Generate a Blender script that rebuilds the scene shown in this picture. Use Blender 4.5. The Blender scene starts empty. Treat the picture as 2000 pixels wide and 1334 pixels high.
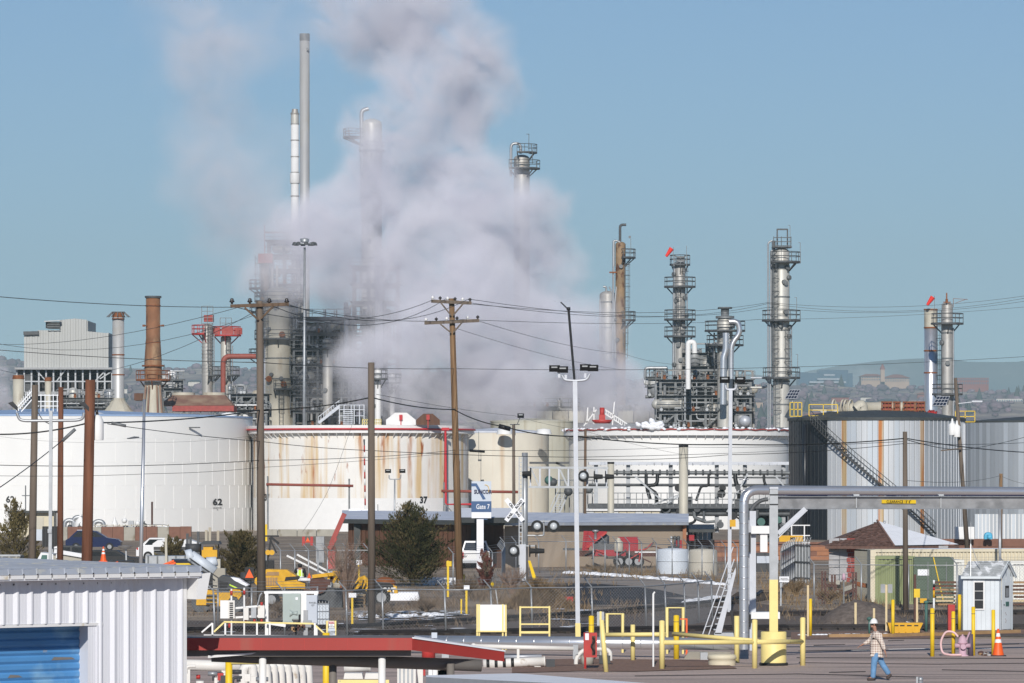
import bpy, math, random
from math import sin, cos, pi, radians as R, sqrt, atan2
from mathutils import Vector, Matrix, noise as MN
C = bpy.context.scene
COL = C.collection
# ---------------------------------------------------------------- camera, sky, sun, exposure
F, H, YH = 9000.0, 6.1, 928.0          # focal length in photo pixels, eye height, row of the horizon
cam = bpy.data.cameras.new('camera')
cam_o = bpy.data.objects.new('camera', cam); COL.objects.link(cam_o)
cam_o.location = (0, 0, H); cam_o.rotation_euler = (pi/2, 0, 0)
cam.sensor_width = 36; cam.lens = 36*F/2000; cam.shift_y = (YH-667)/2000
cam.clip_start = 1; cam.clip_end = 90000
C.camera = cam_o
SUN_EL, SUN_AZ = R(27), R(3)
SUN = Vector((-sin(SUN_AZ)*cos(SUN_EL), -cos(SUN_AZ)*cos(SUN_EL), sin(SUN_EL)))
wd = bpy.data.worlds.new('World'); C.world = wd; wd.use_nodes = True
_nt = wd.node_tree; _bg = _nt.nodes['Background']
sky = _nt.nodes.new('ShaderNodeTexSky'); sky.sky_type = 'NISHITA'; sky.sun_disc = False
sky.sun_elevation = SUN_EL; sky.sun_rotation = atan2(SUN.x, SUN.y)
sky.altitude = 1600; sky.air_density = 0.9; sky.dust_density = 0.02; sky.ozone_density = 6.7
_nt.links.new(sky.outputs[0], _bg.inputs[0]); _bg.inputs[1].default_value = 0.078
sun = bpy.data.lights.new('sun', 'SUN'); sun.energy = 4.3; sun.angle = R(0.5); sun.color = (1, .95, .88)
sun_o = bpy.data.objects.new('sun', sun); COL.objects.link(sun_o)
sun_o.rotation_euler = SUN.to_track_quat('Z', 'Y').to_euler()
C.view_settings.view_transform = 'Standard'; C.view_settings.look = 'None'
C.view_settings.gamma = 1; C.view_settings.use_curve_mapping = False; C.view_settings.exposure = 0
C.cycles.volume_bounces = 6; C.cycles.volume_step_rate = 1.0; C.cycles.max_bounces = 6
# ---------------------------------------------------------------- helpers
rnd = random.Random(7)
def U(a, b): return rnd.uniform(a, b)
def P(px, py, Y): return Vector(((px-1000)/F*Y, Y, H+(YH-py)/F*Y))   # photo point at a chosen distance
def X(px, Y): return (px-1000)/F*Y
def Z(py, Y): return H+(YH-py)/F*Y
def GY(py): return F*H/(py-YH)                                        # distance of a ground point seen on that row
def G(px, py):
    Y = GY(py); return Vector(((px-1000)/F*Y, Y, 0))
ORG = {}
class MB:
    """collects shapes in world metres (through an optional local frame) and links them as one mesh object"""
    def __init__(s, o=(0, 0, 0), a=0):
        s.v = []; s.f = []; s.s = []; s.M = Matrix.Translation(o) @ Matrix.Rotation(a, 4, 'Z') if (a or any(o)) else None
    def add(s, vs, fs, sm=False):
        k = len(s.v)
        s.v += [s.M @ Vector(p) for p in vs] if s.M else [Vector(p) for p in vs]
        s.f += [tuple(i+k for i in f) for f in fs]; s.s += [sm]*len(fs)
        return s
    def box(s, x0, y0, z0, x1, y1, z1):
        return s.add([(x, y, z) for x in (x0, x1) for y in (y0, y1) for z in (z0, z1)],
                     [(0, 1, 3, 2), (4, 6, 7, 5), (0, 4, 5, 1), (2, 3, 7, 6), (0, 2, 6, 4), (1, 5, 7, 3)])
    def cb(s, c, w, d, h):
        return s.box(c[0]-w/2, c[1]-d/2, c[2]-h/2, c[0]+w/2, c[1]+d/2, c[2]+h/2)
    def bar(s, p, q, w, h=None):
        p, q = Vector(p), Vector(q); h = h or w; d = (q-p)
        if d.length < 1e-6: return s
        d.normalize(); u = Vector((0, 0, 1)) if abs(d.z) < .98 else Vector((0, 1, 0))
        a = d.cross(u).normalized(); b = a.cross(d).normalized()
        vs = [e + a*(i*w/2) + b*(j*h/2) for e in (p, q) for i, j in ((-1, -1), (1, -1), (1, 1), (-1, 1))]
        return s.add(vs, [(3, 2, 1, 0), (4, 5, 6, 7)]+[(i, (i+1) % 4, 4+(i+1) % 4, 4+i) for i in range(4)])
    def cyl(s, p, q, r, r2=None, n=8, caps=True):
        p, q = Vector(p), Vector(q); r2 = r if r2 is None else r2; d = (q-p)
        if d.length < 1e-6: return s
        d.normalize(); u = Vector((0, 0, 1)) if abs(d.z) < .98 else Vector((0, 1, 0))
        a = d.cross(u).normalized(); b = a.cross(d)
        vs = []
        for e, rr in ((p, r), (q, r2)):
            vs += [e+(a*cos(2*pi*i/n)+b*sin(2*pi*i/n))*rr for i in range(n)]
        s.add(vs, [(i, (i+1) % n, n+(i+1) % n, n+i) for i in range(n)], True)
        if caps:
            k = len(s.v)
            s.f += [tuple(k-2*n+i for i in reversed(range(n))), tuple(k-n+i for i in range(n))]; s.s += [False]*2
        return s
    def tube(s, pts, r, n=6, closed=False):
        pts = [Vector(p) for p in pts]; m = len(pts); vs = []; up = None
        for i, p in enumerate(pts):
            if closed: d = pts[(i+1) % m]-pts[i-1]
            else: d = pts[min(i+1, m-1)]-pts[max(i-1, 0)]
            if d.length < 1e-9: d = Vector((0, 0, 1))
            d.normalize()
            if up is None: up = Vector((0, 0, 1)) if abs(d.z) < .9 else Vector((0, 1, 0))
            a = d.cross(up)
            if a.length < 1e-3: a = d.cross(Vector((.3, 1, .2)))
            a.normalize(); up = a.cross(d).normalized()
            k = 1.0
            if 0 < i < m-1 and not closed:
                c = (pts[i]-pts[i-1]).normalized().dot((pts[i+1]-pts[i]).normalized()); k = min(1.5, 1/max(.5, sqrt((1+c)/2)))
            rr = r[i] if isinstance(r, (list, tuple)) else r
            vs += [p+(a*cos(2*pi*j/n)+up*sin(2*pi*j/n))*rr*(k if k > 1 else 1) for j in range(n)]
        fs = []
        for i in range(m if closed else m-1):
            i2 = (i+1) % m
            fs += [(i*n+j, i*n+(j+1) % n, i2*n+(j+1) % n, i2*n+j) for j in range(n)]
        s.add(vs, fs, n > 4)
        if not closed and n > 2: s.add([vs[j] for j in range(n)]+[vs[(m-1)*n+j] for j in range(n)], [tuple(reversed(range(n))), tuple(range(n, 2*n))]) if s.M is None else None
        return s
    def lathe(s, c, prof, n=24, a0=0, a1=2*pi, sm=True):
        c = Vector(c); full = abs(a1-a0-2*pi) < 1e-6; k = n if full else n+1
        vs = [c+Vector((r*cos(a0+(a1-a0)*i/n), r*sin(a0+(a1-a0)*i/n), z)) for r, z in prof for i in range(k)]
        fs = []
        for j in range(len(prof)-1):
            for i in range(n):
                i2 = (i+1) % k if full else i+1
                fs.append((j*k+i, j*k+i2, (j+1)*k+i2, (j+1)*k+i))
        return s.add(vs, fs, sm)
    def sph(s, c, r, n=10, m=6, sz=1):
        return s.lathe(c, [(max(1e-3, r*sin(pi*j/m)), -r*cos(pi*j/m)*sz) for j in range(m+1)], n)
    def prism(s, pts, ex):
        pts = [Vector(p) for p in pts]; n = len(pts); ex = Vector(ex)
        return s.add(pts+[p+ex for p in pts], [tuple(reversed(range(n))), tuple(range(n, 2*n))]+[(i, (i+1) % n, n+(i+1) % n, n+i) for i in range(n)])
    def poly(s, *pts): return s.add(pts, [tuple(range(len(pts)))])
    def b(s, name, m, parent=None, loc=None, label=None, kind=None, tagd=None):
        o0 = Vector(ORG[parent.name] if parent else (loc or (0, 0, 0)))
        me = bpy.data.meshes.new(name); me.from_pydata([p-o0 for p in s.v], [], s.f); me.materials.append(MAT[m] if isinstance(m, str) else m)
        me.polygons.foreach_set('use_smooth', s.s)
        o = bpy.data.objects.new(name, me); COL.objects.link(o)
        if parent: o.parent = parent
        else: o.location = o0
        ORG[o.name] = tuple(o0)
        if label: o['label'] = label
        if kind: o['kind'] = kind
        return o
def tag(o, label, cat, group=None):
    o['label'] = label; o['category'] = cat
    if group: o['group'] = group
    return o
def T(name, label, cat, loc, group=None):
    o = bpy.data.objects.new(name, None); COL.objects.link(o); o.location = loc; o.empty_display_size = .5
    ORG[o.name] = tuple(loc); return tag(o, label, cat, group)
def one(mb, name, m, label, cat, loc, group=None): return tag(mb.b(name, m, None, loc), label, cat, group)
def struct(mb, name, m, parent=None, kind='structure', loc=None): return mb.b(name, m, parent, loc, kind=kind)
def dup(root, loc, label, rotz=None, group=None):
    r = root.copy(); COL.objects.link(r); r.location = loc; r['label'] = label; ORG[r.name] = tuple(loc)
    if rotz is not None: r.rotation_euler = (0, 0, rotz)
    if group: r['group'] = group
    for ch in list(root.children):
        c = ch.copy(); COL.objects.link(c); c.parent = r
        for g in ch.children:
            d = g.copy(); COL.objects.link(d); d.parent = c
    return r
def text(name, body, size, m, parent, pos, rz=0, ex=.002, ax='CENTER', tilt=pi/2, bold=0, sx=1):
    """flat lettering standing at pos, readable from -Y when rz = 0"""
    cu = bpy.data.curves.new(name, 'FONT'); cu.body = body; cu.size = size; cu.extrude = ex; cu.offset = bold
    cu.align_x = ax; cu.align_y = 'CENTER'; cu.resolution_u = 2
    t = bpy.data.objects.new(name, cu); COL.objects.link(t)
    bpy.context.view_layer.update()
    me = bpy.data.meshes.new_from_object(t.evaluated_get(bpy.context.evaluated_depsgraph_get())); bpy.data.objects.remove(t)
    Mx = Matrix.Rotation(rz, 4, 'Z') @ Matrix.Rotation(tilt, 4, 'X') @ Matrix.Diagonal((sx, 1, 1, 1))
    o0 = Vector(ORG[parent.name]) if parent else Vector(pos)
    for v in me.vertices: v.co = Mx @ v.co + Vector(pos) - o0
    me.materials.clear(); me.materials.append(MAT[m]); me.name = name
    o = bpy.data.objects.new(name, me); COL.objects.link(o)
    if parent: o.parent = parent
    ORG[o.name] = tuple(o0); return o
def arc(c, r, a0, a1, n, plane='xz'):
    c = Vector(c); out = []
    for i in range(n+1):
        a = a0+(a1-a0)*i/n
        out.append(c+(Vector((r*cos(a), 0, r*sin(a))) if plane == 'xz' else Vector((r*cos(a), r*sin(a), 0)) if plane == 'xy' else Vector((0, r*cos(a), r*sin(a)))))
    return out
def bend(pts, r, n=4):
    """rounds the corners of a polyline, for pipe runs"""
    pts = [Vector(p) for p in pts]; out = [pts[0]]
    for i in range(1, len(pts)-1):
        a, b, c = pts[i-1], pts[i], pts[i+1]; u = (a-b); v = (c-b); k = min(r, u.length*.49, v.length*.49); u.normalize(); v.normalize()
        p, q = b+u*k, b+v*k
        for t in range(n+1):
            t /= n; out.append(p*(1-t)**2+b*2*t*(1-t)+q*t*t)
    return out+[pts[-1]]
# ---------------------------------------------------------------- materials
MAT = {}
def mat(name, col, rough=.6, metal=0, var=.12, scale=2.0, st=None, bump=0, zs=1.0, spec=.4, det=4, bscale=None):
    """plain procedural paint: base colour, noise variation (stretched by zs along z), optional second colour st=(colour, amount, scale, zscale, softness)"""
    m = bpy.data.materials.new(name); m.use_nodes = True; nt = m.node_tree; b = nt.nodes['Principled BSDF']; L = nt.links.new
    b.inputs['Roughness'].default_value = rough; b.inputs['Metallic'].default_value = metal; b.inputs['Specular IOR Level'].default_value = spec
    tc = nt.nodes.new('ShaderNodeTexCoord')
    def nz(sc, z, d=det):
        mp = nt.nodes.new('ShaderNodeMapping'); mp.inputs['Scale'].default_value = (sc, sc, sc*z); L(tc.outputs['Object'], mp.inputs[0])
        t = nt.nodes.new('ShaderNodeTexNoise'); t.inputs['Scale'].default_value = 1; t.inputs['Detail'].default_value = d; L(mp.outputs[0], t.inputs[0]); return t.outputs[0]
    r = nt.nodes.new('ShaderNodeMapRange'); L(nz(scale, zs), r.inputs[0])
    r.inputs[1].default_value = .25; r.inputs[2].default_value = .75; r.inputs[3].default_value = 1-var; r.inputs[4].default_value = 1+var
    mx = nt.nodes.new('ShaderNodeVectorMath'); mx.operation = 'MULTIPLY'; mx.inputs[0].default_value = col; L(r.outputs[0], mx.inputs[1]); out = mx.outputs[0]
    for e in ([] if st is None else st if isinstance(st, list) else [st]):
        c2, amt, sc, z, soft = e
        t = nt.nodes.new('ShaderNodeMapRange'); L(nz(sc, z, 5), t.inputs[0]); t.inputs[1].default_value = 1-amt-soft; t.inputs[2].default_value = 1-amt+soft
        k = nt.nodes.new('ShaderNodeMix'); k.data_type = 'RGBA'; L(t.outputs[0], k.inputs[0]); L(out, k.inputs[6]); k.inputs[7].default_value = (*c2, 1); out = k.outputs[2]
    L(out, b.inputs['Base Color'])
    if bump:
        bp = nt.nodes.new('ShaderNodeBump'); bp.inputs['Strength'].default_value = bump; bp.inputs['Distance'].default_value = .05; L(nz(bscale or scale*3, zs), bp.inputs['Height']); L(bp.outputs[0], b.inputs['Normal'])
    MAT[name] = m; return m
RUST = (.22, .075, .025)
mat('white_paint', (.75, .75, .74), .5, var=.03)
mat('tank_white', (.77, .77, .755), .5, var=.035, scale=.25, zs=.4)
mat('tank_blue_roof', (.30, .42, .62), .5, var=.08, scale=.4)
mat('tank_rusty', (.74, .725, .69), .55, var=.05, scale=.5, st=[((.60, .43, .22), .43, 1.1, .05, .10), ((.40, .16, .05), .365, 1.0, .11, .06), ((.33, .11, .035), .31, 1.5, .30, .05)])
mat('tank_beige', (.66, .62, .53), .6, var=.06, scale=.5, st=((.45, .25, .09), .33, .6, .03, .1))
mat('tank_cream', (.52, .50, .41), .6, var=.08, scale=.5, st=((.30, .24, .14), .36, .8, .05, .1))
mat('beam_grey', (.30, .30, .30), .5, .3, var=.25, scale=1.2, st=((.42, .42, .42), .45, 2.2, 1.5, .15))
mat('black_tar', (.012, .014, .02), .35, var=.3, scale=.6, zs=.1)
mat('clad_silver', (.52, .54, .56), .45, .35, var=.10, scale=.7, zs=.12, bump=.05)
mat('clad_blue', (.47, .51, .55), .45, .35, var=.12, scale=.7, zs=.12, bump=.05)
mat('clad_pale', (.55, .57, .59), .42, .4, var=.10, scale=.7, zs=.12, bump=.05)
mat('clad_rust', (.46, .45, .42), .5, .3, var=.12, scale=.8, zs=.08, st=[((.46, .33, .17), .55, 1.1, .05, .12), ((.40, .15, .04), .42, 1.7, .05, .08)])
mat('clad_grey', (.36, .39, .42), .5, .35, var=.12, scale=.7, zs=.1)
mat('grey_steel', (.30, .31, .32), .55, .3, var=.15, scale=3)
mat('dark_steel', (.085, .09, .095), .6, .2, var=.3, scale=3)
mat('mid_steel', (.17, .18, .185), .6, .3, var=.25, scale=3)
mat('galv', (.37, .385, .40), .45, .5, var=.12, scale=4)
mat('galv_light', (.48, .50, .54), .5, .3, var=.08, scale=3)
mat('bright_metal', (.68, .69, .71), .32, .8, var=.06, scale=1.5, bump=.03)
mat('stack_metal', (.50, .50, .49), .5, .35, var=.1, scale=.6, zs=.3, st=((.42, .36, .26), .33, .35, .6, .12))
mat('insul_grey', (.40, .39, .37), .55, .35, var=.14, scale=.8, st=((.24, .20, .16), .36, 1.2, .3, .1))
mat('insul_pale', (.52, .51, .47), .5, .25, var=.10, scale=.7, st=((.34, .30, .24), .33, 1.0, .25, .12))
mat('shell_beige', (.50, .47, .39), .6, .1, var=.1, scale=.6, st=((.33, .27, .19), .34, .9, .2, .1))
mat('rust_stack', (.25, .115, .055), .7, .2, var=.28, scale=.5, st=[((.36, .23, .13), .43, .6, .35, .1), ((.10, .045, .03), .36, .9, .4, .08)])
mat('rust_column', (.26, .175, .10), .75, .1, var=.2, scale=.7, st=((.11, .05, .028), .42, 1.3, .6, .05))
mat('rust', RUST, .8, 0, var=.3, scale=3)
mat('rust_roof', (.20, .11, .08), .8, 0, var=.2, scale=.6, st=((.30, .22, .15), .45, .5, 1, .12))
mat('red_paint', (.42, .035, .03), .5, var=.15, scale=3)
mat('red_faded', (.33, .06, .05), .6, var=.2, scale=2)
mat('red_pipe', (.50, .02, .03), .5, var=.1)
mat('brick_red_pipe', (.27, .07, .05), .6, var=.15)
mat('windsock', (.75, .04, .03), .7, var=.1)
mat('pole_wood', (.13, .085, .055), .85, var=.35, scale=6, zs=.06, bump=.3, st=((.05, .035, .025), .36, 5, .05, .08))
mat('pole_grey', (.14, .11, .085), .85, var=.3, scale=6, zs=.06, bump=.3, st=((.055, .04, .03), .36, 5, .05, .08))
mat('pole_red', (.15, .06, .032), .85, var=.5, scale=5, zs=.08, bump=.3, st=((.045, .02, .012), .37, 4, .08, .07))
mat('pole_yellow', (.22, .135, .07), .85, var=.3, scale=5, zs=.06, bump=.3, st=((.12, .065, .03), .38, 5, .05, .08))
mat('lath', (.62, .50, .30), .8, var=.1, scale=5)
mat('cable', (.012, .012, .012), .6, var=.2)
mat('wire_thin', (.06, .06, .06), .6, var=.2)
mat('insulator', (.03, .025, .025), .3, var=.2)
mat('shed_white', (.66, .67, .71), .45, .05, var=.05, scale=.8, zs=.2, st=((.52, .49, .43), .30, 1.6, .12, .1))
mat('shed_roof', (.45, .48, .53), .45, .4, var=.14, scale=1.2, st=((.62, .60, .52), .36, 2.2, 1, .06))
mat('shed_trim', (.66, .66, .66), .5, var=.06, st=((.50, .42, .28), .30, 3, 1, .05))
mat('door_blue', (.07, .23, .48), .5, 0, var=.12, scale=1.2, zs=2, st=[((.20, .38, .56), .45, .8, .8, .05), ((.30, .30, .30), .27, 2.2, 1.5, .03)])
mat('door_grey', (.16, .15, .14), .6, var=.1)
mat('canopy_red', (.33, .034, .026), .5, var=.10, scale=1.0, st=((.30, .07, .05), .33, 1.5, .15, .08))
mat('canopy_grey', (.17, .155, .14), .6, var=.1)
mat('snow', (.80, .82, .86), .7, var=.05, bump=.15)
mat('yellow', (.74, .50, .02), .5, var=.10, scale=4, st=((.42, .32, .10), .30, 5, .5, .06))
mat('yellow_pale', (.80, .66, .26), .5, var=.06, scale=3, st=((.40, .42, .25), .26, 5, 1, .03))
mat('cat_yellow', (.66, .36, .012), .45, var=.1, scale=2, st=((.16, .09, .04), .31, 1.5, 1, .1))
mat('orange', (.80, .11, .015), .5, var=.08)
mat('reflect_white', (.80, .80, .80), .4, var=.03)
mat('black', (.012, .012, .013), .5, var=.2)
mat('black_matte', (.02, .02, .021), .8, var=.2)
mat('rubber', (.02, .02, .02), .85, var=.2)
mat('charcoal', (.05, .053, .057), .6, var=.1)
mat('glass_dark', (.02, .024, .028), .08, var=.2, spec=.8)
mat('lamp_glass', (.55, .58, .60), .15, var=.05, spec=.8)
mat('blue_sign', (.045, .10, .22), .5, var=.04)
mat('white_sign', (.78, .79, .82), .45, var=.02)
mat('grey_sign', (.52, .57, .64), .45, var=.03)
mat('yellow_arc', (.75, .45, .02), .5, var=.02)
mat('ink', (.015, .015, .018), .6, var=.1)
mat('navy_ink', (.012, .015, .06), .6, var=.1)
mat('red_ink', (.45, .03, .03), .6, var=.1)
mat('brown_wood', (.12, .058, .035), .8, var=.25, scale=3, zs=.1)
mat('tan_wall', (.34, .275, .21), .8, var=.05, scale=.5)
mat('flat_roof', (.52, .56, .65), .6, var=.10, scale=.8, st=((.7, .72, .76), .42, .6, 1, .1))
mat('roof_edge', (.05, .055, .055), .6, var=.2)
mat('brick_orange', (.33, .15, .08), .85, var=.12, scale=2)
mat('brick_red', (.28, .06, .05), .85, var=.15, scale=3)
mat('brick_brown', (.20, .10, .07), .85, var=.15, scale=2)
mat('concrete', (.36, .34, .29), .85, var=.12, scale=1.2, st=((.20, .17, .12), .36, 1.5, .6, .1))
mat('poly_white', (.55, .60, .66), .5, var=.06, scale=1)
mat('poly_cream', (.48, .45, .38), .55, var=.06, scale=1)
mat('shingle', (.13, .075, .06), .9, var=.25, scale=6)
mat('shingle_b', (.18, .105, .085), .9, var=.25, scale=6)
mat('stone_grey', (.38, .38, .39), .85, var=.15, scale=2)
mat('cont_green', (.24, .275, .13), .6, var=.06, scale=1, st=((.16, .20, .08), .30, 2, .3, .08))
mat('cont_dkgreen', (.085, .12, .085), .6, var=.08, scale=1)
mat('cont_cream', (.62, .56, .42), .6, var=.05, scale=1, st=((.4, .3, .2), .28, 2, .4, .06))
mat('cont_white', (.70, .70, .66), .6, var=.04, scale=1)
mat('booth_white', (.62, .67, .70), .55, var=.05, scale=2)
mat('booth_roof', (.38, .40, .41), .7, var=.1, scale=4, st=((.66, .68, .70), .44, 4, 1, .04))
mat('pink', (.52, .34, .41), .6, var=.08, st=((.20, .10, .13), .28, 9, 1, .03))
mat('hose_pink', (.70, .47, .47), .6, var=.05)
mat('purple_dark', (.10, .075, .11), .6, var=.1)
mat('blue_car', (.010, .018, .07), .25, .2, var=.03, spec=.6)
mat('white_car', (.74, .75, .76), .3, var=.02, spec=.6)
mat('sky_blue', (.10, .42, .62), .5, var=.1)
mat('teal', (.06, .14, .12), .6, var=.2)
mat('vest', (.55, .78, .06), .6, var=.05)
mat('skin', (.36, .19, .13), .6, var=.05)
mat('hair', (.05, .035, .025), .8, var=.1)
mat('denim', (.13, .27, .46), .85, var=.18, scale=6, bump=.2)
mat('boot', (.06, .045, .04), .7, var=.2)
mat('leaf_juniper', (.046, .047, .020), .85, var=.45, scale=2.2, spec=.15)
mat('leaf_brown', (.095, .075, .034), .85, var=.45, scale=2.2, spec=.15)
mat('leaf_olive', (.14, .115, .05), .85, var=.4, scale=3, spec=.15)
mat('leaf_red', (.13, .055, .045), .85, var=.4, scale=3, spec=.15)
mat('bark', (.10, .075, .055), .9, var=.3, scale=5)
mat('twig', (.24, .17, .13), .85, var=.25, scale=4)
mat('dry_grass', (.21, .15, .09), .9, var=.35, scale=2, spec=.1)
mat('dry_weed', (.17, .13, .095), .9, var=.4, scale=2, spec=.1)
mat('ballast', (.15, .125, .11), .95, var=.35, scale=6, spec=.1)
mat('gravel_pink', (.22, .135, .10), .95, var=.3, scale=8, bump=.3)
mat('rail_steel', (.035, .03, .03), .5, .4, var=.3, scale=4)
mat('sleeper', (.05, .04, .033), .9, var=.3, scale=3)
mat('wood_tan', (.35, .22, .11), .8, var=.15, scale=3)
mat('old_iron', (.10, .05, .04), .85, var=.3, scale=3)
mat('engine_grey', (.10, .105, .11), .6, .2, var=.25, scale=4)
mat('machine_red', (.32, .012, .02), .45, var=.12, scale=2)
mat('box_green', (.36, .42, .40), .5, var=.05)
mat('box_grey', (.48, .52, .58), .5, var=.05)
mat('pipe_white', (.70, .68, .64), .5, var=.06, scale=2, st=((.4, .33, .25), .28, 3, 1, .06))
mat('pv_cell', (.015, .02, .04), .2, var=.1, spec=.7)
mat('metal_siding', (.40, .41, .40), .6, .2, var=.06, scale=.6, zs=.2)
mat('office_blue', (.05, .10, .16), .3, var=.1, spec=.6)
mat('office_band', (.35, .38, .42), .6, var=.05)
mat('far_red', (.24, .07, .05), .8, var=.1, scale=.1)
mat('far_tan', (.42, .30, .22), .8, var=.1, scale=.1)
mat('far_white', (.62, .58, .52), .8, var=.05, scale=.1)
mat('far_roof', (.30, .10, .06), .8, var=.1, scale=.1)
mat('far_tree', (.17, .12, .145), .95, var=.5, scale=.05, spec=0)
mat('far_evergreen', (.05, .055, .05), .95, var=.3, scale=.05, spec=0)
def plaid():
    m = mat('plaid', (.60, .52, .45), .85, var=.1, scale=6); nt = m.node_tree; b = nt.nodes['Principled BSDF']; L = nt.links.new
    src = b.inputs['Base Color'].links[0].from_socket; tc = nt.nodes.new('ShaderNodeTexCoord'); sp = nt.nodes.new('ShaderNodeSeparateXYZ'); L(tc.outputs['Object'], sp.inputs[0])
    for i, col in ((0, (.16, .05, .05)), (2, (.20, .09, .07)), (2, (.75, .68, .6)), (0, (.75, .68, .6))):
        a = nt.nodes.new('ShaderNodeMath'); a.operation = 'MULTIPLY_ADD'; L(sp.outputs[i], a.inputs[0]); a.inputs[1].default_value = 14; a.inputs[2].default_value = .5 if col[0] > .5 else 0
        f = nt.nodes.new('ShaderNodeMath'); f.operation = 'FRACT'; L(a.outputs[0], f.inputs[0])
        g = nt.nodes.new('ShaderNodeMath'); g.operation = 'LESS_THAN'; L(f.outputs[0], g.inputs[0]); g.inputs[1].default_value = .3
        h = nt.nodes.new('ShaderNodeMath'); h.operation = 'MULTIPLY'; L(g.outputs[0], h.inputs[0]); h.inputs[1].default_value = .4
        k = nt.nodes.new('ShaderNodeMix'); k.data_type = 'RGBA'; L(h.outputs[0], k.inputs[0]); L(src, k.inputs[6]); k.inputs[7].default_value = (*col, 1); src = k.outputs[2]
    L(src, b.inputs['Base Color'])
plaid()
# ================================================================ SETTING
def ground_mat():
    m = bpy.data.materials.new('ground_soil'); m.use_nodes = True; nt = m.node_tree; b = nt.nodes['Principled BSDF']; L = nt.links.new
    b.inputs['Roughness'].default_value = .95; b.inputs['Specular IOR Level'].default_value = .1
    tc = nt.nodes.new('ShaderNodeTexCoord')
    def nz(sc, d=6):
        t = nt.nodes.new('ShaderNodeTexNoise'); t.inputs['Scale'].default_value = sc; t.inputs['Detail'].default_value = d; L(tc.outputs['Object'], t.inputs[0]); return t.outputs[0]
    cr = nt.nodes.new('ShaderNodeValToRGB'); L(nz(.25, 8), cr.inputs[0])
    e = cr.color_ramp.elements; e[0].position = .35; e[0].color = (.17, .14, .115, 1); e[1].position = .68; e[1].color = (.40, .32, .235, 1)
    x = e.new(.52); x.color = (.29, .235, .185, 1)
    f = nt.nodes.new('ShaderNodeMapRange'); L(nz(5, 4), f.inputs[0]); f.inputs[1].default_value = .3; f.inputs[2].default_value = .7; f.inputs[3].default_value = .65; f.inputs[4].default_value = 1.35
    v = nt.nodes.new('ShaderNodeVectorMath'); v.operation = 'MULTIPLY'; L(cr.outputs[0], v.inputs[0]); L(f.outputs[0], v.inputs[1]); L(v.outputs[0], b.inputs['Base Color'])
    bp = nt.nodes.new('ShaderNodeBump'); bp.inputs['Strength'].default_value = .5; bp.inputs['Distance'].default_value = .08; L(nz(3, 6), bp.inputs['Height']); L(bp.outputs[0], b.inputs['Normal'])
    MAT['ground_soil'] = m
def asphalt_mat(name, c, c2, c3, xs=.12, ys=1.1):
    """asphalt worn in streaks along the traffic (world x), with sealed cracks and blotches"""
    m = bpy.data.materials.new(name); m.use_nodes = True; nt = m.node_tree; b = nt.nodes['Principled BSDF']; L = nt.links.new
    b.inputs['Roughness'].default_value = .85; b.inputs['Specular IOR Level'].default_value = .25
    tc = nt.nodes.new('ShaderNodeTexCoord')
    def nz(x, y, d=6):
        mp = nt.nodes.new('ShaderNodeMapping'); mp.inputs['Scale'].default_value = (x, y, 1); L(tc.outputs['Object'], mp.inputs[0])
        t = nt.nodes.new('ShaderNodeTexNoise'); t.inputs['Scale'].default_value = 1; t.inputs['Detail'].default_value = d; L(mp.outputs[0], t.inputs[0]); return t.outputs[0]
    cr = nt.nodes.new('ShaderNodeValToRGB'); L(nz(xs, ys), cr.inputs[0]); e = cr.color_ramp.elements
    e[0].position = .36; e[0].color = (*c2, 1); e[1].position = .66; e[1].color = (*c3, 1); x = e.new(.47); x.color = (*c, 1)
    f = nt.nodes.new('ShaderNodeMapRange'); L(nz(9, 9, 3), f.inputs[0]); f.inputs[1].default_value = .3; f.inputs[2].default_value = .7; f.inputs[3].default_value = .85; f.inputs[4].default_value = 1.15
    v = nt.nodes.new('ShaderNodeVectorMath'); v.operation = 'MULTIPLY'; L(cr.outputs[0], v.inputs[0]); L(f.outputs[0], v.inputs[1]); L(v.outputs[0], b.inputs['Base Color'])
    bp = nt.nodes.new('ShaderNodeBump'); bp.inputs['Strength'].default_value = .25; bp.inputs['Distance'].default_value = .03; L(nz(6, 6, 5), bp.inputs['Height']); L(bp.outputs[0], b.inputs['Normal'])
    MAT[name] = m
ground_mat()
asphalt_mat('asphalt_worn', (.42, .335, .295), (.29, .235, .21), (.52, .41, .36))
asphalt_mat('asphalt_road', (.30, .26, .225), (.20, .175, .155), (.36, .31, .27), .15, .25)
asphalt_mat('asphalt_dark', (.035, .035, .04), (.025, .025, .03), (.055, .052, .055), .2, .3)
def hill_mat(name, cols, sc):
    m = bpy.data.materials.new(name); m.use_nodes = True; nt = m.node_tree; b = nt.nodes['Principled BSDF']; L = nt.links.new
    b.inputs['Roughness'].default_value = 1; b.inputs['Specular IOR Level'].default_value = 0
    tc = nt.nodes.new('ShaderNodeTexCoord'); mp = nt.nodes.new('ShaderNodeMapping'); mp.inputs['Scale'].default_value = (sc, sc*.35, sc*1.5); L(tc.outputs['Object'], mp.inputs[0])
    t = nt.nodes.new('ShaderNodeTexNoise'); t.inputs['Scale'].default_value = 1; t.inputs['Detail'].default_value = 9; t.inputs['Roughness'].default_value = .65; L(mp.outputs[0], t.inputs[0])
    cr = nt.nodes.new('ShaderNodeValToRGB'); L(t.outputs[0], cr.inputs[0]); e = cr.color_ramp.elements
    e[0].position = .38; e[0].color = (*cols[0], 1); e[1].position = .66; e[1].color = (*cols[2], 1); x = e.new(.5); x.color = (*cols[1], 1)
    L(cr.outputs[0], b.inputs['Base Color']); MAT[name] = m
hill_mat('hill_soil', ((.16, .12, .14), (.24, .18, .18), (.52, .42, .33)), .012)
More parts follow.
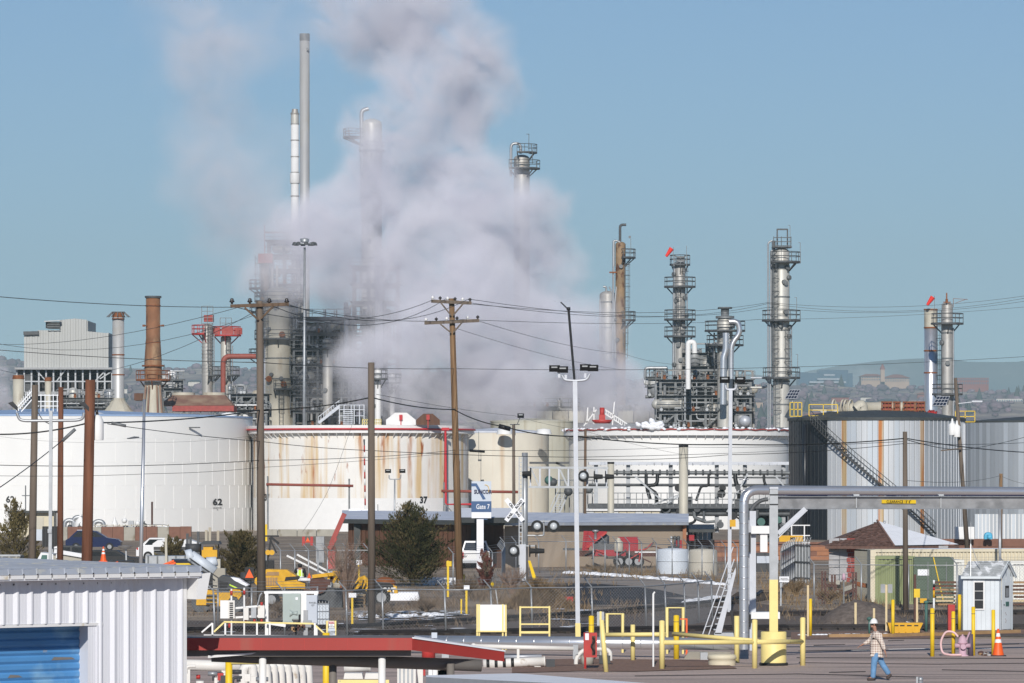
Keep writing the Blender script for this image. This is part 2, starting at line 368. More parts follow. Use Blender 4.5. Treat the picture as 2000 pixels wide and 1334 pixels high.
hill_mat('mountain_rock', ((.07, .08, .09), (.12, .12, .12), (.46, .44, .44)), .0018)
def sheet(name, pts, z, m, kind='structure'):
    ps = [G(*p) for p in pts]
    return struct(MB().add([(p.x, p.y, z) for p in ps], [tuple(range(len(ps)))]), name, m, kind=kind)
# ground in strips so that the near part keeps its precision
g = MB()
xs = [-8800, -300, -60, 60, 300, 8800]; ys = [-150, 60, 240, 700, 2400, 16000]
for i in range(5):
    for j in range(5): g.poly((xs[i], ys[j], 0), (xs[i+1], ys[j], 0), (xs[i+1], ys[j+1], 0), (xs[i], ys[j+1], 0))
struct(g, 'ground', 'ground_soil')
def wpoly(name, pts, z, m): return struct(MB().add([(x, y, z) for x, y in pts], [tuple(range(len(pts)))]), name, m)
wpoly('parking_lot', [(-60, 70), (60, 70), (60, 171), (10, 171.5), (2, 160), (-60, 160)], .012, 'asphalt_worn')
sheet('ballast_bed', [(-300, 1260), (1000, 1253), (1530, 1244), (2300, 1243), (2300, 1196), (1560, 1192), (1440, 1172), (1150, 1194), (700, 1212), (-300, 1216)], .02, 'ballast')
sheet('access_road', [(940, 1112), (1100, 1117), (1200, 1122), (1300, 1131), (1400, 1142), (1442, 1150), (1452, 1163), (1400, 1174), (1340, 1182), (1200, 1185), (1050, 1181), (990, 1150)], .03, 'asphalt_road')
sheet('resurfaced_road', [(1030, 1142), (1140, 1140), (1225, 1145), (1290, 1154), (1330, 1163), (1345, 1166), (1290, 1169), (1360, 1174), (1340, 1180), (1200, 1183), (1040, 1180)], .042, 'asphalt_dark')
sheet('gravel_strip', [(1000, 1316), (1135, 1312), (1240, 1313), (1440, 1307), (1400, 1291), (1130, 1288), (1000, 1291)], .03, 'gravel_pink')
sheet('dirt_verge', [(1545, 1250), (1830, 1248), (1900, 1241), (2100, 1238), (2100, 1230), (1545, 1236)], .03, 'gravel_pink')
tar = MB()
for a, b_, w in (((1556, 1286.2), (2010, 1287.6), .10), ((1560, 1273.0), (1700, 1270.5), .05), ((1735, 1253), (1765, 1252), .04), ((1620, 1315), (1690, 1313.5), .05), ((1560, 1296), (1830, 1299), .03), ((1830, 1299), (2010, 1297), .03), ((1240, 1322), (1560, 1318), .04), ((1560, 1318), (1790, 1324), .04), ((1900, 1262), (1990, 1259), .05), ((1590, 1262), (1650, 1260), .04), ((1840, 1310), (2000, 1313), .05)):
    p, q = G(*a), G(*b_); tar.bar((p.x, p.y, .03), (q.x, q.y, .03), w, .02)
struct(tar, 'tar_seam', 'black_matte')
ln = MB()
for a, b_, w in (((1640, 1271.5), (1720, 1270.2), .08), ((1735, 1269), (1815, 1267.5), .09), ((1905, 1268), (1945, 1267.7), .10)):
    p, q = G(*a), G(*b_); ln.bar((p.x, p.y, .02), (q.x, q.y, .02), w, .008)
struct(ln, 'lane_marking', 'reflect_white')
kb = MB()
for a, b_ in (((1618, 1246), (1737, 1245)), ((1740, 1245.5), (1828, 1242)), ((1828, 1243), (1990, 1237))):
    p, q = G(*a), G(*b_); kb.bar((p.x, p.y, .07), (q.x, q.y, .07), .2, .15)
struct(kb, 'kerb', 'wood_tan')
# rails: two tracks, each rail a piece
def track(name, pts, off=1.435):
    for k in (0, 1):
        r = MB(); ps = [G(*p)+Vector((0, k*off, .17)) for p in pts]
        for p, q in zip(ps, ps[1:]):
            r.bar(p, q, .075, .04); r.bar(p-Vector((0, 0, .08)), q-Vector((0, 0, .08)), .03, .12); r.bar(p-Vector((0, 0, .15)), q-Vector((0, 0, .15)), .15, .03)
        struct(r, 'rail', 'rail_steel')
    s_ = MB(); ps = [G(*p) for p in pts]
    for p, q in zip(ps, ps[1:]):
        n = int((q-p).length/.6); d = (q-p).normalized(); nn = Vector((-d.y, d.x, 0))
        for i in range(n):
            c = p+(q-p)*i/n+Vector((0, off/2, .04)); s_.bar(c-nn*1.25, c+nn*1.25, .22, .12)
    struct(s_, 'sleepers', 'sleeper', kind='stuff')
track('track', [(200, 1240), (700, 1230), (900, 1218), (1150, 1203), (1300, 1190), (1420, 1178), (1480, 1168), (1490, 1160)])
track('track', [(700, 1243), (1000, 1239), (1300, 1234), (1540, 1231), (1860, 1230), (2200, 1230)])
track('track', [(1400, 1204), (1600, 1203), (1900, 1201), (2200, 1200)])
# hillside town and mountains
def ridge(x): return 178-.026*(x+780)+10*MN.noise(Vector((x*.004, 3, 0)))
def hz(x, y):
    t = max(0, min(1, (y-2400)/4800)); t = t*t*(3-2*t)*.35+t*.65
    return ridge(x)*t+14*t*MN.fractal(Vector((x*.003, y*.0012, 1)), 1, 2, 4)-2
def terrain(name, x0, x1, nx, y0, y1, ny, f, m):
    vs = [(x0+(x1-x0)*i/nx, y0+(y1-y0)*j/ny, 0) for j in range(ny+1) for i in range(nx+1)]
    vs = [(x, y, f(x, y)) for x, y, _ in vs]; k = nx+1
    return struct(MB().add(vs, [(j*k+i, j*k+i+1, (j+1)*k+i+1, (j+1)*k+i) for j in range(ny) for i in range(nx)], True), name, m)
terrain('hillside', -1500, 1500, 90, 2400, 7600, 70, lambda x, y: hz(x, y) if y < 7300 else max(-1, hz(x, y)-(y-7300)*.6), 'hill_soil')
def mz(x, y, yc, base, amp, sd):
    h = base+amp*MN.fractal(Vector((x*.0007, sd, 0)), 1, 2, 5)+.35*amp*MN.fractal(Vector((x*.0022, y*.0022, sd)), 1, 2, 5)
    return max(-1, h*max(0, 1-abs(y-yc)/1500))
terrain('mountains', -3600, 3600, 150, 12400, 15600, 26, lambda x, y: mz(x, y, 14000, 318+.022*x, 62, 4.3), 'mountain_rock')
terrain('foothills', -2800, 2800, 120, 9000, 11600, 20, lambda x, y: mz(x, y, 10300, 178, 34, 8.1), 'mountain_rock')
tr = MB()
for i in range(1900):
    y = 3200+4000*rnd.random()**.7; x = U(-.125, .125)*y; r = U(2, 5.2); z = hz(x, y)
    if MN.noise(Vector((x*.006, y*.004, 5))) > .25: continue
    tr.sph((x, y, z+r*.7), r*U(.9, 2.0), 6, 4, U(.45, .75))
struct(tr, 'hillside_trees', 'far_tree', kind='stuff')
te = MB()
for i in range(150):
    y = 3600+3500*rnd.random(); x = U(-.115, .115)*y; r = U(3, 6); z = hz(x, y); te.lathe((x, y, z), [(r*.9, 1), (r*.7, r), (.2, r*3.2)], 6)
struct(te, 'hillside_evergreens', 'far_evergreen', kind='stuff')
# ---- far buildings on the hillside
def fb(name, label, px0, px1, py0, py1, Y, m='far_white', roof=None, rows=0, cols=0, dep=40, win='office_blue', cat='building', group=None):
    x0, x1, z1, z0 = X(px0, Y), X(px1, Y), Z(py0, Y), Z(py1, Y); t = T(name, label, cat, ((x0+x1)/2, Y, z0), group)
    MB().box(x0, Y, min(z0-10, z0), x1, Y+dep, z1).b('wall', m, t)
    if roof:
        h = (x1-x0)*.12; MB().add([(x0-2, Y-2, z1), (x1+2, Y-2, z1), (x1+2, Y+dep, z1), (x0-2, Y+dep, z1), ((x0*3+x1)/4, Y+dep/2, z1+h), ((x0+3*x1)/4, Y+dep/2, z1+h)],
            [(0, 1, 5, 4), (1, 2, 5), (2, 3, 4, 5), (3, 0, 4)]).b('roof', roof, t)
    for r in range(rows):
        for c in range(cols):
            w = (x1-x0)/cols; h = (z1-z0)/rows; xa = x0+w*(c+.25); za = z0+h*(r+.3); MB().box(xa, Y-.6, za, xa+w*.5, Y+.1, za+h*.5).b('window', win, t)
    return t
Y7 = 6600
t = T('office_building', 'blue glass office block stepping up in pale floor bands on the far hillside', 'building', (X(1618, Y7), Y7, Z(770, Y7)))
for i, (a, b_, c, d) in enumerate(((1560, 1578, 727, 765), (1578, 1600, 728, 768), (1600, 1658, 722, 768), (1658, 1668, 728, 768))):
    MB().box(X(a, Y7)+.3*i, Y7+8*i, Z(d+8, Y7), X(b_, Y7), Y7+60+i, Z(c, Y7)).b('tower_block', 'office_blue', t)
for i, (a, b_, c) in enumerate(((1609, 1630, 731), (1596, 1646, 739), (1580, 1652, 745), (1578, 1640, 752))):
    MB().box(X(a, Y7), Y7-6+i*.2, Z(c+3, Y7), X(b_, Y7), Y7+5, Z(c, Y7)).b('floor_band', 'office_band', t)
t = fb('castle_hall', 'long tan hall with red roof and spired tower on the far hilltop', 1682, 1725, 735, 744, 6900, 'far_tan', 'far_roof', 2, 9)
MB().box(X(1719, 6900), 6890, Z(746, 6900), X(1727, 6900), 6898, Z(722, 6900)).b('tower', 'far_tan', t)
MB().lathe((X(1723, 6900), 6894, Z(722, 6900)), [(4.2, 0), (3, 4), (.2, 9)], 8).b('spire', 'far_red', t)
fb('campus_hall', 'low cream hall with red hipped roof right of the spired tower', 1728, 1776, 738, 746, 6900, 'far_tan', 'far_roof', 2, 10)
fb('campus_hall', 'small tan hall with red hipped roof beside the silver stack', 1742, 1762, 733, 739, 7000, 'far_tan', 'far_roof')
fb('brick_block', 'long dark red brick block on the far ridge right of the striped column', 1868, 1931, 738, 752, 6700, 'far_red', None, 2, 14)
fb('civic_building', 'white flat roofed block with a row of windows on the far slope at right edge', 1946, 1997, 779, 797, 5600, 'far_white', None, 2, 11)
k = 0
seen = []
for i in range(400):
    y = U(4300, 6900); px = U(20, 1990)
    if 480 < px < 1290 or 1555 < px < 1790 and y > 6200 or 1860 < px < 2000: continue
    x = X(px, y); z = hz(x, y); py = YH-(z-H)*F/y
    if any(abs(px-a) < 20 and abs(py-b_) < 8 for a, b_ in seen) or k >= 30: continue
    seen.append((px, py)); w = U(9, 22); h = U(4, 7); k += 1
    a = px-w/2*F/y; 
    wm, rm = rnd.choice(['far_white', 'far_tan', 'far_white', 'far_red']), rnd.choice(['far_roof', 'far_tree', 'dark_steel'])
    fb('far_house', f"tiny {dict(far_white='white', far_tan='tan', far_red='red')[wm]} house with {dict(far_roof='red', far_tree='brown', dark_steel='dark')[rm]} roof on the far hillside {'at left' if px < 600 else 'at right'}", a, a+w*F/y, py-h*F/y, py, y, wm, rm, 0, 0, 10, cat='house', group='houses on the far hillside')
# ---- steam: fog volumes made in geometry nodes
def steam_mat(name, dens):
    m = bpy.data.materials.new(name); m.use_nodes = True; n = m.node_tree; n.nodes.clear(); L = n.links.new
    out = n.nodes.new('ShaderNodeOutputMaterial'); pv = n.nodes.new('ShaderNodeVolumePrincipled'); L(pv.outputs[0], out.inputs['Volume'])
    pv.inputs['Color'].default_value = (.915, .913, .962, 1); pv.inputs['Anisotropy'].default_value = -.15
    at = n.nodes.new('ShaderNodeAttribute'); at.attribute_name = 'density'; tc = n.nodes.new('ShaderNodeNewGeometry')
    t = n.nodes.new('ShaderNodeTexNoise'); t.inputs['Scale'].default_value = .17; t.inputs['Detail'].default_value = 6; t.inputs['Roughness'].default_value = .66; t.inputs['Distortion'].default_value = .8; L(tc.outputs['Position'], t.inputs[0])
    r = n.nodes.new('ShaderNodeMapRange'); L(t.outputs[0], r.inputs[0]); r.inputs[1].default_value = .36; r.inputs[2].default_value = .68; r.inputs[3].default_value = .08; r.inputs[4].default_value = 1.85
    k = n.nodes.new('ShaderNodeMath'); k.operation = 'MULTIPLY'; L(at.outputs['Fac'], k.inputs[0]); L(r.outputs[0], k.inputs[1])
    k2 = n.nodes.new('ShaderNodeMath'); k2.operation = 'MULTIPLY'; L(k.outputs[0], k2.inputs[0]); k2.inputs[1].default_value = dens; L(k2.outputs[0], pv.inputs['Density'])
    pv.inputs['Density Attribute'].default_value = ''
    return m
def steam(name, blobs, Y, y0, y1, res, label, dens):
    m = steam_mat(name, dens)
    s_ = F/Y; xs = [b[0]-b[2]*1.15 for b in blobs]+[b[0]+b[2]*1.15 for b in blobs]; zs = [b[1]-b[2]*1.15 for b in blobs]+[b[1]+b[2]*1.15 for b in blobs]
    lo = Vector((X(min(xs), Y), y0, max(.5, Z(max(zs), Y)))); hi = Vector((X(max(xs), Y), y1, Z(max(-70, min(zs)), Y)))
    gt = bpy.data.node_groups.new(name, 'GeometryNodeTree'); gt.interface.new_socket('Geometry', in_out='OUTPUT', socket_type='NodeSocketGeometry')
    N = gt.nodes; L = gt.links.new
    go = N.new('NodeGroupOutput'); vc = N.new('GeometryNodeVolumeCube'); sm = N.new('GeometryNodeSetMaterial'); sm.inputs['Material'].default_value = m
    L(vc.outputs[0], sm.inputs[0]); L(sm.outputs[0], go.inputs[0]); vc.inputs['Min'].default_value = lo; vc.inputs['Max'].default_value = hi
    for ax, k in zip('XYZ', hi-lo): vc.inputs['Resolution '+ax].default_value = max(8, int(k/res))
    pos = N.new('GeometryNodeInputPosition')
    def noise(sc, det):
        t = N.new('ShaderNodeTexNoise'); t.inputs['Scale'].default_value = sc; t.inputs['Detail'].default_value = det; L(pos.outputs[0], t.inputs['Vector']); return t.outputs['Color']
    def vm(op, a, b_):
        t = N.new('ShaderNodeVectorMath'); t.operation = op
        for i, q in enumerate((a, b_)):
            if isinstance(q, (tuple, Vector)): t.inputs[i].default_value = q
            else: L(q, t.inputs[i])
        return t.outputs['Value' if op == 'DISTANCE' else 0]
    def mm(op, *a):
        t = N.new('ShaderNodeMath'); t.operation = op
        for i, q in enumerate(a):
            if isinstance(q, (int, float)): t.inputs[i].default_value = q
            else: L(q, t.inputs[i])
        return t.outputs[0]
    p = vm('ADD', vm('ADD', pos.outputs[0], vm('MULTIPLY', vm('SUBTRACT', noise(.11, 2), (.5, .5, .5)), (9, 9, 9))), vm('MULTIPLY', vm('SUBTRACT', noise(.45, 3), (.5, .5, .5)), (3.2, 3.2, 3.2)))
    acc = None
    for i, (x, y, r, k) in enumerate(blobs):
        d = mm('SUBTRACT', 1., mm('DIVIDE', vm('DISTANCE', p, P(x, y, Y+((i*7) % 5-2)*2.2)), r/s_))
        d = mm('MULTIPLY', mm('MAXIMUM', d, 0.), k); acc = d if acc is None else mm('ADD', acc, d)
    L(acc, vc.inputs['Density'])
    me = bpy.data.meshes.new(name); me.materials.append(m); o = bpy.data.objects.new(name, me); COL.objects.link(o)
    o.modifiers.new('fog', 'NODES').node_group = gt; o['kind'] = 'stuff'; o['label'] = label
    return o
steam('steam_plume', [(1265, 800, 60, .7), (1195, 770, 85, .9), (1110, 745, 105, 1), (1000, 760, 115, 1), (880, 740, 115, .9), (770, 710, 110, 1), (700, 690, 75, .7),
    (640, 770, 80, .12), (1150, 660, 85, .7), (1060, 630, 110, 1), (930, 610, 140, 1), (800, 610, 110, .7), (690, 560, 95, .6), (620, 520, 95, .3), (560, 600, 90, .06), (580, 460, 70, .18),
    (1080, 520, 75, .6), (980, 490, 120, 1), (860, 490, 120, .9), (740, 470, 110, .8), (650, 450, 90, .55), (600, 440, 80, .75), (560, 470, 80, .45), (640, 410, 70, .6), (525, 520, 80, .14),
    (1040, 420, 75, .8), (940, 380, 105, 1), (830, 380, 110, .8), (720, 390, 95, .7), (880, 280, 95, .8), (780, 270, 95, .5), (732, 285, 90, .9), (728, 370, 80, .7), (740, 320, 70, .3), (920, 180, 100, 1), (830, 150, 105, .9), (930, 100, 85, .7),
    (760, 60, 110, .8), (850, 30, 100, .6), (690, 0, 110, .5), (800, -30, 120, .6), (560, 410, 90, .05), (480, 420, 130, .22), (400, 330, 120, .22), (420, 200, 110, .19), (430, 90, 130, .19), (350, 10, 120, .12), (520, 300, 110, .06), (380, 120, 100, .12), (580, 40, 120, .10), (545, 540, 95, .5), (1285, 775, 55, .5), (1218, 745, 62, .8)],
    608, 586, 630, .42, 'grey white steam plume billowing up from the cooling tower past the columns', .48)
steam('steam_plume', [(-15, 775, 45, .6), (5, 735, 26, .5), (-8, 700, 22, .35)], 640, 632, 648, .3, 'small puff of steam at the left edge behind the big white tank', .6)
# ---- haze
hzm = bpy.data.materials.new('haze_air'); hzm.use_nodes = True; n = hzm.node_tree; n.nodes.clear()
_o = n.nodes.new('ShaderNodeOutputMaterial'); _p = n.nodes.new('ShaderNodeVolumePrincipled'); n.links.new(_p.outputs[0], _o.inputs['Volume'])
_p.inputs['Color'].default_value = (.57, .78, .835, 1); _p.inputs['Anisotropy'].default_value = -.09; _p.inputs['Density'].default_value = 9.5e-5; _p.inputs['Density Attribute'].default_value = ''
MAT['haze_air'] = hzm
struct(MB().box(-9000, -200, -3.5, 9000, 16200, 800), 'haze', 'haze_air', kind='stuff')
# ================================================================ TANKS
def tank(name, label, cx, Y, rpx, ytop, roof, m, mroof, rise=0, n=72, z0=0):
    """cylinder tank whose silhouette is 2*rpx wide; ytop = rim row at the front"""
    x = X(cx, Y); r = rpx*Y/F; zt = Z(ytop, Y-r); t = T(name, label, 'storage tank', (x, Y, z0))
    MB().lathe((x, Y, z0), [(r, 0), (r, zt-z0)], n).b('shell', m, t)
    if roof: MB().lathe((x, Y, zt), [(r+.06, -.12), (r+.06, .05), (.05, rise)], n, sm=False).b('roof', mroof, t)
    else: MB().lathe((x, Y, zt-1.6), [(r-.05, 0), (.05, .2)], n).b('floating_roof', 'grey_steel', t)
    return t, x, r, zt
def on_cyl(cx, cy, r, px, py):
    k = (px-1000)/F; A = 1+k*k; B = -2*(k*cx+cy); D = cx*cx+cy*cy-r*r
    y = (-B-sqrt(max(0, B*B-4*A*D)))/(2*A); p = P(px, py, y); return p, atan2(p.x-cx, cy-y)
def rib(t, x, Y, r, z, h, d, m, name='ring', n=72):
    MB().lathe((x, Y, z), [(r, 0), (r+d, 0), (r+d, h), (r, h)], n, sm=False).b(name, m, t)
# white tank 62 on the left
t, tx, tr_, tz = tank('storage_tank', 'huge clean white storage tank with pale blue roof at the left', 95, 512, 398, 810, True, 'tank_white', 'tank_blue_roof', 1.0)
seam = MB()
for k in range(1, 5):
    z = tz*k/5; seam.lathe((tx, 512, z), [(tr_, -.03), (tr_+.012, 0), (tr_, .03)], 96)
    for j in range(30):
        a = -pi+pi*(j+.5*(k % 2))/30; seam.bar((tx+(tr_+.0)*cos(a), 512+(tr_+.0)*sin(a), z-tz/5), (tx+(tr_+.0)*cos(a), 512+(tr_+.0)*sin(a), z), .035)
seam.b('weld_seam', 'tank_white', t, kind='stuff')
for px, py, s_ in ((20, 976, .95), (425, 981, .95)):
    p, a = on_cyl(tx, 512, tr_+.04, px, py)
    text('tank_number', '62', s_, 'ink', t, p, a, bold=.03, sx=1/max(.5, cos(a)))
    if px > 100: text('small_lettering', 'IN CASE OF FIRE\n911', .22, 'ink', t, p-Vector((0, 0, .72)), a)
MB().cb(P(380, 835, 496.5), 1.2, .3, .12).b('vent_box', 'dark_steel', t)
for px in (447, 190): MB().lathe(P(px, 813, 505 if px > 400 else 495), [(.9, -.2), (.8, .3), (.1, .42)], 12).b('roof_vent', 'white_paint', t)
# stair with handrails on top of the tank, far left
s_ = MB()
for a, b_ in (((30, 808), (62, 772)), ((38, 808), (66, 776)), ((30, 800), (62, 764))): s_.bar(P(*a, 500), P(*b_, 500), .12)
for i in range(9):
    p = P(32+3.6*i, 806-4*i, 500); s_.bar(p, p+Vector((0, 0, .9)), .06); s_.bar(p-Vector((0, .4, 0)), p+Vector((0, .4, 0)), .25, .05)
for a, b_ in (((62, 772), (115, 772)), ((62, 784), (115, 784)), ((70, 793), (115, 793))): s_.bar(P(*a, 500), P(*b_, 500), .1)
for px in range(64, 118, 8): s_.bar(P(px, 770, 500), P(px, 806, 500), .09)
s_.b('stairway', 'white_paint', t)
# rusty white tank 37
t, tx, tr_, tz = tank('storage_tank', 'white tank with brown rust streaks and black number 37 behind the junipers', 705, 510, 210, 832, False, 'tank_rusty', 'white_paint')
base = MB().lathe((tx, 510, 0), [(tr_+.02, 0), (tr_+.02, Z(973, 498))], 72); base.b('repainted_base', 'white_paint', t)
rib(t, tx, 510, tr_, tz-.75, .85, .62, 'white_paint', 'wind_girder')
br = MB()
for k in range(44):
    a = -pi*k/43; br.bar((tx+(tr_)*cos(a), 510+tr_*sin(a), tz-1.3), (tx+(tr_+.55)*cos(a), 510+(tr_+.55)*sin(a), tz-.78), .07)
br.b('girder_bracket', 'white_paint', t, kind='stuff')
rp = MB(); rp.tube([(tx+(tr_+.72)*cos(a), 510+(tr_+.72)*sin(a), tz-.32) for a in [-pi*.99+pi*.98*i/40 for i in range(41)]], .11)
rp.tube([P(870, 838, 500.5), P(870, 985, 500.5), P(925, 985, 500.5)], .13); rp.cb(P(870, 838, 500.4), .8, .3, .3); rp.b('red_fire_pipe', 'red_pipe', t)
for px, m_, mm_, bx in ((783, 'white_paint', 'red_pipe', 0), (836, 'brown_wood', 'red_paint', 1)):
    Yk = 499.0; w = 29 if not bx else 23; h0 = 806 if not bx else 808; zz = 832
    p = [P(px-w, zz-2, Yk), P(px+w, zz-2, Yk), P(px+w, zz-12, Yk), P(px+w*.4, h0, Yk), P(px-w*.4, h0, Yk), P(px-w, zz-12, Yk)]
    MB().prism(p, (0, .3, 0)).b('foam_plate', m_, t)
    MB().cb(P(px, 815, Yk-.2), .35, .25, .55).bar(P(px, 818, Yk-.2), P(px, 836, Yk-.2), .1).b('foam_chamber', mm_, t)
for px, py in ((827, 977), (521, 972)):
    p, a = on_cyl(tx, 510, tr_+.07, px, py); text('tank_number', '37', .98, 'ink', t, p, a, bold=.04)
st = MB()   # steel stair from tank top
for dy in (0, 1.0):
    st.bar(P(622, 826, 506+dy), P(663, 794, 506+dy), .14, .3); st.bar(P(622, 814, 506+dy), P(663, 782, 506+dy), .08); st.bar(P(640, 808, 506+dy), P(663, 790, 506+dy), .06)
for i in range(9): st.bar(P(622+5*i, 826-4*i, 506), P(622+5*i, 814-4*i, 506), .06)
for a in (663, 672, 686, 692, 702, 711): st.bar(P(a, 791, 506), P(a, 828, 506), .1)
for y in (791, 800, 812): st.bar(P(663, y, 506), P(712, y, 506), .08)
for i in range(8): st.bar(P(670, 800+4*i, 505), P(690, 800+4*i, 505), .08, .1)
st.b('access_stair', 'galv_light', t)
rl = MB()
for y in (820, 826): rl.bar(P(708, y, 503), P(745, y, 503), .09)
for px in range(708, 748, 4): rl.bar(P(px, 818, 503), P(px, 832, 503), .09)
rl.b('yellow_railing', 'yellow_pale', t)
# beige tanks in the middle
t, tx, tr_, tz = tank('storage_tank', 'beige tank with orange rust streak between the number 37 tank and the tall white mast', 970, 532, 102, 843, True, 'tank_beige', 'flat_roof', .5)
for px in (912, 985, 1062): MB().lathe(P(px, 843, 524), [(.9, -.3), (.75, .25), (.1, .35)], 12).b('roof_vent', 'white_paint', t)
bx_ = MB(); bx_.cb(P(937, 899, 521.5), .4, .4, .2); bx_.bar(P(935, 843, 522), P(935, 900, 522), .05); bx_.b('gauge_box', 'dark_steel', t)
tank('storage_tank', 'dull cream tank half hidden behind the tall white mast', 1040, 575, 82, 822, True, 'tank_cream', 'tank_cream', .4)
# white tank right of centre
t, tx, tr_, tz = tank('storage_tank', 'clean white tank with frosty rim behind the pipe rack right of centre', 1325, 530, 214, 838, False, 'tank_white', 'white_paint')
rib(t, tx, 530, tr_, tz-.7, .75, .6, 'white_paint', 'wind_girder')
br = MB()
for k in range(40):
    a = -pi*k/39; br.bar((tx+tr_*cos(a), 530+tr_*sin(a), tz-1.2), (tx+(tr_+.5)*cos(a), 530+(tr_+.5)*sin(a), tz-.72), .07)
br.b('girder_bracket', 'white_paint', t, kind='stuff')
MB().tube([(tx+(tr_+.65)*cos(a), 530+(tr_+.65)*sin(a), tz-.05+.05*sin(a*37)) for a in [-pi+pi*i/60 for i in range(61)]], .10).b('red_fire_pipe', 'red_faded', t)
fr = MB()
for i in range(150):
    a = -pi+pi*rnd.random(); fr.sph((tx+(tr_+U(.2, .7))*cos(a), 530+(tr_+U(.2, .7))*sin(a), tz+U(-.15, .15)), U(.12, .3), 6, 4, .6)
for i in range(50): fr.sph(P(1276+rnd.gauss(0, 11), 836-abs(rnd.gauss(0, 6)), 517), U(.2, .45), 7, 5, .8)
fr.b('frost', 'snow', t, kind='stuff')
mn = MB(); 
for a, b_ in (((1182, 800), (1225, 828)), ((1182, 808), (1215, 830)), ((1140, 832), (1165, 800)), ((1200, 785), (1196, 830)), ((1148, 796), (1146, 828)), ((1160, 795), (1160, 828))): mn.bar(P(*a, 521), P(*b_, 521), .12)
for i in range(10): mn.bar(P(1184+4*i, 801+2.7*i, 521), P(1184+4*i, 812+2.2*i, 521), .07)
mn.b('rim_stair', 'white_paint', t)
MB().cb(P(1176, 816, 521), .7, .7, .7).cyl(P(1176, 815, 521), P(1176, 796, 521), .28).cyl(P(1176, 820, 521), P(1176, 827, 521), 1.2, .9, 10).b('foam_monitor', 'red_paint', t)
# silver clad tank with vertical sheets, and its black tarred side
Yt, cx, rp_ = 440, 1712, 171
x = X(cx, Yt); r = rp_*Yt/F; zt = Z(815, Yt-r)
t = T('clad_tank', 'silver sheet clad tank with orange rust streaks and black tarred left side', 'storage tank', (x, Yt, 0))
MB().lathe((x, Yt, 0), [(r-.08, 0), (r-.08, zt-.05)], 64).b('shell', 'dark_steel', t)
MB().lathe((x, Yt, zt), [(r+.15, -.25), (r+.15, .0), (r*.55, .62), (.05, .8)], 64, sm=False).b('roof', 'roof_edge', t)
npan = 52; rust_at = {1640, 1720, 1757, 1797}
for k in range(npan):
    a0 = -pi+pi*k/npan*1.0; a1 = a0+pi/npan; am = (a0+a1)/2; pxm = 1000+(x+r*cos(am))*F/(Yt+r*sin(am))
    d = .0 if k % 2 else .02
    q = MB().lathe((x, Yt, 0), [(r+d, 0), (r+d, zt-.2)], 3, a0, a1-.006)
    q.bar((x+(r+.02)*cos(a1), Yt+(r+.02)*sin(a1), 0), (x+(r+.02)*cos(a1), Yt+(r+.02)*sin(a1), zt-.2), .04, .05)
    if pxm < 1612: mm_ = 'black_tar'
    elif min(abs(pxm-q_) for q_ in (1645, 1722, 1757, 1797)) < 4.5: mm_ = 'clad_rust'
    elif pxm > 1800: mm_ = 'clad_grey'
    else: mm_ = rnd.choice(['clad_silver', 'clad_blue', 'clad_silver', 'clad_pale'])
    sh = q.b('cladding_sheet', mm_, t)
    if pxm > 1790: MB().bar((x+(r+.06)*cos(a1), Yt+(r+.06)*sin(a1), 0), (x+(r+.06)*cos(a1), Yt+(r+.06)*sin(a1), zt-.25), .05, .05).b('seam_strip', 'galv_light', sh)
MB().cyl((x+(r+.25)*cos(-2.55), Yt+(r+.25)*sin(-2.55), 0), (x+(r+.25)*cos(-2.55), Yt+(r+.25)*sin(-2.55), zt-.6), .22).b('drain_pipe', 'black_tar', t)
# spiral stair: treads run down to the right across the front
sa, sb = math.acos((X(1598, 433)-x)/r), math.acos((X(1815, 433)-x)/r); nst = 44; i0 = MB(); i1 = MB()
for i in range(nst):
    a = -(sa+(sb-sa)*i/(nst-1)); z = zt-.3-(zt-1.0)*i/(nst-1); c, s2 = cos(a), sin(a)
    i0.bar((x+(r+.08)*c, Yt+(r+.08)*s2, z), (x+(r+.95)*c, Yt+(r+.95)*s2, z), .26, .06)
    i1.bar((x+(r+.95)*c, Yt+(r+.95)*s2, z), (x+(r+.95)*c, Yt+(r+.95)*s2, z+1.0), .04)
def helix(d, dz): return [(x+(r+d)*cos(-(sa+(sb-sa)*i/24)), Yt+(r+d)*sin(-(sa+(sb-sa)*i/24)), zt-.3-(zt-1.0)*i/24+dz) for i in range(25)]
i1.tube(helix(.95, 1.0), .035, 5); i1.tube(helix(.95, .55), .03, 5); i0.tube(helix(.98, -.1), .08, 4)
w_ = i0.b('spiral_stair', 'black', t); i1.b('handrail', 'dark_steel', w_)
def cage(pxa, pxb, ya, yb, Yc, m, t, name='railing', nx=4, dep=1.5):
    q = MB()
    for yy in (Yc, Yc+dep):
        for k in (0, .5, 1): q.bar(P(pxa, ya+(yb-ya)*k, yy), P(pxb, ya+(yb-ya)*k, yy), .07)
        for i in range(nx+1): q.bar(P(pxa+(pxb-pxa)*i/nx, ya, yy), P(pxa+(pxb-pxa)*i/nx, yb, yy), .07)
    return q.b(name, m, t)
cage(1543, 1566, 786, 813, 432, 'yellow', t, 'yellow_railing', 3); cage(1580, 1636, 790, 812, 436, 'yellow', t, 'yellow_railing', 2); cage(1866, 1904, 803, 824, 446, 'yellow', t, 'yellow_railing', 2)
t, tx, tr_, tz = tank('clad_tank', 'blue grey clad tank cut off by the right edge behind the leaning pole', 2035, 480, 152, 822, True, 'clad_grey', 'roof_edge', .7)
for k in range(30):
    a = -pi+pi*k/60*1.3; MB().lathe((tx, 480, 0), [(tr_+.04+.02*(k % 2), 0), (tr_+.04+.02*(k % 2), tz-.15)], 2, a, a+pi/60*1.3-.004).b('cladding_sheet', rnd.choice(['clad_blue', 'clad_grey', 'clad_grey']), t)
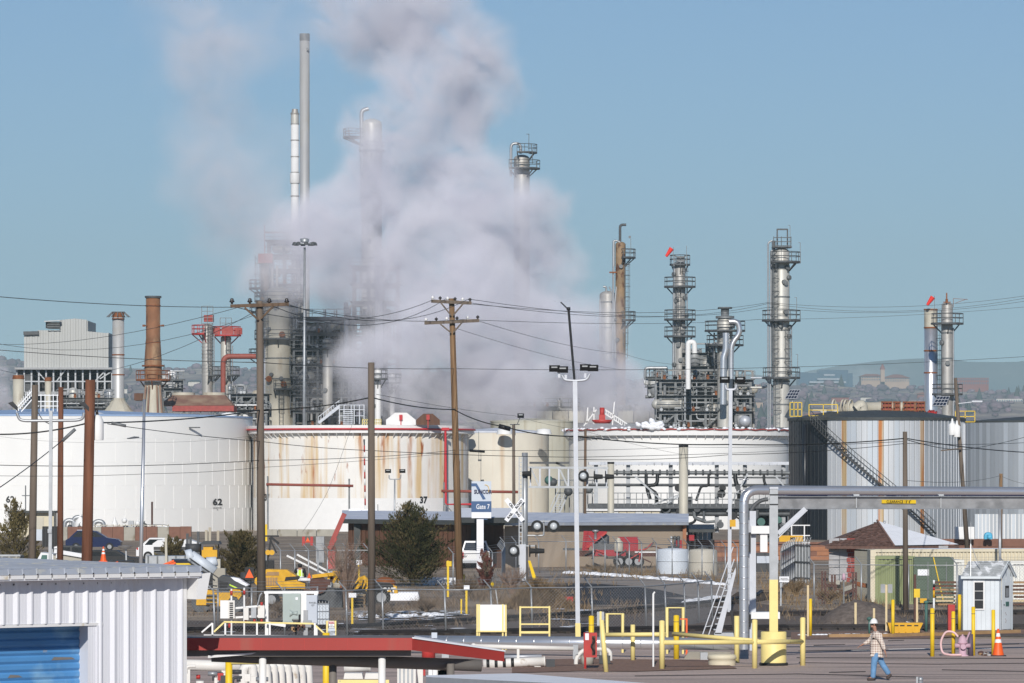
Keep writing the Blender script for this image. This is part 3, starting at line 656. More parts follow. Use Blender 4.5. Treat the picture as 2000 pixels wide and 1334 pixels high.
# lower corrugated wall of sheets right of the clad tank
t = T('sheet_wall', 'low grey corrugated sheet wall right of the leaning transformer pole', 'wall', (X(1955, 425), 425, 0))
for i in range(14):
    px = 1904+i*7.2; MB().box(X(px, 425), 425, 0, X(px+6.7, 425), 425.3+.05*(i % 2), Z(1004, 425)).b('wall_sheet', rnd.choice(['clad_blue', 'clad_grey']), t)
    MB().bar((X(px+6.95, 425), 424.95, 0), (X(px+6.95, 425), 424.95, Z(1004, 425)), .08).b('seam_strip', 'white_paint', t)
# duct and red machinery on the silver tank roof
t = T('roof_duct', 'fat tan duct with flanged elbows lying on the silver tank roof', 'duct', P(1700, 800, 440))
Yd = 441
d = MB().cyl(P(1690, 797, Yd), P(1805, 797, Yd), .58, n=14).cyl(P(1650, 800, Yd), P(1692, 797, Yd), .6, n=14); d.tube(bend([P(1672, 799, Yd-1), P(1683, 790, Yd-1), P(1686, 812, Yd-1)], .5), .55, 12); d.b('duct', 'shell_beige', t)
for px, tl in ((1629, 0), (1646, 2), (1652, 2), (1661, 3)):
    q = MB(); c = P(px, 794, Yd-.4); q.tube([c+Vector((.22*cos(a)+tl*.02*sin(a), .3*cos(a), .64*sin(a))) for a in [2*pi*i/18 for i in range(18)]], .09, 6, True); q.b('flange', 'shell_beige', t)
MB().cyl(P(1627, 812, Yd-.5), P(1648, 796, Yd+1), .5, n=12).b('elbow', 'insul_grey', t)
t = T('fan_skid', 'faded red caged fan skid on the silver tank roof beside the duct', 'machinery', P(1770, 800, 440))
for a, b_ in ((1722, 1742), (1745, 1758), (1764, 1786), (1788, 1806)):
    q = MB()
    for yy in (439.2, 440.6):
        for y in (785, 793, 801): q.bar(P(a, y, yy), P(b_, y, yy), .1)
        for i in range(4): q.bar(P(a+(b_-a)*i/3, 784, yy), P(a+(b_-a)*i/3, 812, yy), .08)
    q.b('cage_frame', 'rust', t, kind='stuff'); MB().box(X(a+2, 440), 439.5, Z(801, 440), X(b_-2, 440), 440.3, Z(786, 440)).b('guard_panel', 'red_faded', t)
q = MB()
for i in range(22): a = U(1722, 1835); q.cyl(P(a, 811, 439.4), P(a+U(-6, 8), U(800, 806), 440), .12, n=6)
q.b('red_pipework', 'red_paint', t)
# ================================================================ COLUMNS AND STACKS
def platform(t, x, Y, z, r0, r1, a0, a1, m='dark_steel', toe=True, rail=1.1, n=10):
    """part-ring deck with brackets; its railing is a sub-part"""
    d = MB().lathe((x, Y, z), [(r0, 0), (r1, 0), (r1, .22), (r0, .22)], n, a0, a1, sm=False)
    for k in (0, .5, 1):
        a = a0+(a1-a0)*k; d.bar((x+r0*cos(a), Y+r0*sin(a), z-1.1), (x+(r1-.1)*cos(a), Y+(r1-.1)*sin(a), z), .12)
    p = d.b('platform', m, t); q = MB()
    for k in (rail, rail*.55): q.tube([(x+(r1-.05)*cos(a), Y+(r1-.05)*sin(a), z+.2+k) for a in [a0+(a1-a0)*i/n for i in range(n+1)]], .045, 4)
    for i in range(0, n+1, 2):
        a = a0+(a1-a0)*i/n; q.bar((x+(r1-.05)*cos(a), Y+(r1-.05)*sin(a), z+.1), (x+(r1-.05)*cos(a), Y+(r1-.05)*sin(a), z+.2+rail), .075)
    for a in (a0, a1):
        for k in (rail, rail*.55): q.bar((x+r0*cos(a), Y+r0*sin(a), z+.2+k), (x+r1*cos(a), Y+r1*sin(a), z+.2+k), .07)
    q.b('railing', m, p); return p
def ladder(t, p, z0, z1, w=.5, m='dark_steel', cagew=.42):
    q = MB(); x, y = p
    for s_ in (-1, 1): q.bar((x+s_*w/2, y, z0), (x+s_*w/2, y, z1), .07)
    z = z0
    while z < z1: q.bar((x-w/2, y, z), (x+w/2, y, z), .04); z += .6
    o = q.b('ladder', m, t); h = MB(); z = z0+2
    while z < z1:
        h.tube([(x+cagew*cos(a), y-.05-.65*sin(a), z) for a in [pi*i/5 for i in range(6)]], .035, 4); z += 1.5
    for a in (.5, 1.57, 2.6): h.bar((x+cagew*cos(a), y-.05-.65*sin(a), z0+2), (x+cagew*cos(a), y-.05-.65*sin(a), z1), .04)
    h.b('ladder_cage', m, o); return o
def column(name, label, px, Y, wpx, ytop, ybot, m, cat='refinery column', dome=True, rings=(), plats=(), lads=(), pipes=(), noz=0, ringm='mid_steel', n=20, taper=0):
    """px, wpx: centre and width in photo pixels at distance Y; rows give heights; plats = (row, left px, right px, a0, a1)"""
    s_ = F/Y; x = X(px, Y); r = wpx/2/s_; z0 = max(0, Z(ybot, Y)); zt = Z(ytop, Y)
    t = T(name, label, cat, (x, Y, z0))
    prof = [(r*(1+taper), 0), (r, zt-z0-(r*.55 if dome else 0))]
    if dome: prof += [(r*sin(a), zt-z0-r*.55+r*.55*cos(a)) for a in [pi/2*(1-i/5) for i in range(1, 5)]]+[(.02, zt-z0)]
    else: prof += [(r-.12, zt-z0), (r-.12, zt-z0-2)]
    MB().lathe((x, Y, z0), prof, n).b('shell', m, t)
    for y in rings: rib(t, x, Y, r, Z(y, Y)-.08, .16, .06, ringm, 'band', 20)
    for pl in plats:
        y, reach, a0, a1 = pl[:4]; platform(t, x, Y, Z(y, Y), r, r+reach, a0, a1, pl[4] if len(pl) > 4 else 'dark_steel')
    for (dx, ya, yb) in lads: ladder(t, (x+dx*r, Y-r*max(.25, sqrt(max(0, 1-dx*dx)))-.35), Z(yb, Y), Z(ya, Y))
    for pp in pipes:
        pts = [P(a, b_, Y-r*.2-.2) for a, b_ in pp[0]]
        MB().tube(bend(pts, .9), pp[1], 8).b('riser_pipe', pp[2] if len(pp) > 2 else 'galv', t)
    for i in range(noz):
        a = -U(.2, 2.9); z = z0+(zt-z0)*U(.1, .92); MB().cyl((x+r*cos(a), Y+r*sin(a), z), (x+(r+.35)*cos(a), Y+(r+.35)*sin(a), z), .28, n=8).b('nozzle', 'mid_steel', t)
    return t, x, r
FR, LF, RT, ALL = (-pi, 0), (-pi*1.3, -pi*.55), (-pi*.45, pi*.25), (-pi*1.2, pi*.2)
# tall stacks
t, x, r = column('tall_stack', 'tallest grey steel stack with dark tip rising left of the steam', 595, 650, 19.5, 66, 800, 'stack_metal', 'chimney', False, n=28)
MB().lathe((x, 650, Z(80, 650)), [(r+.01, 0), (r+.012, Z(66, 650)-Z(80, 650))], 28).b('sooty_tip', 'mid_steel', t); MB().cb(P(601, 96, 649.2), .3, .3, .4).b('sampling_port', 'mid_steel', t)
t, x, r = column('tall_stack', 'shorter white banded stack with conical top just left of the tallest stack', 576, 656, 15.5, 224, 800, 'white_paint', 'chimney', False, rings=(222, 242, 274, 306, 337, 347, 358, 383), n=24, ringm='insul_grey')
MB().lathe((x, 656, Z(224, 656)), [(r, 0), (r*.72, .8)], 24).b('cone_top', 'insul_grey', t); MB().lathe((x, 656, Z(242, 656)), [(r+.01, 0), (r+.012, Z(224, 656)-Z(242, 656))], 24).b('grey_band', 'insul_pale', t)
MB().lathe((x, 656, Z(358, 656)), [(r+.1, 0), (r+.14, .15), (r+.14, 1.3), (r+.1, 1.45)], 24).b('collar', 'white_paint', t)
t, x, r = column('capped_stack', 'silver stack with flared rain cap and rusty band right of the grey clad building', 231, 600, 23, 612, 812, 'stack_metal', 'chimney', False, rings=(623, 693, 732), n=24, ringm='rust', taper=.05)
MB().lathe((x, 600, Z(620, 600)), [(r+.02, 0), (r+.02, .75)], 24).b('rusty_rim', 'rust', t)
q = MB()
for k in range(12): a = 2*pi*k/12; q.bar((x+(r+.75)*cos(a), 600+(r+.75)*sin(a), Z(619, 600)), (x+(r+.1)*cos(a), 600+(r+.1)*sin(a), Z(610, 600)), .09)
q.lathe((x, 600, Z(619, 600)), [(r+.6, 0), (r+.85, 0)], 24).lathe((x, 600, Z(610.5, 600)), [(r-.3, 0), (r+.1, 0), (r+.1, .12), (r-.3, .12)], 24); q.b('rain_cap', 'mid_steel', t)
MB().lathe((x, 600, Z(812, 600)), [(2.4, 0), (r+.1, 2.0), (r+.1, 2.3)], 12, sm=False).b('conical_base', 'shell_beige', t)
t, x, r = column('rust_stack', 'brown rusted stack widening to a platform near its foot', 299, 585, 28, 580, 705, 'rust_stack', 'chimney', False, rings=(597, 669), n=28, ringm='rust')
MB().lathe((x, 585, Z(741, 585)), [(r*1.2, 0), (r*1.22, Z(706, 585)-Z(741, 585)), (r*1.0, Z(660, 585)-Z(741, 585))], 28).b('flared_foot', 'rust_stack', t)
rib(t, x, 585, r, Z(580, 585)-.12, .24, .15, 'dark_steel', 'top_flange'); rib(t, x, 585, r*1.18, Z(716, 585), .2, .35, 'rust', 'clamp_ring')
platform(t, x, 585, Z(744, 585), r*1.2, r*1.2+1.1, *ALL, 'rust', n=14)
MB().lathe((x, 585, Z(812, 585)), [(1.55, 0), (1.1, Z(755, 585)-Z(812, 585)), (1.1, Z(745, 585)-Z(812, 585))], 20).b('cone_base', 'shell_beige', t)
for px in (281, 318): MB().cb(P(px, 636, 584), .35, .3, .25).bar(P(px, 636, 584), P(299, 636, 585), .12).b('bracket', 'rust', t)
q = MB()
for px in (285, 291, 306, 312): q.bar(P(px, 752, 583.5), P(px+(px-299)*.35, 812, 583.3), .22)
q.b('strut', 'rust_roof', t)
for px, Y, w, yt, lb in ((36, 590, 22, 733, 'short rust stained flue at the far left'), (94, 596, 13, 737, 'narrow brown flue behind the left wooden pole')):
    t, x, r = column('flue', lb, px, Y, w, yt, 812, 'shell_beige', 'chimney', False, rings=(yt+6,), ringm='rust'); MB().lathe((x, Y, Z(yt+6, Y)), [(r+.02, 0), (r+.02, .4)], 20).b('sooty_rim', 'rust', t)
t, x, r = column('silver_stack', 'bright silver banded stack under a red windsock on the right', 1818, 560, 25.5, 603, 812, 'bright_metal', 'chimney', False, rings=(605, 640, 685, 728), n=28, ringm='rust')
MB().lathe((x, 560, Z(640, 560)), [(r+.015, 0), (r+.015, Z(603, 560)-Z(640, 560))], 28).b('tan_top', 'shell_beige', t)
ladder(t, (x+r+.2, 559.5), Z(790, 560), Z(606, 560))
# right-hand columns
t, x, r = column('slim_column', 'slim grey column with a rusty brown pipe beside the silver stack', 1850, 552, 22, 590, 812, 'insul_grey', rings=(650, 700), plats=((634, 1.3, *ALL), (772, 1.2, *ALL)), pipes=(([(1849, 584), (1849, 772)], .16, 'rust'), ([(1862, 640), (1862, 780), (1868, 790)], .1), ([(1858, 770), (1862, 780), (1862, 812)], .12)), noz=4)
q = MB().bar(P(1849, 572, 551), P(1849, 592, 551), .15).bar(P(1842, 590, 551), P(1857, 590, 551), .08).bar(P(1862, 583, 551), P(1890, 585, 551), .05).bar(P(1862, 600, 551), P(1862, 583, 551), .05).bar(P(1866, 592, 551), P(1888, 584, 551), .05); q.b('vent_pipes', 'rust', t)
t, x, r = column('tall_column', 'tall pale grey column with three platforms standing alone right of centre', 1526, 545, 32, 484, 835, 'insul_pale', rings=(525, 580, 645, 700, 745, 790),
    plats=((514, 1.35, -pi*.7, pi*.2), (628, 1.35, *ALL), (740, 1.3, *ALL)), lads=((-.75, 500, 628), (.75, 640, 740), (-.5, 740, 835), (-.75, 628, 740)),
    pipes=(([(1512, 490), (1506, 490), (1504, 835)], .13), ([(1508, 470), (1500, 474), (1500, 835)], .10), ([(1511, 470), (1511, 740)], .22, 'mid_steel'), ([(1546, 640), (1546, 740)], .06)), noz=9)
q = MB()
for xx in (1518, 1538): q.bar(P(xx, 447, 544), P(xx, 486, 544), .16); q.bar(P(xx, 470, 545.5), P(xx, 486, 545.5), .1)
q.bar(P(1518, 448, 544), P(1538, 448, 544), .18); 
for y in (464, 472, 480): q.bar(P(1511, y, 543.5), P(1545, y, 543.5), .09)
for xx in (1511, 1526, 1545): q.bar(P(xx, 462, 543.5), P(xx, 484, 543.5), .08)
q.box(X(1508, 545), 544, Z(484, 545), X(1546, 545), 546.4, Z(482, 545)); q.b('davit_frame', 'dark_steel', t)
for xx, y in ((1543, 440), (1563, 474), (1556, 581), (1558, 692)): MB().bar(P(xx, y, 544), P(xx, y+40, 544), .06).bar(P(xx-4, y, 544), P(xx, y, 544), .05).b('lamp_arm', 'mid_steel', t)
t, x, r = column('slim_column', 'speckled grey column under a red windsock left of the pair of floodlights', 1328, 575, 22, 515, 745, 'insul_grey', rings=(560, 600, 650), plats=((562, 1.3, *ALL), (626, 1.3, *ALL), (659, 1.3, *ALL), (519, .6, *ALL)),
    lads=((.85, 522, 562), (-.3, 562, 660)), pipes=(([(1338, 512), (1317, 512), (1315, 740)], .16), ([(1320, 560), (1319, 700), (1319, 740)], .09), ([(1342, 540), (1342, 700)], .08)), noz=10)
q = MB()
for xx in (1317, 1329, 1341): q.bar(P(xx, 500, 574), P(xx, 520, 574), .09)
for y in (501, 509): q.bar(P(1317, y, 574), P(1341, y, 574), .08)
q.bar(P(1341, 480, 574), P(1341, 501, 574), .06).cb(P(1329, 508, 575), .9, .9, .9); q.b('top_frame', 'mid_steel', t)
t, x, r = column('rusty_column', 'narrow brown rust blotched column with gooseneck vent rising out of the steam', 1212, 640, 20, 472, 812, 'rust_column', plats=((505, 1.4, *RT), (627, 1.4, *RT)), lads=((1.25, 505, 630), (.95, 630, 700)),
    pipes=(([(1199, 520), (1199, 470), (1205, 470), (1212, 474)], .14), ([(1198, 470), (1197, 700)], .14, 'galv'), ([(1204, 560), (1200, 600), (1202, 700)], .14, 'galv')), noz=6)
MB().tube(bend([P(1211, 474, 640), P(1211, 439, 640), P(1223, 439, 640)], .5), .18, 8).b('gooseneck_vent', 'dark_steel', t)
MB().bar(P(1190, 532, 639.5), P(1205, 532, 639.5), .2).b('side_nozzle', 'rust', t); MB().bar(P(1232, 466, 639), P(1232, 500, 639), .07).cb(P(1230, 463, 639), .3, .1, .35).b('lamp_arm', 'mid_steel', t)
column('fat_column', 'stout grey column behind the narrow rusty column', 1187, 648, 32, 568, 812, 'insul_grey', rings=(590, 640, 690), pipes=(([(1172, 700), (1172, 585)], .14), ([(1178, 560), (1184, 560), (1184, 700)], .14), ([(1195, 700), (1195, 570), (1190, 560)], .1)), noz=3)
t, x, r = column('short_column', 'pale column with big looping silver pipes beside the floodlit mast', 1416, 570, 30, 618, 835, 'insul_pale', rings=(640, 655, 680), plats=((648, 1.6, *ALL), (676, 1.4, *ALL)), lads=((-1.1, 650, 740),), pipes=(([(1395, 700), (1395, 650)], .1),), noz=5)
q = MB().tube(bend([P(1424, 628, 567), P(1441, 628, 567), P(1446, 650, 567), P(1428, 672, 567), P(1428, 740, 567)], 1.2, 6), .34, 12).tube(bend([P(1418, 650, 566), P(1418, 685, 566), P(1413, 698, 566), P(1412, 790, 566)], 1, 5), .42, 12); q.b('loop_pipe', 'bright_metal', t)
q = MB().lathe((x, 570, Z(622, 570)), [(1.15, 0), (1.15, .3), (.5, .3), (.5, 1.2), (.9, 1.2), (.9, 1.4)], 14); q.b('top_flange', 'mid_steel', t)
t, x, r = column('hidden_column', 'top of a grey column with looped pipe and platforms poking above the steam', 1019, 660, 31, 302, 812, 'insul_grey', rings=(322, 340), plats=((331, 1.5, -pi*.75, pi*.2), (300, 1.1, -pi*.6, pi*.2)), noz=3,
    pipes=(([(998, 345), (998, 280), (1017, 280), (1017, 300)], .2, 'galv'), ([(1010, 345), (1010, 320)], .15)))
q = MB().bar(P(1033, 262, 658), P(1033, 300, 658), .08).bar(P(1028, 262, 658), P(1034, 262, 658), .07).bar(P(1040, 292, 658), P(1040, 320, 658), .09)
q.b('lamp_arm', 'dark_steel', t)
t, x, r = column('veiled_column', 'pale column with curved overhead pipe showing faintly through the steam', 726, 655, 40, 232, 812, 'insul_pale', plats=((270, 2.6, -pi*1.2, -pi*.8), (296, .4, *ALL)), pipes=(([(708, 400), (706, 216), (720, 212)], .28, 'galv'),), noz=2)
for px, Y, w, yt, m_, lb in ((545, 632, 58, 560, 'shell_beige', 'broad beige column with round manholes left of the steam'), ):
    t, x, r = column('broad_column', lb, px, Y, w, yt, 835, m_, rings=(600, 700, 740), plats=((664, 1.4, *ALL), (590, 1.4, *ALL), (762, 1.5, -pi*.55, pi*.1)), lads=((.9, 560, 664), (.2, 760, 830), (.95, 664, 760), (-.85, 600, 700)), pipes=(([(518, 640), (518, 835)], .22, 'galv_light'), ([(574, 700), (574, 830)], .14), ([(530, 560), (530, 660)], .12), ([(536, 550), (536, 664)], .1), ([(560, 664), (560, 740), (570, 750), (570, 830)], .1)), noz=6)
    for (xx, yy) in ((551, 653), (525, 740), (554, 750)): MB().cyl(P(xx, yy, Y-r*.95), P(xx, yy, Y-r*.95-.5), .42, n=14).b('manhole', 'rust', t)
t, x, r = column('red_column', 'slim reddish brown column at the left edge of the steam', 517, 640, 17, 497, 800, 'rust_column', plats=((565, 1.6, *LF), (700, 1.6, *LF), (612, 1.5, *LF)), lads=((-1.6, 500, 565), (-1.5, 570, 700)), pipes=(([(532, 620), (532, 500), (528, 495)], .2, 'insul_pale'), ([(541, 660), (541, 520)], .2, 'insul_pale')), noz=3)
MB().bar(P(517, 440, 640), P(517, 500, 640), .08).bar(P(517, 455, 640), P(545, 455, 640), .05).cb(P(519, 505, 639), 2.0, 1.8, 1.3).b('top_frame', 'red_faded', t)
for px, Y, w, yt, yb, m_, lb in ((740, 628, 15, 500, 812, 'white_paint', 'white vessel column half lost in steam above the wooden pole'), (738, 600, 12, 720, 835, 'white_paint', 'white vertical pipe vessel right of the short wooden pole'), (766, 604, 10, 728, 812, 'white_paint', 'thin white vertical vessel at the edge of the steam'), (676, 626, 9, 590, 700, 'stack_metal', 'thin vent stack poking out of the steam left of centre'), (640, 622, 20, 660, 812, 'insul_grey', 'ribbed grey vessel beside the steam behind the lamp mast')):
    column('vessel', lb, px, Y, w, yt, yb, m_, 'process vessel', rings=(yt+12, yt+30), plats=((yt+22, .9, *ALL),) if w > 9 else (), noz=2)
# red topped twin columns on the left
for px, Y, w, yt, yb, lb in ((405, 622, 21, 632, 770, 'ribbed grey column with red top platform left of its twin'), (441, 624, 20, 655, 775, 'smooth grey column with wide red top platform right of its twin')):
    t, x, r = column('red_topped_column', lb, px, Y, w, yt, yb, 'insul_pale' if px > 420 else 'insul_grey', rings=[yt+10+7*i for i in range(14)] if px < 420 else (), plats=((yt+22 if px < 420 else yt+2, 1.4, *(LF if px < 420 else ALL), 'red_paint'), (735, 1.2, *RT)), lads=((.6, yt, 735),), pipes=(([(px+13, yt+20), (px+13, 770)], .08),), ringm='insul_grey')
    q = MB(); wz = 11
    for dx in (-wz, 0, wz): q.bar(P(px+dx, yt-34, Y-1), P(px+dx, yt+2, Y-1), .08); q.bar(P(px+dx, yt-34, Y+1), P(px+dx, yt+2, Y+1), .08)
    for y in (-34, -24, -12, 0): q.bar(P(px-wz, yt+y, Y-1), P(px+wz, yt+y, Y-1), .07)
    q.b('top_frame', 'mid_steel', t); MB().cb(P(px+3, yt-10, Y), 1.3, 1.2, .9).b('hoist', 'red_faded', t)
    if px > 420:
        q = MB()
        for i in range(26): a = U(-pi, 0); q.cb((x+(r+1.3)*cos(a), Y+(r+1.3)*sin(a), Z(yt+2, Y)+.7), .5, .1, .9)
        q.b('red_panels', 'red_faded', t)
one(MB().tube(bend([P(436, 788, 615), P(436, 696, 615), P(500, 696, 615)], 1.0, 6), .36, 10), 'elbow_pipe', 'brick_red_pipe', 'thick red brown pipe bending right in front of the twin columns', 'pipe', P(436, 788, 615))
# windsocks
for px, py, Y, yb, lb in ((1306, 493, 572, 520, 'red windsock hanging from the speckled grey column'), (1816, 588, 558, 606, 'red windsock above the silver stack')):
    t = T('windsock', lb, 'windsock', P(px+6, yb, Y)); MB().bar(P(px+9, py-10, Y), P(px+9, yb, Y), .06).b('mast', 'mid_steel', t)
    MB().cyl(P(px+6, py-8, Y), P(px-5, py+8, Y), .32, .17, 10, False).b('sock', 'windsock', t)
# ================================================================ PROCESS UNITS
def unit(name, label, px0, px1, ytop, ybot, Y, dep, nx, lev, seed, npipe=30, nves=5, fill=True, m='mid_steel', pcols=('galv', 'mid_steel', 'grey_steel', 'insul_grey')):
    """open steel process structure: columns, beams, decks with railings, braces, vessels and pipe runs"""
    q = random.Random(seed); x0, x1 = X(px0, Y), X(px1, Y); z0, z1 = max(0, Z(ybot, Y)), Z(ytop, Y); t = T(name, label, 'process unit', ((x0+x1)/2, Y, z0))
    xs = [x0+(x1-x0)*i/nx for i in range(nx+1)]; zs = [z0+(z1-z0)*i/lev for i in range(1, lev+1)]
    for x in xs:
        MB().bar((x, Y, z0), (x, Y, z1), .30).bar((x, Y+dep, z0), (x, Y+dep, z1), .30).b('frame_post', m, t)
    for k, z in enumerate(zs):
        c = MB()
        for y in (Y, Y+dep): c.box(x0, y-.11, z-.4, x1, y+.11, z)
        for x in xs: c.box(x-.1, Y, z-.36, x+.1, Y+dep, z-.04)
        o = c.b('beam', m, t); MB().box(x0-.5, Y-.7, z+.01, x1+.5, Y+dep, z+.08).b('deck', 'dark_steel', t)
        r = MB()
        for h in (.55, 1.1): r.bar((x0-.5, Y-.65, z+h), (x1+.5, Y-.65, z+h), .07)
        n = int((x1-x0)/1.4)+1
        for i in range(n+1): r.bar((x0-.5+(x1-x0+1)*i/n, Y-.65, z), (x0-.5+(x1-x0+1)*i/n, Y-.65, z+1.1), .06)
        r.b('railing', m, t)
    for i in range(nx):
        k = q.randrange(lev); za = z0 if k == 0 else zs[k-1]; MB().bar((xs[i], Y+.1, za), (xs[i+1], Y+.1, zs[k]-.3), .2).b('brace', m, t)
    if fill: MB().box(x0+.3, Y+dep*.75, z0, x1-.3, Y+dep*.8, z1-.5).b('shade_sheet', 'black', t)  # black sheet painted in for the shadow deep inside the open frame
    for i in range(nves):
        x = q.uniform(x0+.8, x1-.8); k = q.randrange(lev); z = (z0 if k == 0 else zs[k-1])+.1; r = q.uniform(.4, .95); h = q.uniform(1.2, 2.6); y = Y+q.uniform(.2, dep*.6)
        v = MB()
        if q.random() < .5: v.lathe((x, y, z), [(r*.7, 0), (r, .25), (r, h), (r*.75, h+.3), (.02, h+.42)], 14)
        else:
            v.cyl((x-h*.6, y, z+r), (x+h*.6, y, z+r), r*.8, n=14)
            for e in (-1, 1): v.sph((x+e*h*.6, y, z+r), r*.8, 10, 6)
        v.b('vessel', q.choice(['insul_pale', 'insul_grey', 'galv', 'white_paint', 'shell_beige', 'grey_steel']), t)
    for i in range(npipe):
        x = q.uniform(x0, x1); y = Y+q.uniform(-.5, dep*.5); z = q.uniform(z0, z1); r = q.choice([.06, .08, .1, .14, .2]); pts = [(x, y, z)]
        for s in range(q.randint(1, 4)):
            d = q.random(); a, b_, c = pts[-1]
            if d < .5: c = max(z0, min(z1+1.2, c+q.choice([-1, 1])*q.uniform(1, 5)))
            elif d < .85: a = max(x0-.5, min(x1+.5, a+q.choice([-1, 1])*q.uniform(1, 5)))
            else: b_ = min(Y+dep, b_+q.uniform(.5, 2))
            if (Vector((a, b_, c))-Vector(pts[-1])).length > .5: pts.append((a, b_, c))
        if len(pts) > 1: MB().tube(bend(pts, .4, 3), r, 7).b('pipe', q.choice(pcols), t)
    for i in range(npipe//3):
        x = q.uniform(x0, x1); y = Y-.6; z = q.choice(zs+[z0]); c = MB(); c.cyl((x, y, z), (x, y, z+.5), .12, n=7).lathe((x, y, z+.5), [(.22, 0), (.22, .1)], 8).cyl((x, y-.15, z+.25), (x, y+.15, z+.25), .2, n=8); c.b('valve', q.choice(['dark_steel', 'mid_steel', 'rust', 'galv']), t)
    return t
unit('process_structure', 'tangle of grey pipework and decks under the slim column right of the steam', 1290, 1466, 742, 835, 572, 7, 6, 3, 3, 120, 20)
unit('process_structure', 'stack of grey decks between the speckled column and the looping silver pipes', 1340, 1400, 690, 742, 574, 4, 2, 2, 5, 22, 4, False)
unit('process_structure', 'dark steel structure with many levels half hidden at the left side of the steam', 574, 690, 620, 832, 630, 8, 5, 7, 11, 80, 20)
unit('process_structure', 'steel frame with decks rising into the steam behind the short wooden pole', 690, 776, 520, 832, 636, 7, 3, 9, 13, 50, 10, False)
unit('process_structure', 'low pipework and vessels right of the rusty hip roofed cooler', 448, 520, 770, 832, 600, 5, 3, 2, 17, 36, 5, False)
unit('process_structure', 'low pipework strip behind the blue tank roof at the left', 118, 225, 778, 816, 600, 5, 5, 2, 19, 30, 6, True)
unit('process_structure', 'small pipework cluster between the rust stack and the twin columns', 322, 352, 742, 776, 610, 3, 2, 2, 23, 16, 3, False)
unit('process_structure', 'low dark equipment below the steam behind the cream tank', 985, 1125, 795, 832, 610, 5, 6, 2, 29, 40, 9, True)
unit('process_structure', 'grey pipe deck in the steam left of the speckled column', 1268, 1296, 737, 775, 585, 3, 1, 2, 31, 14, 3, False)
unit('process_structure', 'tall steel frame of platforms fading into the steam above the broad beige column', 524, 584, 470, 640, 648, 5, 2, 6, 41, 26, 3, False)
# cooling tower under the steam
t = T('cooling_tower', 'long grey green cooling tower half hidden in its own steam', 'cooling tower', (X(1140, 612), 612, 0))
for i in range(10):
    a = 985+i*31.5; MB().box(X(a, 612), 609, Z(826, 612), X(a+30, 612), 622, Z(803, 612)).b('cell_wall', rnd.choice(['tank_cream', 'concrete']), t)
    MB().lathe((X(a+15, 615), 615, Z(803, 615)), [(1.0, 0), (.85, .8)], 14).b('fan_ring', 'concrete', t)
q = MB()
for y in (797, 800): q.bar(P(985, y, 608.9), P(1300, y, 608.9), .07)
for i in range(46): q.bar(P(985+7*i, 796, 608.9), P(985+7*i, 804, 608.9), .06)
q.b('railing', 'mid_steel', t)
one(MB().tube(bend([P(1466, 738, 560), P(1497, 738, 560), P(1504, 730, 560), P(1504, 720, 560)], .4), .1, 7), 'pipe_run', 'galv_light', 'thin silver pipe reaching from the pipe decks to the tall pale column', 'pipe', P(1466, 738, 560))
one(MB().tube(bend([P(1466, 757, 560), P(1494, 757, 560), P(1504, 748, 560), P(1504, 735, 560)], .5), .15, 7), 'pipe_run', 'insul_pale', 'lower pale pipe reaching from the pipe decks to the tall pale column', 'pipe', P(1466, 757, 560))
one(MB().tube(bend([P(1344, 760, 566), P(1344, 668, 566), P(1356, 668, 566), P(1357, 690, 566)], .8), .32, 10), 'white_pipe', 'white_paint', 'white pipe with hooked top right of the speckled column', 'pipe', P(1344, 760, 566))
one(MB().sph(P(1455, 823, 565), .75, 14, 9).cyl(P(1455, 831, 565), P(1455, 823, 565), .3), 'round_vessel', 'galv_light', 'small silver ball vessel at the foot of the pipe decks', 'process vessel', P(1455, 835, 565))
# metal clad building on a steel frame
Yb = 650; t = T('clad_building', 'grey ribbed metal clad building on an open steel frame with roof vent', 'building', (X(132, Yb), Yb, 0))
def ribwall(pxa, pxb, za, zb, name, m, pitch=5.2):
    n = max(1, int((pxb-pxa)/pitch))
    for i in range(n):
        a = pxa+(pxb-pxa)*i/n; b_ = pxa+(pxb-pxa)*(i+1)/n
        zz = za(a) if callable(za) else Z(za, Yb); z1 = zb((a+b_)/2) if callable(zb) else Z(zb, Yb)
        MB().box(X(a, Yb), Yb+.06*(i % 2), zz, X(b_, Yb)-.02, Yb+.5, z1).b(name, m, t)
ztop = lambda a: Z(652 if a < 76 else 645 if a < 118 else (622+abs(a-146)*.11) if a < 171 else 647+(a-171)*.10, Yb)
ribwall(47, 212, 718, ztop, 'wall_sheet', 'metal_siding')
MB().box(X(47, Yb), Yb+.5, Z(718, Yb), X(212, Yb), Yb+14, Z(650, Yb)).b('rear_body', 'metal_siding', t)
MB().box(X(118, Yb), Yb+.5, Z(650, Yb), X(171, Yb), Yb+13, Z(626, Yb)).b('roof_monitor', 'metal_siding', t)
MB().bar(P(46, 651, Yb-.2), P(76, 650, Yb-.2), .5).b('parapet', 'dark_steel', t)
v = MB().box(X(90, Yb), Yb-.5, Z(641, Yb), X(117, Yb), Yb+4, Z(629, Yb)); v.b('vent_box', 'black', t)
for i in range(4): MB().bar(P(92, 631+3.2*i, Yb-.8), P(117, 631+3.2*i, Yb-.8), .2, .05).b('louvre', 'grey_steel', t)
MB().bar(P(87, 628, Yb-.8), P(119, 626, Yb-.8), .9, .15).b('vent_hood', 'galv', t)
for i in range(14):
    px = 33+i*14.3; MB().bar(P(px, 720, Yb), P(px, 766, Yb), .22).b('frame_post', 'galv', t)
for y in (719, 745): MB().bar(P(32, y, Yb-.05), P(221, y, Yb-.05), .18).b('frame_beam', 'galv', t)
for a, b_ in (((185, 745), (208, 722)), ((70, 722), (90, 744)), ((195, 740), (219, 725)), ((110, 745), (128, 722))): MB().bar(P(*a, Yb-.1), P(*b_, Yb-.1), .16).b('brace', 'galv', t)
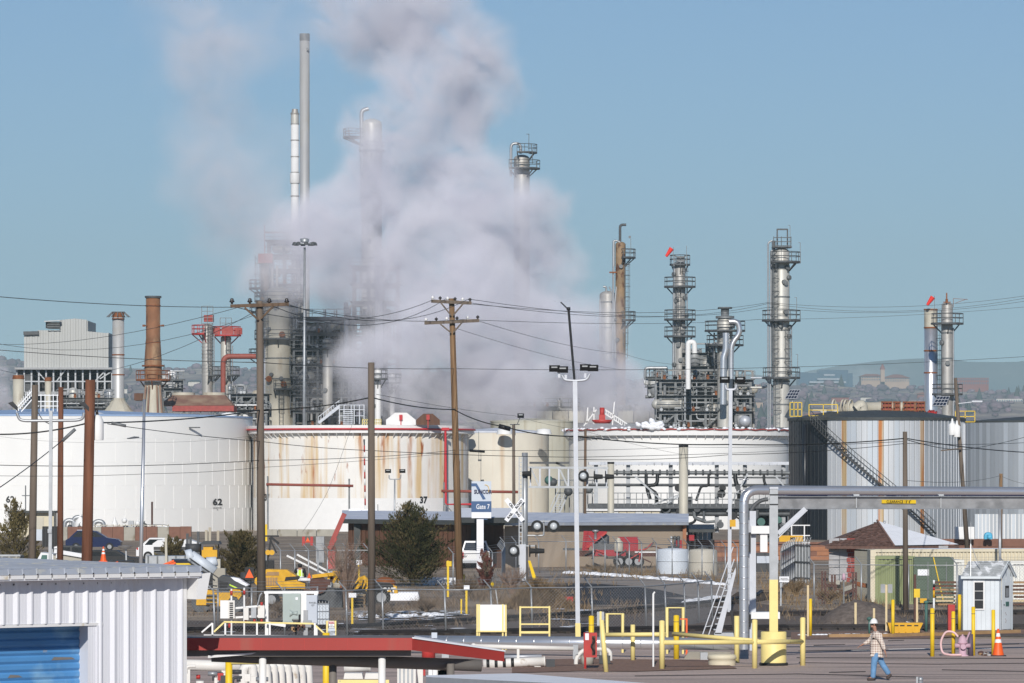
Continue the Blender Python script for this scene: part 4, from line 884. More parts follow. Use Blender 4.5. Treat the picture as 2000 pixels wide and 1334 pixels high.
MB().box(X(32, Yb), Yb+2, Z(765, Yb), X(221, Yb), Yb+13, Z(722, Yb)).b('void_shade', 'black', t)  # solid black box standing in for the shade below the raised floor
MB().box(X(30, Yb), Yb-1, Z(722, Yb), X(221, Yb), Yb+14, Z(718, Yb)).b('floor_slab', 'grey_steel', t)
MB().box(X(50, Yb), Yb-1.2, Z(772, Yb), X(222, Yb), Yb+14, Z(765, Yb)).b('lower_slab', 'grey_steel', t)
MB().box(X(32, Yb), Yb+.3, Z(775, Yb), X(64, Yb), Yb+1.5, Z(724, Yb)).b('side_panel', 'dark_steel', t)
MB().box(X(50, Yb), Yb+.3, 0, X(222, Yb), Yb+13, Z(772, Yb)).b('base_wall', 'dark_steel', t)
# rusty hip-roofed cooler
Yh = 590; t = T('cooler', 'rust brown hip roofed air cooler with red fascia in front of the twin columns', 'process unit', (X(385, Yh), Yh, 0))
xa, xb, za, zb = X(309, Yh), X(455, Yh), Z(792, Yh), Z(771, Yh)
MB().add([(xa, Yh, za), (xb, Yh, za), (xb, Yh+7, za), (xa, Yh+7, za), (xa+1.6, Yh+2.6, zb), (xb-1.2, Yh+2.6, zb), (xb-1.2, Yh+5, zb), (xa+1.6, Yh+5, zb)], [(0, 1, 5, 4), (1, 2, 6, 5), (2, 3, 7, 6), (3, 0, 4, 7), (4, 5, 6, 7)]).b('roof', 'rust_roof', t)
MB().box(xa+1.8, Yh+.05, Z(803, Yh), xb+.1, Yh+7, za-.02).b('red_fascia', 'red_faded', t)
for px in (358, 418): MB().lathe((X(px, Yh+4), Yh+4, zb), [(1.5, 0), (1.5, .35)], 20).b('fan_ring', 'shell_beige', t)
q = MB()
for i in range(14): q.bar(P(318+10*i, 803, Yh+.3), P(318+10*i+(7 if i % 2 else -7), 815, Yh+.3), .14)
q.b('truss', 'mid_steel', t); MB().box(X(262, 592), 592, Z(782, 592), X(284, 592), 596, Z(768, 592)).b('hood', 'brown_wood', t)
for px in (330, 360, 390, 420, 450): MB().bar(P(px, 803, Yh+.5), (X(px, Yh), Yh+.5, 0), .25).b('support_post', 'mid_steel', t)
# ================================================================ PIPE RACK IN FRONT OF THE RIGHT WHITE TANK
Yr = 400; t = T('loading_rack', 'long open loading rack of grey steel with pipes in front of the right white tank', 'pipe rack', (X(1300, Yr), Yr, 0))
for px in (1164, 1227, 1310, 1400, 1455, 1530): MB().bar(P(px, 905, Yr), P(px, 1040, Yr), .34).b('rack_post', 'galv' if px < 1300 else 'grey_steel', t)
MB().box(X(1150, Yr), Yr-.6, Z(908, Yr), X(1540, Yr), Yr+2.2, Z(902, Yr)).b('top_walkway', 'galv_light', t)
for i in range(26): MB().bar(P(1158+15*i, 909, Yr-.55), P(1158+15*i, 904, Yr-.55), .1).b('walkway_bracket', 'mid_steel', t)
for y, r_, m_ in ((923, .16, 'mid_steel'), (932, .07, 'dark_steel'), (947, .12, 'dark_steel'), (986, .12, 'dark_steel'), (995, .2, 'mid_steel'), (1003, .2, 'dark_steel')):
    MB().tube([P(1195 if y == 923 else 1150, y, Yr-.3), P(1542, y+1, Yr-.3)], r_, 8).b('header_pipe', m_, t)
for i in range(24): c = P(1205+14*i, 923, Yr-.3); MB().cyl(c-Vector((.08, 0, 0)), c+Vector((.08, 0, 0)), .27, n=10).b('pipe_flange', 'dark_steel', t)
q = random.Random(5)
for px in (1262, 1284, 1384, 1436, 1492):
    kx = q.choice([-1, 1]); pts = [P(px, 926, Yr-.5), P(px, 934+q.uniform(0, 22), Yr-.6), P(px+kx*q.uniform(8, 24), 945+q.uniform(0, 20), Yr-.7), P(px+kx*q.uniform(2, 28), 985+q.uniform(-15, 6), Yr-.6)]
    MB().tube(bend(pts, q.uniform(.25, .7)), q.uniform(.10, .2), 8).b('loading_arm', 'black', t)
for a, b_ in (((1330, 965), (1180, 1022)), ((1325, 970), (1250, 1015)), ((1460, 925), (1420, 1000)), ((1240, 930), (1290, 975)), ((1515, 930), (1540, 960))): MB().bar(P(*a, Yr-.8), P(*b_, Yr-.8), .14).b('brace', 'galv', t)
r = MB()
for y in (963, 975): r.bar(P(1195, y, Yr-1), P(1540, y, Yr-1), .07)
for i in range(30): r.bar(P(1195+12*i, 962, Yr-1), P(1195+12*i, 990, Yr-1), .06)
r.b('railing', 'mid_steel', t)
MB().box(X(1150, Yr), Yr-1, Z(993, Yr), X(1542, Yr), Yr+3, Z(985, Yr)).b('rack_deck', 'dark_steel', t)
for i in range(26):
    a = q.uniform(1200, 1530); z = q.uniform(990, 1040); MB().tube(bend([P(a, z, Yr-.6), P(a, z+q.uniform(8, 25), Yr-.6), P(a+q.uniform(-25, 25), z+20, Yr-.5)], .3), q.choice([.08, .12, .18]), 7).b('drop_pipe', q.choice(['dark_steel', 'black', 'mid_steel', 'galv']), t)
for i in range(14):
    a = q.uniform(1200, 1535); z = q.uniform(950, 1030); c = P(a, z, Yr-.9); MB().cyl(c, c+Vector((0, .3, 0)), q.uniform(.2, .42), n=12).b('valve_wheel', q.choice(['black', 'dark_steel', 'teal']), t)
MB().box(X(1325, Yr), Yr-.7, Z(992, Yr), X(1352, Yr), Yr+1, Z(970, Yr)).b('control_box', 'charcoal', t)
MB().box(X(1455, Yr), Yr+1.5, Z(1045, Yr), X(1540, Yr), Yr+3, Z(1000, Yr)).b('dark_screen', 'black', t)
for px, w, yt, Y, m_, lb in ((1335, 18, 870, 345, 'shell_beige', 'tall tan vent pipe with dark rim rising above the brick wall'), (1193, 13, 903, 352, 'shell_beige', 'shorter tan vent pipe beside the crossing signal arm'), (1003, 5, 828, 350, 'mid_steel', None)):
    if lb:
        t, x, r_ = column('vent_pipe', lb, px, Y, w, yt, 1060, m_, 'vent pipe', False, n=18); MB().lathe((x, Y, Z(yt+3, Y)), [(r_+.01, 0), (r_+.02, .15)], 18).b('dark_rim', 'black', t)
# lattice stair left of rack
t = T('stair_tower', 'small steel stair and landing between the beige tank and the loading rack', 'stairs', P(1095, 1010, 420))
q = MB()
for a, b_ in (((1075, 1005), (1093, 965)), ((1090, 1008), (1108, 968))): q.bar(P(*a, 415), P(*b_, 415), .14); q.bar(P(a[0], a[1]-14, 415), P(b_[0], b_[1]-14, 415), .08)
for i in range(9): q.bar(P(1076+2.1*i, 1003-4.5*i, 415), P(1091+2.1*i, 1003-4.5*i, 415), .1, .05)
q.b('stair_flight', 'galv', t); q = MB()
for y in (938, 950, 963): q.bar(P(1085, y, 416), P(1165, y, 416), .1)
for i in range(10): q.bar(P(1085+9*i, 936, 416), P(1085+9*i, 1010, 416), .09)
q.b('landing_frame', 'mid_steel', t)
for i, (px, py) in enumerate(((1072, 938), (1080, 942), (1150, 955), (1110, 960))): MB().sph(P(px, py, 414), .4, 8, 6).b('valve', ['teal', 'dark_steel', 'mid_steel', 'dark_steel'][i], t)
t = T('shipping_box', 'rust streaked pale metal tank box behind the guard building roof', 'container', P(1210, 1035, 372))
for i in range(9): MB().box(X(1145+16*i, 372), 372, 0, X(1160+16*i, 372), 374.4, Z(997, 372)).b('box_panel', 'cont_cream' if i % 3 else 'cont_white', t)
MB().box(X(1144, 372), 371.8, Z(998, 372), X(1290, 372), 374.6, Z(994, 372)).b('lid', 'shed_trim', t)
# low wall of brick at right of the guard building
def brickwall(name, label, pa, pb, Y, zt, m, bw=1.6, bh=.33, cap=None):
    xa, xb = X(pa, Y), X(pb, Y); t = T(name, label, 'wall', ((xa+xb)/2, Y, 0)); MB().box(xa, Y+.02, 0, xb, Y+.4, zt-.02).b('wall_core', 'brick_brown', t)
    n = max(1, int((xb-xa)/bw)); k = int(zt/bh); w = (xb-xa)/n
    for j in range(k):
        for i in range(n): MB().box(xa+w*(i+.5*(j % 2)*.9)+.02, Y-.03*rnd.random(), j*bh+.015, min(xb, xa+w*(i+1+.5*(j % 2)*.9))-.02, Y+.1, (j+1)*bh-.015).b('block', m if rnd.random() < .7 else 'brick_brown', t)
    if cap: MB().box(xa-.1, Y-.1, zt-.02, xb+.1, Y+.5, zt+.12).b('coping', cap, t)
    return t
brickwall('brick_wall', 'orange brick retaining wall with dark coping behind the white poly tanks', 1335, 1470, 325, Z(1058, 325), 'brick_orange', cap='brick_brown')
brickwall('brick_wall', 'orange brick wall below the yellow banner right of the pipe riser', 1476, 1622, 330, Z(1062, 330), 'brick_orange', cap='brick_brown')
brickwall('brick_wall', 'brown stepped timber and brick wall below the silver tanks at the right', 1836, 2020, 360, Z(1052, 360), 'brick_brown', 2.2, .5)
q = T('concrete_wall', 'stained concrete dike wall with dark slots below the number 37 tank', 'wall', (X(580, 460), 460, 0))
for i in range(4): MB().box(X(505+38*i, 460), 460, 0, X(541.5+38*i, 460), 460.5, Z(1034, 460)).b('wall_panel', 'concrete', q); MB().box(X(541.5+38*i, 460), 460.1, 0, X(543+38*i, 460), 460.4, Z(1036, 460)).b('joint_post', 'dark_steel', q)
# ================================================================ GUARD BUILDING AND GATE AREA
# brown timber office with a wide snowy flat roof, tan block at its right
A, B_, Cc = P(676, 1012, 330), P(985, 1020, 300), P(1338, 1022, 322)
t = T('gate_office', 'low brown timber and tan gate office under a wide pale flat roof', 'building', (0, 312, 0))
def wallseg(px0, Y0, px1, Y1, ztop, name, m, n, z0=0, gap=.015):
    for i in range(n):
        a, b_ = i/n, (i+1)/n; Ya, Yb2 = Y0+(Y1-Y0)*a, Y0+(Y1-Y0)*b_; xa, xb = X(px0, Y0)+(X(px1, Y1)-X(px0, Y0))*a, X(px0, Y0)+(X(px1, Y1)-X(px0, Y0))*b_
        dx = gap if n > 4 else 0; q = MB(); yo = -.03*(i % 2)
        q.add([(xa+dx, Ya+yo, z0), (xb-dx, Yb2+yo, z0), (xb-dx, Yb2+.3, z0), (xa+dx, Ya+.3, z0), (xa+dx, Ya+yo, ztop), (xb-dx, Yb2+yo, ztop), (xb-dx, Yb2+.3, ztop), (xa+dx, Ya+.3, ztop)],
              [(0, 1, 2, 3), (4, 7, 6, 5), (0, 4, 5, 1), (1, 5, 6, 2), (2, 6, 7, 3), (3, 7, 4, 0)]); q.b(name, m, t)
wallseg(680, 311.6, 984, 302.0, 3.1, 'wall_board', 'brown_wood', 34)
MB().add([(X(680, 312), 312, 0), (X(984, 302.4), 302.4, 0), (X(984, 302.4), 302.4, 3.12), (X(680, 312), 312, 3.12), (X(680, 330), 330, 0), (X(984, 322), 322, 0), (X(984, 322), 322, 3.12), (X(680, 330), 330, 3.12)], [(0, 1, 2, 3), (0, 3, 7, 4), (4, 5, 6, 7), (1, 5, 6, 2)]).b('wall_core', 'brown_wood', t)
wallseg(985, 303.8, 1335, 312.6, 2.75, 'block_wall', 'tan_wall', 1)
for a, b_ in ((704, 716), (925, 940)):
    MB().box(X(a, 324), 310.7 if a < 800 else 303.3, 0, X(b_, 324), 325, 2.9).b('dark_doorway', 'roof_edge', t)
for px in (1337,): MB().box(X(px, 312.4)-.12, 312.3, 0, X(px, 312.4)+.12, 312.6, 2.75).b('corner_trim', 'brick_orange', t)
def roofpoly(pts, m, name, th=.18, me='roof_edge'):
    vs = [Vector(p) for p in pts]; n = len(vs)
    MB().add(vs, [tuple(range(n))]).b(name, m, t)
    MB().add([v-Vector((0, 0, .01)) for v in vs]+[v-Vector((0, 0, th)) for v in vs], [tuple(reversed(range(n, 2*n)))]+[(i, (i+1) % n, n+(i+1) % n, n+i) for i in range(n)]).b(name+'_edge', me, t)
roofpoly([(X(668, 311), 311, 3.14), (X(985, 301), 301, 3.12), (X(1000, 330), 330, 3.45), (X(668, 348), 348, 3.45)], 'flat_roof', 'roof', .30)
roofpoly([(X(890, 300), 300, 3.35), (X(1012, 298), 298, 3.35), (X(1012, 330), 330, 3.75), (X(890, 330), 330, 3.75)], 'snow', 'entrance_roof', .35)
roofpoly([(X(985, 303), 303, 2.98), (X(1345, 312), 312, 2.92), (X(1345, 335), 335, 3.30), (X(985, 330), 330, 3.45)], 'flat_roof', 'roof', .2, 'shed_roof')
t = T('open_shelter', 'small open shelter with dark flat roof on thin posts right of the gate office', 'shelter', (X(1365, 322), 322, 0))
roofpoly([(X(1335, 320), 320, 2.35), (X(1395, 320), 320, 2.35), (X(1395, 328), 328, 2.6), (X(1335, 328), 328, 2.6)], 'black', 'roof', .22)
for px in (1345, 1357, 1390): MB().bar((X(px, 321), 321, 0), (X(px, 321), 321, 2.3), .14).b('post', 'black', t)
for i in range(5): MB().box(X(1346+9*i, 327), 327, 0, X(1354+9*i, 327), 327.3, 2.2).b('back_panel', 'cont_white', t)
# company sign on a white bracket post
Ys = 296; t = T('gate_sign', 'tall grey and blue gate sign with company lettering on white bent post', 'sign', (X(940, Ys), Ys, 0))
MB().box(X(921, Ys), Ys, Z(979, Ys), X(959.5, Ys), Ys+.5, Z(940, Ys)).b('upper_panel', 'grey_sign', t)
MB().box(X(920.5, Ys), Ys-.02, Z(1000, Ys), X(959.8, Ys), Ys+.52, Z(979, Ys)).b('lower_panel', 'blue_sign', t)
MB().box(X(921, Ys), Ys, Z(1012, Ys), X(959.5, Ys), Ys+.5, Z(1000, Ys)).b('base_panel', 'white_sign', t)
MB().prism([P(920.6, 950, Ys-.01), P(920.6, 944, Ys-.01), P(931, 944, Ys-.01), P(949, 975, Ys-.01), P(943, 976, Ys-.01), P(929, 950, Ys-.01)], (0, .008, 0)).b('diagonal_band', 'blue_sign', t)
text('lettering', 'SUNCOR', .35, 'navy_ink', t, P(943, 961, Ys-.03), 0, bold=.016, sx=.78)
text('lettering', 'Gate 7', .44, 'white_sign', t, P(943, 990, Ys-.04), 0, bold=.004, sx=.72)
MB().tube([P(948+7*cos(a), 956-9*sin(a), Ys-.03) for a in [-.6+2.4*i/10 for i in range(11)]], .02, 5).b('arc_emblem', 'yellow_arc', t)
MB().box(X(935, Ys), Ys+.1, Z(1015, Ys), X(952, Ys), Ys+.4, Z(1011, Ys)).b('neck', 'blue_sign', t)
MB().box(X(931, Ys), Ys+.05, 0, X(944.5, Ys), Ys+.5, Z(1014, Ys)).b('post', 'white_sign', t)
# small company board on the roof, left
t = T('roof_sign', 'small white company board standing at the left end of the gate office roof', 'sign', P(710, 1010, 345))
MB().box(X(681, 345), 345, Z(1008, 345), X(738, 345), 345.15, Z(994, 345)).b('board', 'white_sign', t)
MB().box(X(681, 345), 344.97, Z(1011, 345), X(738, 345), 345.1, Z(1008, 345)).b('blue_strip', 'blue_sign', t)
text('lettering', 'SUNCOR', .30, 'navy_ink', t, P(693, 1001, 344.9), 0, bold=.01, sx=.9)
text('small_lettering', 'Commerce City\nRefinery', .17, 'ink', t, P(719, 1000, 344.9), 0)
MB().bar(P(738, 985, 345), P(738, 1015, 345), .06).b('mast', 'mid_steel', t)
# level crossing signal: mast, cantilever, lamps, crossbuck
Yc = 262; t = T('crossing_signal', 'grey level crossing cantilever signal with black round lamps and crossbuck', 'railway signal', (X(1022, Yc), Yc, 0))
MB().cyl((X(1025, Yc), Yc, 0), P(1025, 884, Yc), .17, n=10).b('mast', 'galv', t)
q = MB()
for px in (1014, 1020): q.bar((X(px, Yc), Yc-.25, 1), P(px, 892, Yc-.25), .06)
for i in range(26): q.bar(P(1013.5, 895+8.5*i, Yc-.25), P(1020.5, 895+8.5*i, Yc-.25), .045)
q.b('ladder', 'galv', t)
MB().box(X(1015, Yc), Yc-.35, .1, X(1027, Yc), Yc+.35, Z(1063, Yc)).b('control_case', 'galv_light', t)
for y in (913, 951): 
    for dy in (0, .8): MB().bar(P(1032, y, Yc+dy), P(1188, y+1, Yc+dy), .12).b('boom_chord', 'mid_steel' if dy else 'galv', t)
for i in range(9): MB().bar(P(1036+18.5*i, 913, Yc), P(1036+18.5*i, 951, Yc), .09).b('boom_post', 'galv_light', t)
for i in (0, 3): MB().bar(P(1036+18.5*i, 913, Yc+.05), P(1054+18.5*i, 951, Yc+.05), .09).b('boom_brace', 'galv', t)
for a, b_ in (((1034, 904), (1112, 904)), ((1086, 904), (1104, 912))): MB().bar(P(*a, Yc+.4), P(*b_, Yc+.4), .12).b('boom_walkway', 'dark_steel', t)
def lamp(px, py, fx, r=12):
    """round black backing disc with a hooded lens; fx = sideways facing"""
    c = P(px, py, Yc-.35); d = Vector((fx, -1 if abs(fx) < 2 else -.25, 0)).normalized(); r = r/34.
    o = MB().cyl(c, c+d*.04, r, n=20).b('lamp_disc', 'black_matte', t)
    if abs(fx) < 1: MB().sph(c+d*.06, r*.62, 14, 8).b('lens', 'lamp_glass', o)
    if abs(fx) >= 1: MB().cyl(c+d*.04, c+d*.5, r*.45, r*.36, 12, False).b('hood', 'black_matte', o)
for px, py, fx in ((1049, 1028, .1), (1081, 1028, .1), (1004, 1076, -.5), (1034, 1076, 3), (1046, 1076, 3.5), (1140, 930, -.5), (1160, 931, 3), (1182, 931, 3.5), (1037, 925, -3)): lamp(px, py, fx, 12 if py > 1000 else 11.5)
q = MB(); q.tube(bend([P(1028, 1046, Yc), P(1062, 1046, Yc), P(1062, 1015, Yc)], .1), .06, 6); q.bar(P(1052, 1018, Yc-.1), P(1075, 1018, Yc-.1), .07); q.bar(P(1006, 1066, Yc-.1), P(1045, 1066, Yc-.1), .08); q.b('lamp_bracket', 'galv', t)
for s_ in (1, -1):
    a = s_*R(52); c = P(1005, 996, Yc-.4); d = Vector((cos(a), 0, sin(a)))*.78; n_ = Vector((-sin(a), 0, cos(a)))*.13
    o = MB().prism([c-d-n_-Vector((0, .02*s_, 0)), c+d-n_-Vector((0, .02*s_, 0)), c+d+n_-Vector((0, .02*s_, 0)), c-d+n_-Vector((0, .02*s_, 0))], (0, .015, 0)).b('crossbuck_board', 'white_sign', t)
    for k, w in (((-.45, 'RAIL'), (.45, 'ROAD')) if s_ > 0 else ((0, 'CROSSING'),)):
        me_t = text('lettering', w, .2, 'ink', o, (0, 0, 0), 0, bold=.006); 
        Rm = Matrix.Rotation(-a, 4, 'Y'); off = c+d*k/.78*.9-Vector((0, .03+.02*s_, 0))-Vector(ORG[o.name])
        for v in me_t.data.vertices: v.co = Rm @ (v.co+Vector(ORG[o.name])) + off
MB().bar(P(1005, 985, Yc-.35), P(1016, 985, Yc-.2), .06).b('sign_bracket', 'galv', t)
cz = one(MB().add([P(1031, 1095, Yc-1), P(1036, 1095, Yc-1), P(1055, 1151, Yc-2.5), P(1046, 1151, Yc-2.5), P(1031, 1095, Yc-.9), P(1036, 1095, Yc-.9), P(1055, 1151, Yc-2.4), P(1046, 1151, Yc-2.4)], [(0, 1, 2, 3), (7, 6, 5, 4), (0, 3, 7, 4), (1, 5, 6, 2), (0, 4, 5, 1), (3, 2, 6, 7)]), 'guy_guard', 'yellow', 'bright yellow slanting guy wire guard at the foot of the crossing signal', 'guard', P(1046, 1150, Yc))
# ================================================================ POLES
def pole(name, label, p0, p1, Y, r0, r1, m, group='wooden utility poles'):
    a, b_ = P(*p0, Y), P(*p1, Y)
    if p0[1] > YH+20: pass
    t = T(name, label, 'utility pole', (a.x, a.y, max(0, a.z)), group); MB().cyl(a, b_, r0, r1, 12).b('pole_shaft', m, t); return t
pole('utility_pole', 'grey wooden pole nearest the left edge above the shed', (60, GY(1) and 1107+150), (68.5, 752), 175, .165, .12, 'pole_grey')
pole('utility_pole', 'slim red brown pole between the lamp post and the thick red pole', (117, 1180), (119, 756), 218, .16, .12, 'pole_red')
tp = pole('utility_pole', 'thick red brown pole with a white transformer rising behind the shed', (166, 1290), (176.5, 742), 152, .19, .165, 'pole_red')
q = MB(); c = P(190, 835, 152.3); q.lathe((c.x, c.y, c.z-.42), [(.2, 0), (.21, .05), (.21, .62), (.14, .78), (.05, .84)], 16); q.b('transformer', 'white_paint', tp); MB().cyl(c+Vector((0, 0, .4)), c+Vector((-.03, 0, .62)), .05).b('bushing', 'insulator', tp)
t = pole('utility_pole', 'dark wooden pole with one cross arm left of the steam', (511, 1225), (507, 588), 184, .185, .125, 'pole_grey')
MB().bar(P(450, 598, 183.8), P(564, 594, 183.8), .11, .13).b('cross_arm', 'pole_wood', t)
for a in (((478, 601), (505, 625)), ((534, 598), (510, 622))): MB().bar(P(*a[0], 183.7), P(*a[1], 183.8), .07).b('arm_brace', 'pole_wood', t)
for px in (453, 488, 526, 560): MB().lathe(P(px, 594, 183.8), [(.05, 0), (.04, .06), (.1, .08), (.1, .13), (.06, .16), (.08, .2), (.02, .24)], 8).b('insulator', 'insulator', t)
pole('utility_pole', 'short grey pole without arms in front of the number 37 tank', (726, 1224), (725, 708), 185.5, .155, .13, 'pole_grey')
t = pole('utility_pole', 'tall leaning yellow brown pole with two cross arms in front of the steam', (898, 1152), (882, 583), 246, .21, .145, 'pole_yellow')
for y0, y1, a, b_ in ((588, 592, 842, 921), (631, 626, 829, 936)):
    MB().bar(P(a, y0, 245.7), P(b_, y1, 245.7), .13, .17).b('cross_arm', 'pole_grey', t)
    n = 6
    for i in range(n):
        k = i/(n-1); MB().lathe(P(a+3+(b_-a-6)*k, y0+(y1-y0)*k-2, 245.7), [(.05, 0), (.04, .08), (.09, .1), (.09, .15), (.02, .22)], 8).b('insulator', 'insulator' if i % 2 else 'white_paint', t)
    for e in (-1, 1): MB().bar(P(882+e*22, y1+2 if e > 0 else y0+2, 245.6), P(882+e*2+1, y1+24, 245.7), .07).b('arm_brace', 'pole_grey', t)
pole('utility_pole', 'black stained pole without arms in front of the green container', (1769, 1192), (1767.5, 843), 207, .13, .10, 'pole_grey')
t = pole('utility_pole', 'leaning grey pole with transformer and floodlight at the silver tanks', (1890, 1085), (1866, 738), 350, .19, .13, 'pole_grey')
for px, py in ((1860, 838), (1869, 842)): c = P(px, py, 349.6); MB().lathe((c.x, c.y, c.z-.45), [(.27, 0), (.28, .06), (.28, .8), (.1, .95), (.06, 1.25)], 14).b('transformer', 'white_paint', t)
MB().bar(P(1838, 880, 349.5), P(1878, 876, 349.5), .1).b('cross_arm', 'pole_grey', t); MB().bar(P(1872, 788, 349.6), P(1900, 785, 349.6), .06).cb(P(1908, 784, 349.6), .8, .3, .12).b('lamp_arm', 'galv_light', t)
pole('utility_pole', 'stub of orange brown pole in front of the right hand tank', (1954, 1090), (1955, 925), 330, .14, .12, 'pole_yellow')
pole('utility_pole', 'thin brown pole beside the crossing signal arm', (1142, 1060), (1143.5, 838), 330, .11, .09, 'pole_wood')
pole('utility_pole', 'double grey pole between the gate sign and the crossing signal', (1004, 1060), (1003, 830), 325, .12, .10, 'pole_grey')
# ---- lamp posts
def flood(t, px, py, Y, w, h, face=1, m='black'):
    c = P(px, py, Y); o = MB().add([c+Vector(v) for v in ((-w/2, -.12, -h/2), (w/2, -.12, -h/2), (w/2*.8, .25, -h/2*.8), (-w/2*.8, .25, -h/2*.8), (-w/2, -.25, h/2), (w/2, -.25, h/2), (w/2*.8, .2, h/2*.8), (-w/2*.8, .2, h/2*.8))],
        [(0, 1, 2, 3), (7, 6, 5, 4), (0, 4, 5, 1), (1, 5, 6, 2), (2, 6, 7, 3), (3, 7, 4, 0)]).b('floodlight', m, t)
    MB().add([c+Vector(v) for v in ((-w*.3, -.135, -h*.3), (w*.3, -.135, -h*.3), (w*.3, -.23, h*.3), (-w*.3, -.23, h*.3))], [(0, 1, 2, 3)]).b('lens', 'lamp_glass', o)
Yl = 171; t = T('light_mast', 'tall white square light mast with yellow foot and leaning whip antenna', 'light pole', (X(1128, Yl), Yl, 0))
MB().bar((X(1128.5, Yl), Yl, Z(1217, Yl)), P(1123, 745, Yl), .165).b('shaft', 'galv_light', t); MB().bar((X(1129, Yl), Yl, 0), (X(1128.5, Yl), Yl, Z(1217, Yl)), .19).b('yellow_foot', 'yellow_pale', t)
q = MB().tube(bend([P(1098, 733, Yl), P(1102, 742, Yl), P(1123, 744, Yl), P(1146, 742, Yl), P(1152, 730, Yl)], .3, 4), .055, 7).bar(P(1092, 729, Yl), P(1092, 738, Yl), .09).bar(P(1105, 732, Yl), P(1105, 740, Yl), .09).bar(P(1143, 729, Yl), P(1143, 738, Yl), .08); q.b('lamp_bracket', 'galv_light', t)
for px, py in ((1083, 720), (1099, 722), (1143, 718), (1158, 719)): flood(t, px, py, Yl, .40, .24)
MB().tube([P(1122, 742, Yl), P(1110.5, 605, Yl)], .045, 6).tube([P(1110.5, 605, Yl), P(1095, 590, Yl)], .025, 5).cyl(P(1110.5, 606, Yl), P(1110.2, 600, Yl), .07).b('whip_antenna', 'black', t)
Yl = 200; t = T('light_mast', 'slimmer grey white light mast behind the steel ladder', 'light pole', (X(1425, Yl), Yl, 0))
MB().bar((X(1424, Yl), Yl, 0), P(1427, 762, Yl), .155).b('shaft', 'galv_light', t); MB().tube(bend([P(1417, 752, Yl), P(1418, 761, Yl), P(1437, 761, Yl), P(1438, 751, Yl)], .2), .06, 7).b('lamp_bracket', 'galv_light', t)
for px in (1415, 1445): flood(t, px, 742, Yl, .44, .28)
MB().cb(P(1431, 1022, Yl-.2), .25, .2, .3).b('amber_box', 'cat_yellow', t)
Yl = 560; t = T('high_mast_light', 'very tall grey high mast lamp with ring of floodlights in front of the steam', 'light pole', (X(594, Yl), Yl, 0))
MB().cyl((X(593, Yl), Yl, 0), P(595, 483, Yl), .22, .13, 10).b('shaft', 'galv', t); c = P(595, 476, Yl); q = MB().lathe((c.x, c.y, c.z-.1), [(1.2, 0), (1.2, .12)], 16).lathe((c.x, c.y, c.z+.2), [(.5, 0), (.55, .4), (.1, .5)], 12)
for k in range(6): a = pi*k/3; q.bar(c, c+Vector((1.2*cos(a), 1.2*sin(a), 0)), .07)
q.b('lamp_ring', 'galv', t)
for k in range(8): a = pi*k/4+.2; d = c+Vector((1.25*cos(a), 1.25*sin(a), -.1)); MB().lathe((d.x, d.y, d.z), [(.32, -.1), (.2, .25), (.05, .3)], 8).b('floodlight', 'dark_steel', t)
Yl = 380; t = T('twin_lamp_post', 'thin twin headed lamp post in front of the number 37 tank', 'light pole', (X(771, Yl), Yl, 0))
MB().cyl((X(770, Yl), Yl, 0), P(771, 937, Yl), .07, .06, 8).b('shaft', 'galv', t); MB().tube(bend([P(760, 928, Yl), P(760, 936, Yl), P(782, 936, Yl), P(783, 927, Yl)], .25), .045, 6).b('lamp_bracket', 'galv', t)
for px in (758, 786): flood(t, px, 920, Yl, .5, .32)
Yl = 142; t = T('twin_lamp_post', 'grey lamp post with two upturned arms and dark shovel heads at the left', 'light pole', (X(98, Yl), Yl, 0))
MB().bar((X(97, Yl), Yl, 0), P(99.5, 802, Yl), .1).b('shaft', 'galv', t); MB().tube(bend([P(33, 806, Yl), P(38, 820, Yl), P(50, 822, Yl), P(150, 821, Yl), P(162, 818, Yl), P(164, 806, Yl)], .25, 5), .045, 8).b('lamp_arm', 'galv', t)
MB().tube(bend([P(78, 792, Yl), P(72, 802, Yl), P(84, 822, Yl), P(97, 828, Yl)], .1), .015, 5).b('loose_cable', 'dark_steel', t)
for px in (27, 166): MB().add([P(px-12, 787, Yl-.1), P(px-2, 784, Yl-.1), P(px+8, 795, Yl-.05), P(px+8, 804, Yl), P(px-12, 787, Yl+.2), P(px-2, 784, Yl+.2), P(px+8, 795, Yl+.2), P(px+8, 804, Yl+.2)], [(0, 1, 2, 3), (7, 6, 5, 4), (0, 4, 5, 1), (1, 5, 6, 2), (2, 6, 7, 3), (3, 7, 4, 0)]).b('shovel_lamp', 'charcoal', t)
MB().cb(P(97, 1037, Yl-.06), .12, .05, .13).b('junction_box', 'galv', t)
Yl = 165; t = T('street_lamp', 'silver tapered lamp post leaning right with a flat head on a short left arm', 'light pole', (X(270, Yl), Yl, 0))
MB().cyl((X(271.5, Yl), Yl, 0), P(282, 780, Yl), .085, .05, 10).b('shaft', 'bright_metal', t); MB().bar(P(277, 856, Yl), P(248, 856, Yl), .05).add([P(248, 856, Yl-.1), P(272, 853, Yl-.1), P(272, 857, Yl+.1), P(248, 857, Yl+.1), P(262, 852, Yl)], [(0, 1, 4), (1, 2, 4), (2, 3, 4), (3, 0, 4), (3, 2, 1, 0)]).b('lamp_head', 'galv', t)
Yl = 350; t = T('camera_pole', 'dark thin pole with floodlight above the beige tank', 'light pole', (X(1017, Yl), Yl, 0))
MB().bar(P(1005, 828, Yl), P(1006, 850, Yl), .08).bar(P(996, 829, Yl), P(1015, 829, Yl), .08).b('cross_bar', 'dark_steel', t); flood(t, 1017, 812, Yl, .5, .35); MB().bar(P(1016, 815, Yl), P(1010, 829, Yl), .06).b('lamp_stem', 'dark_steel', t)
t = T('stripe_post', 'red and white striped marker post in front of the number 37 tank', 'post', (X(713, 470), 470, 0))
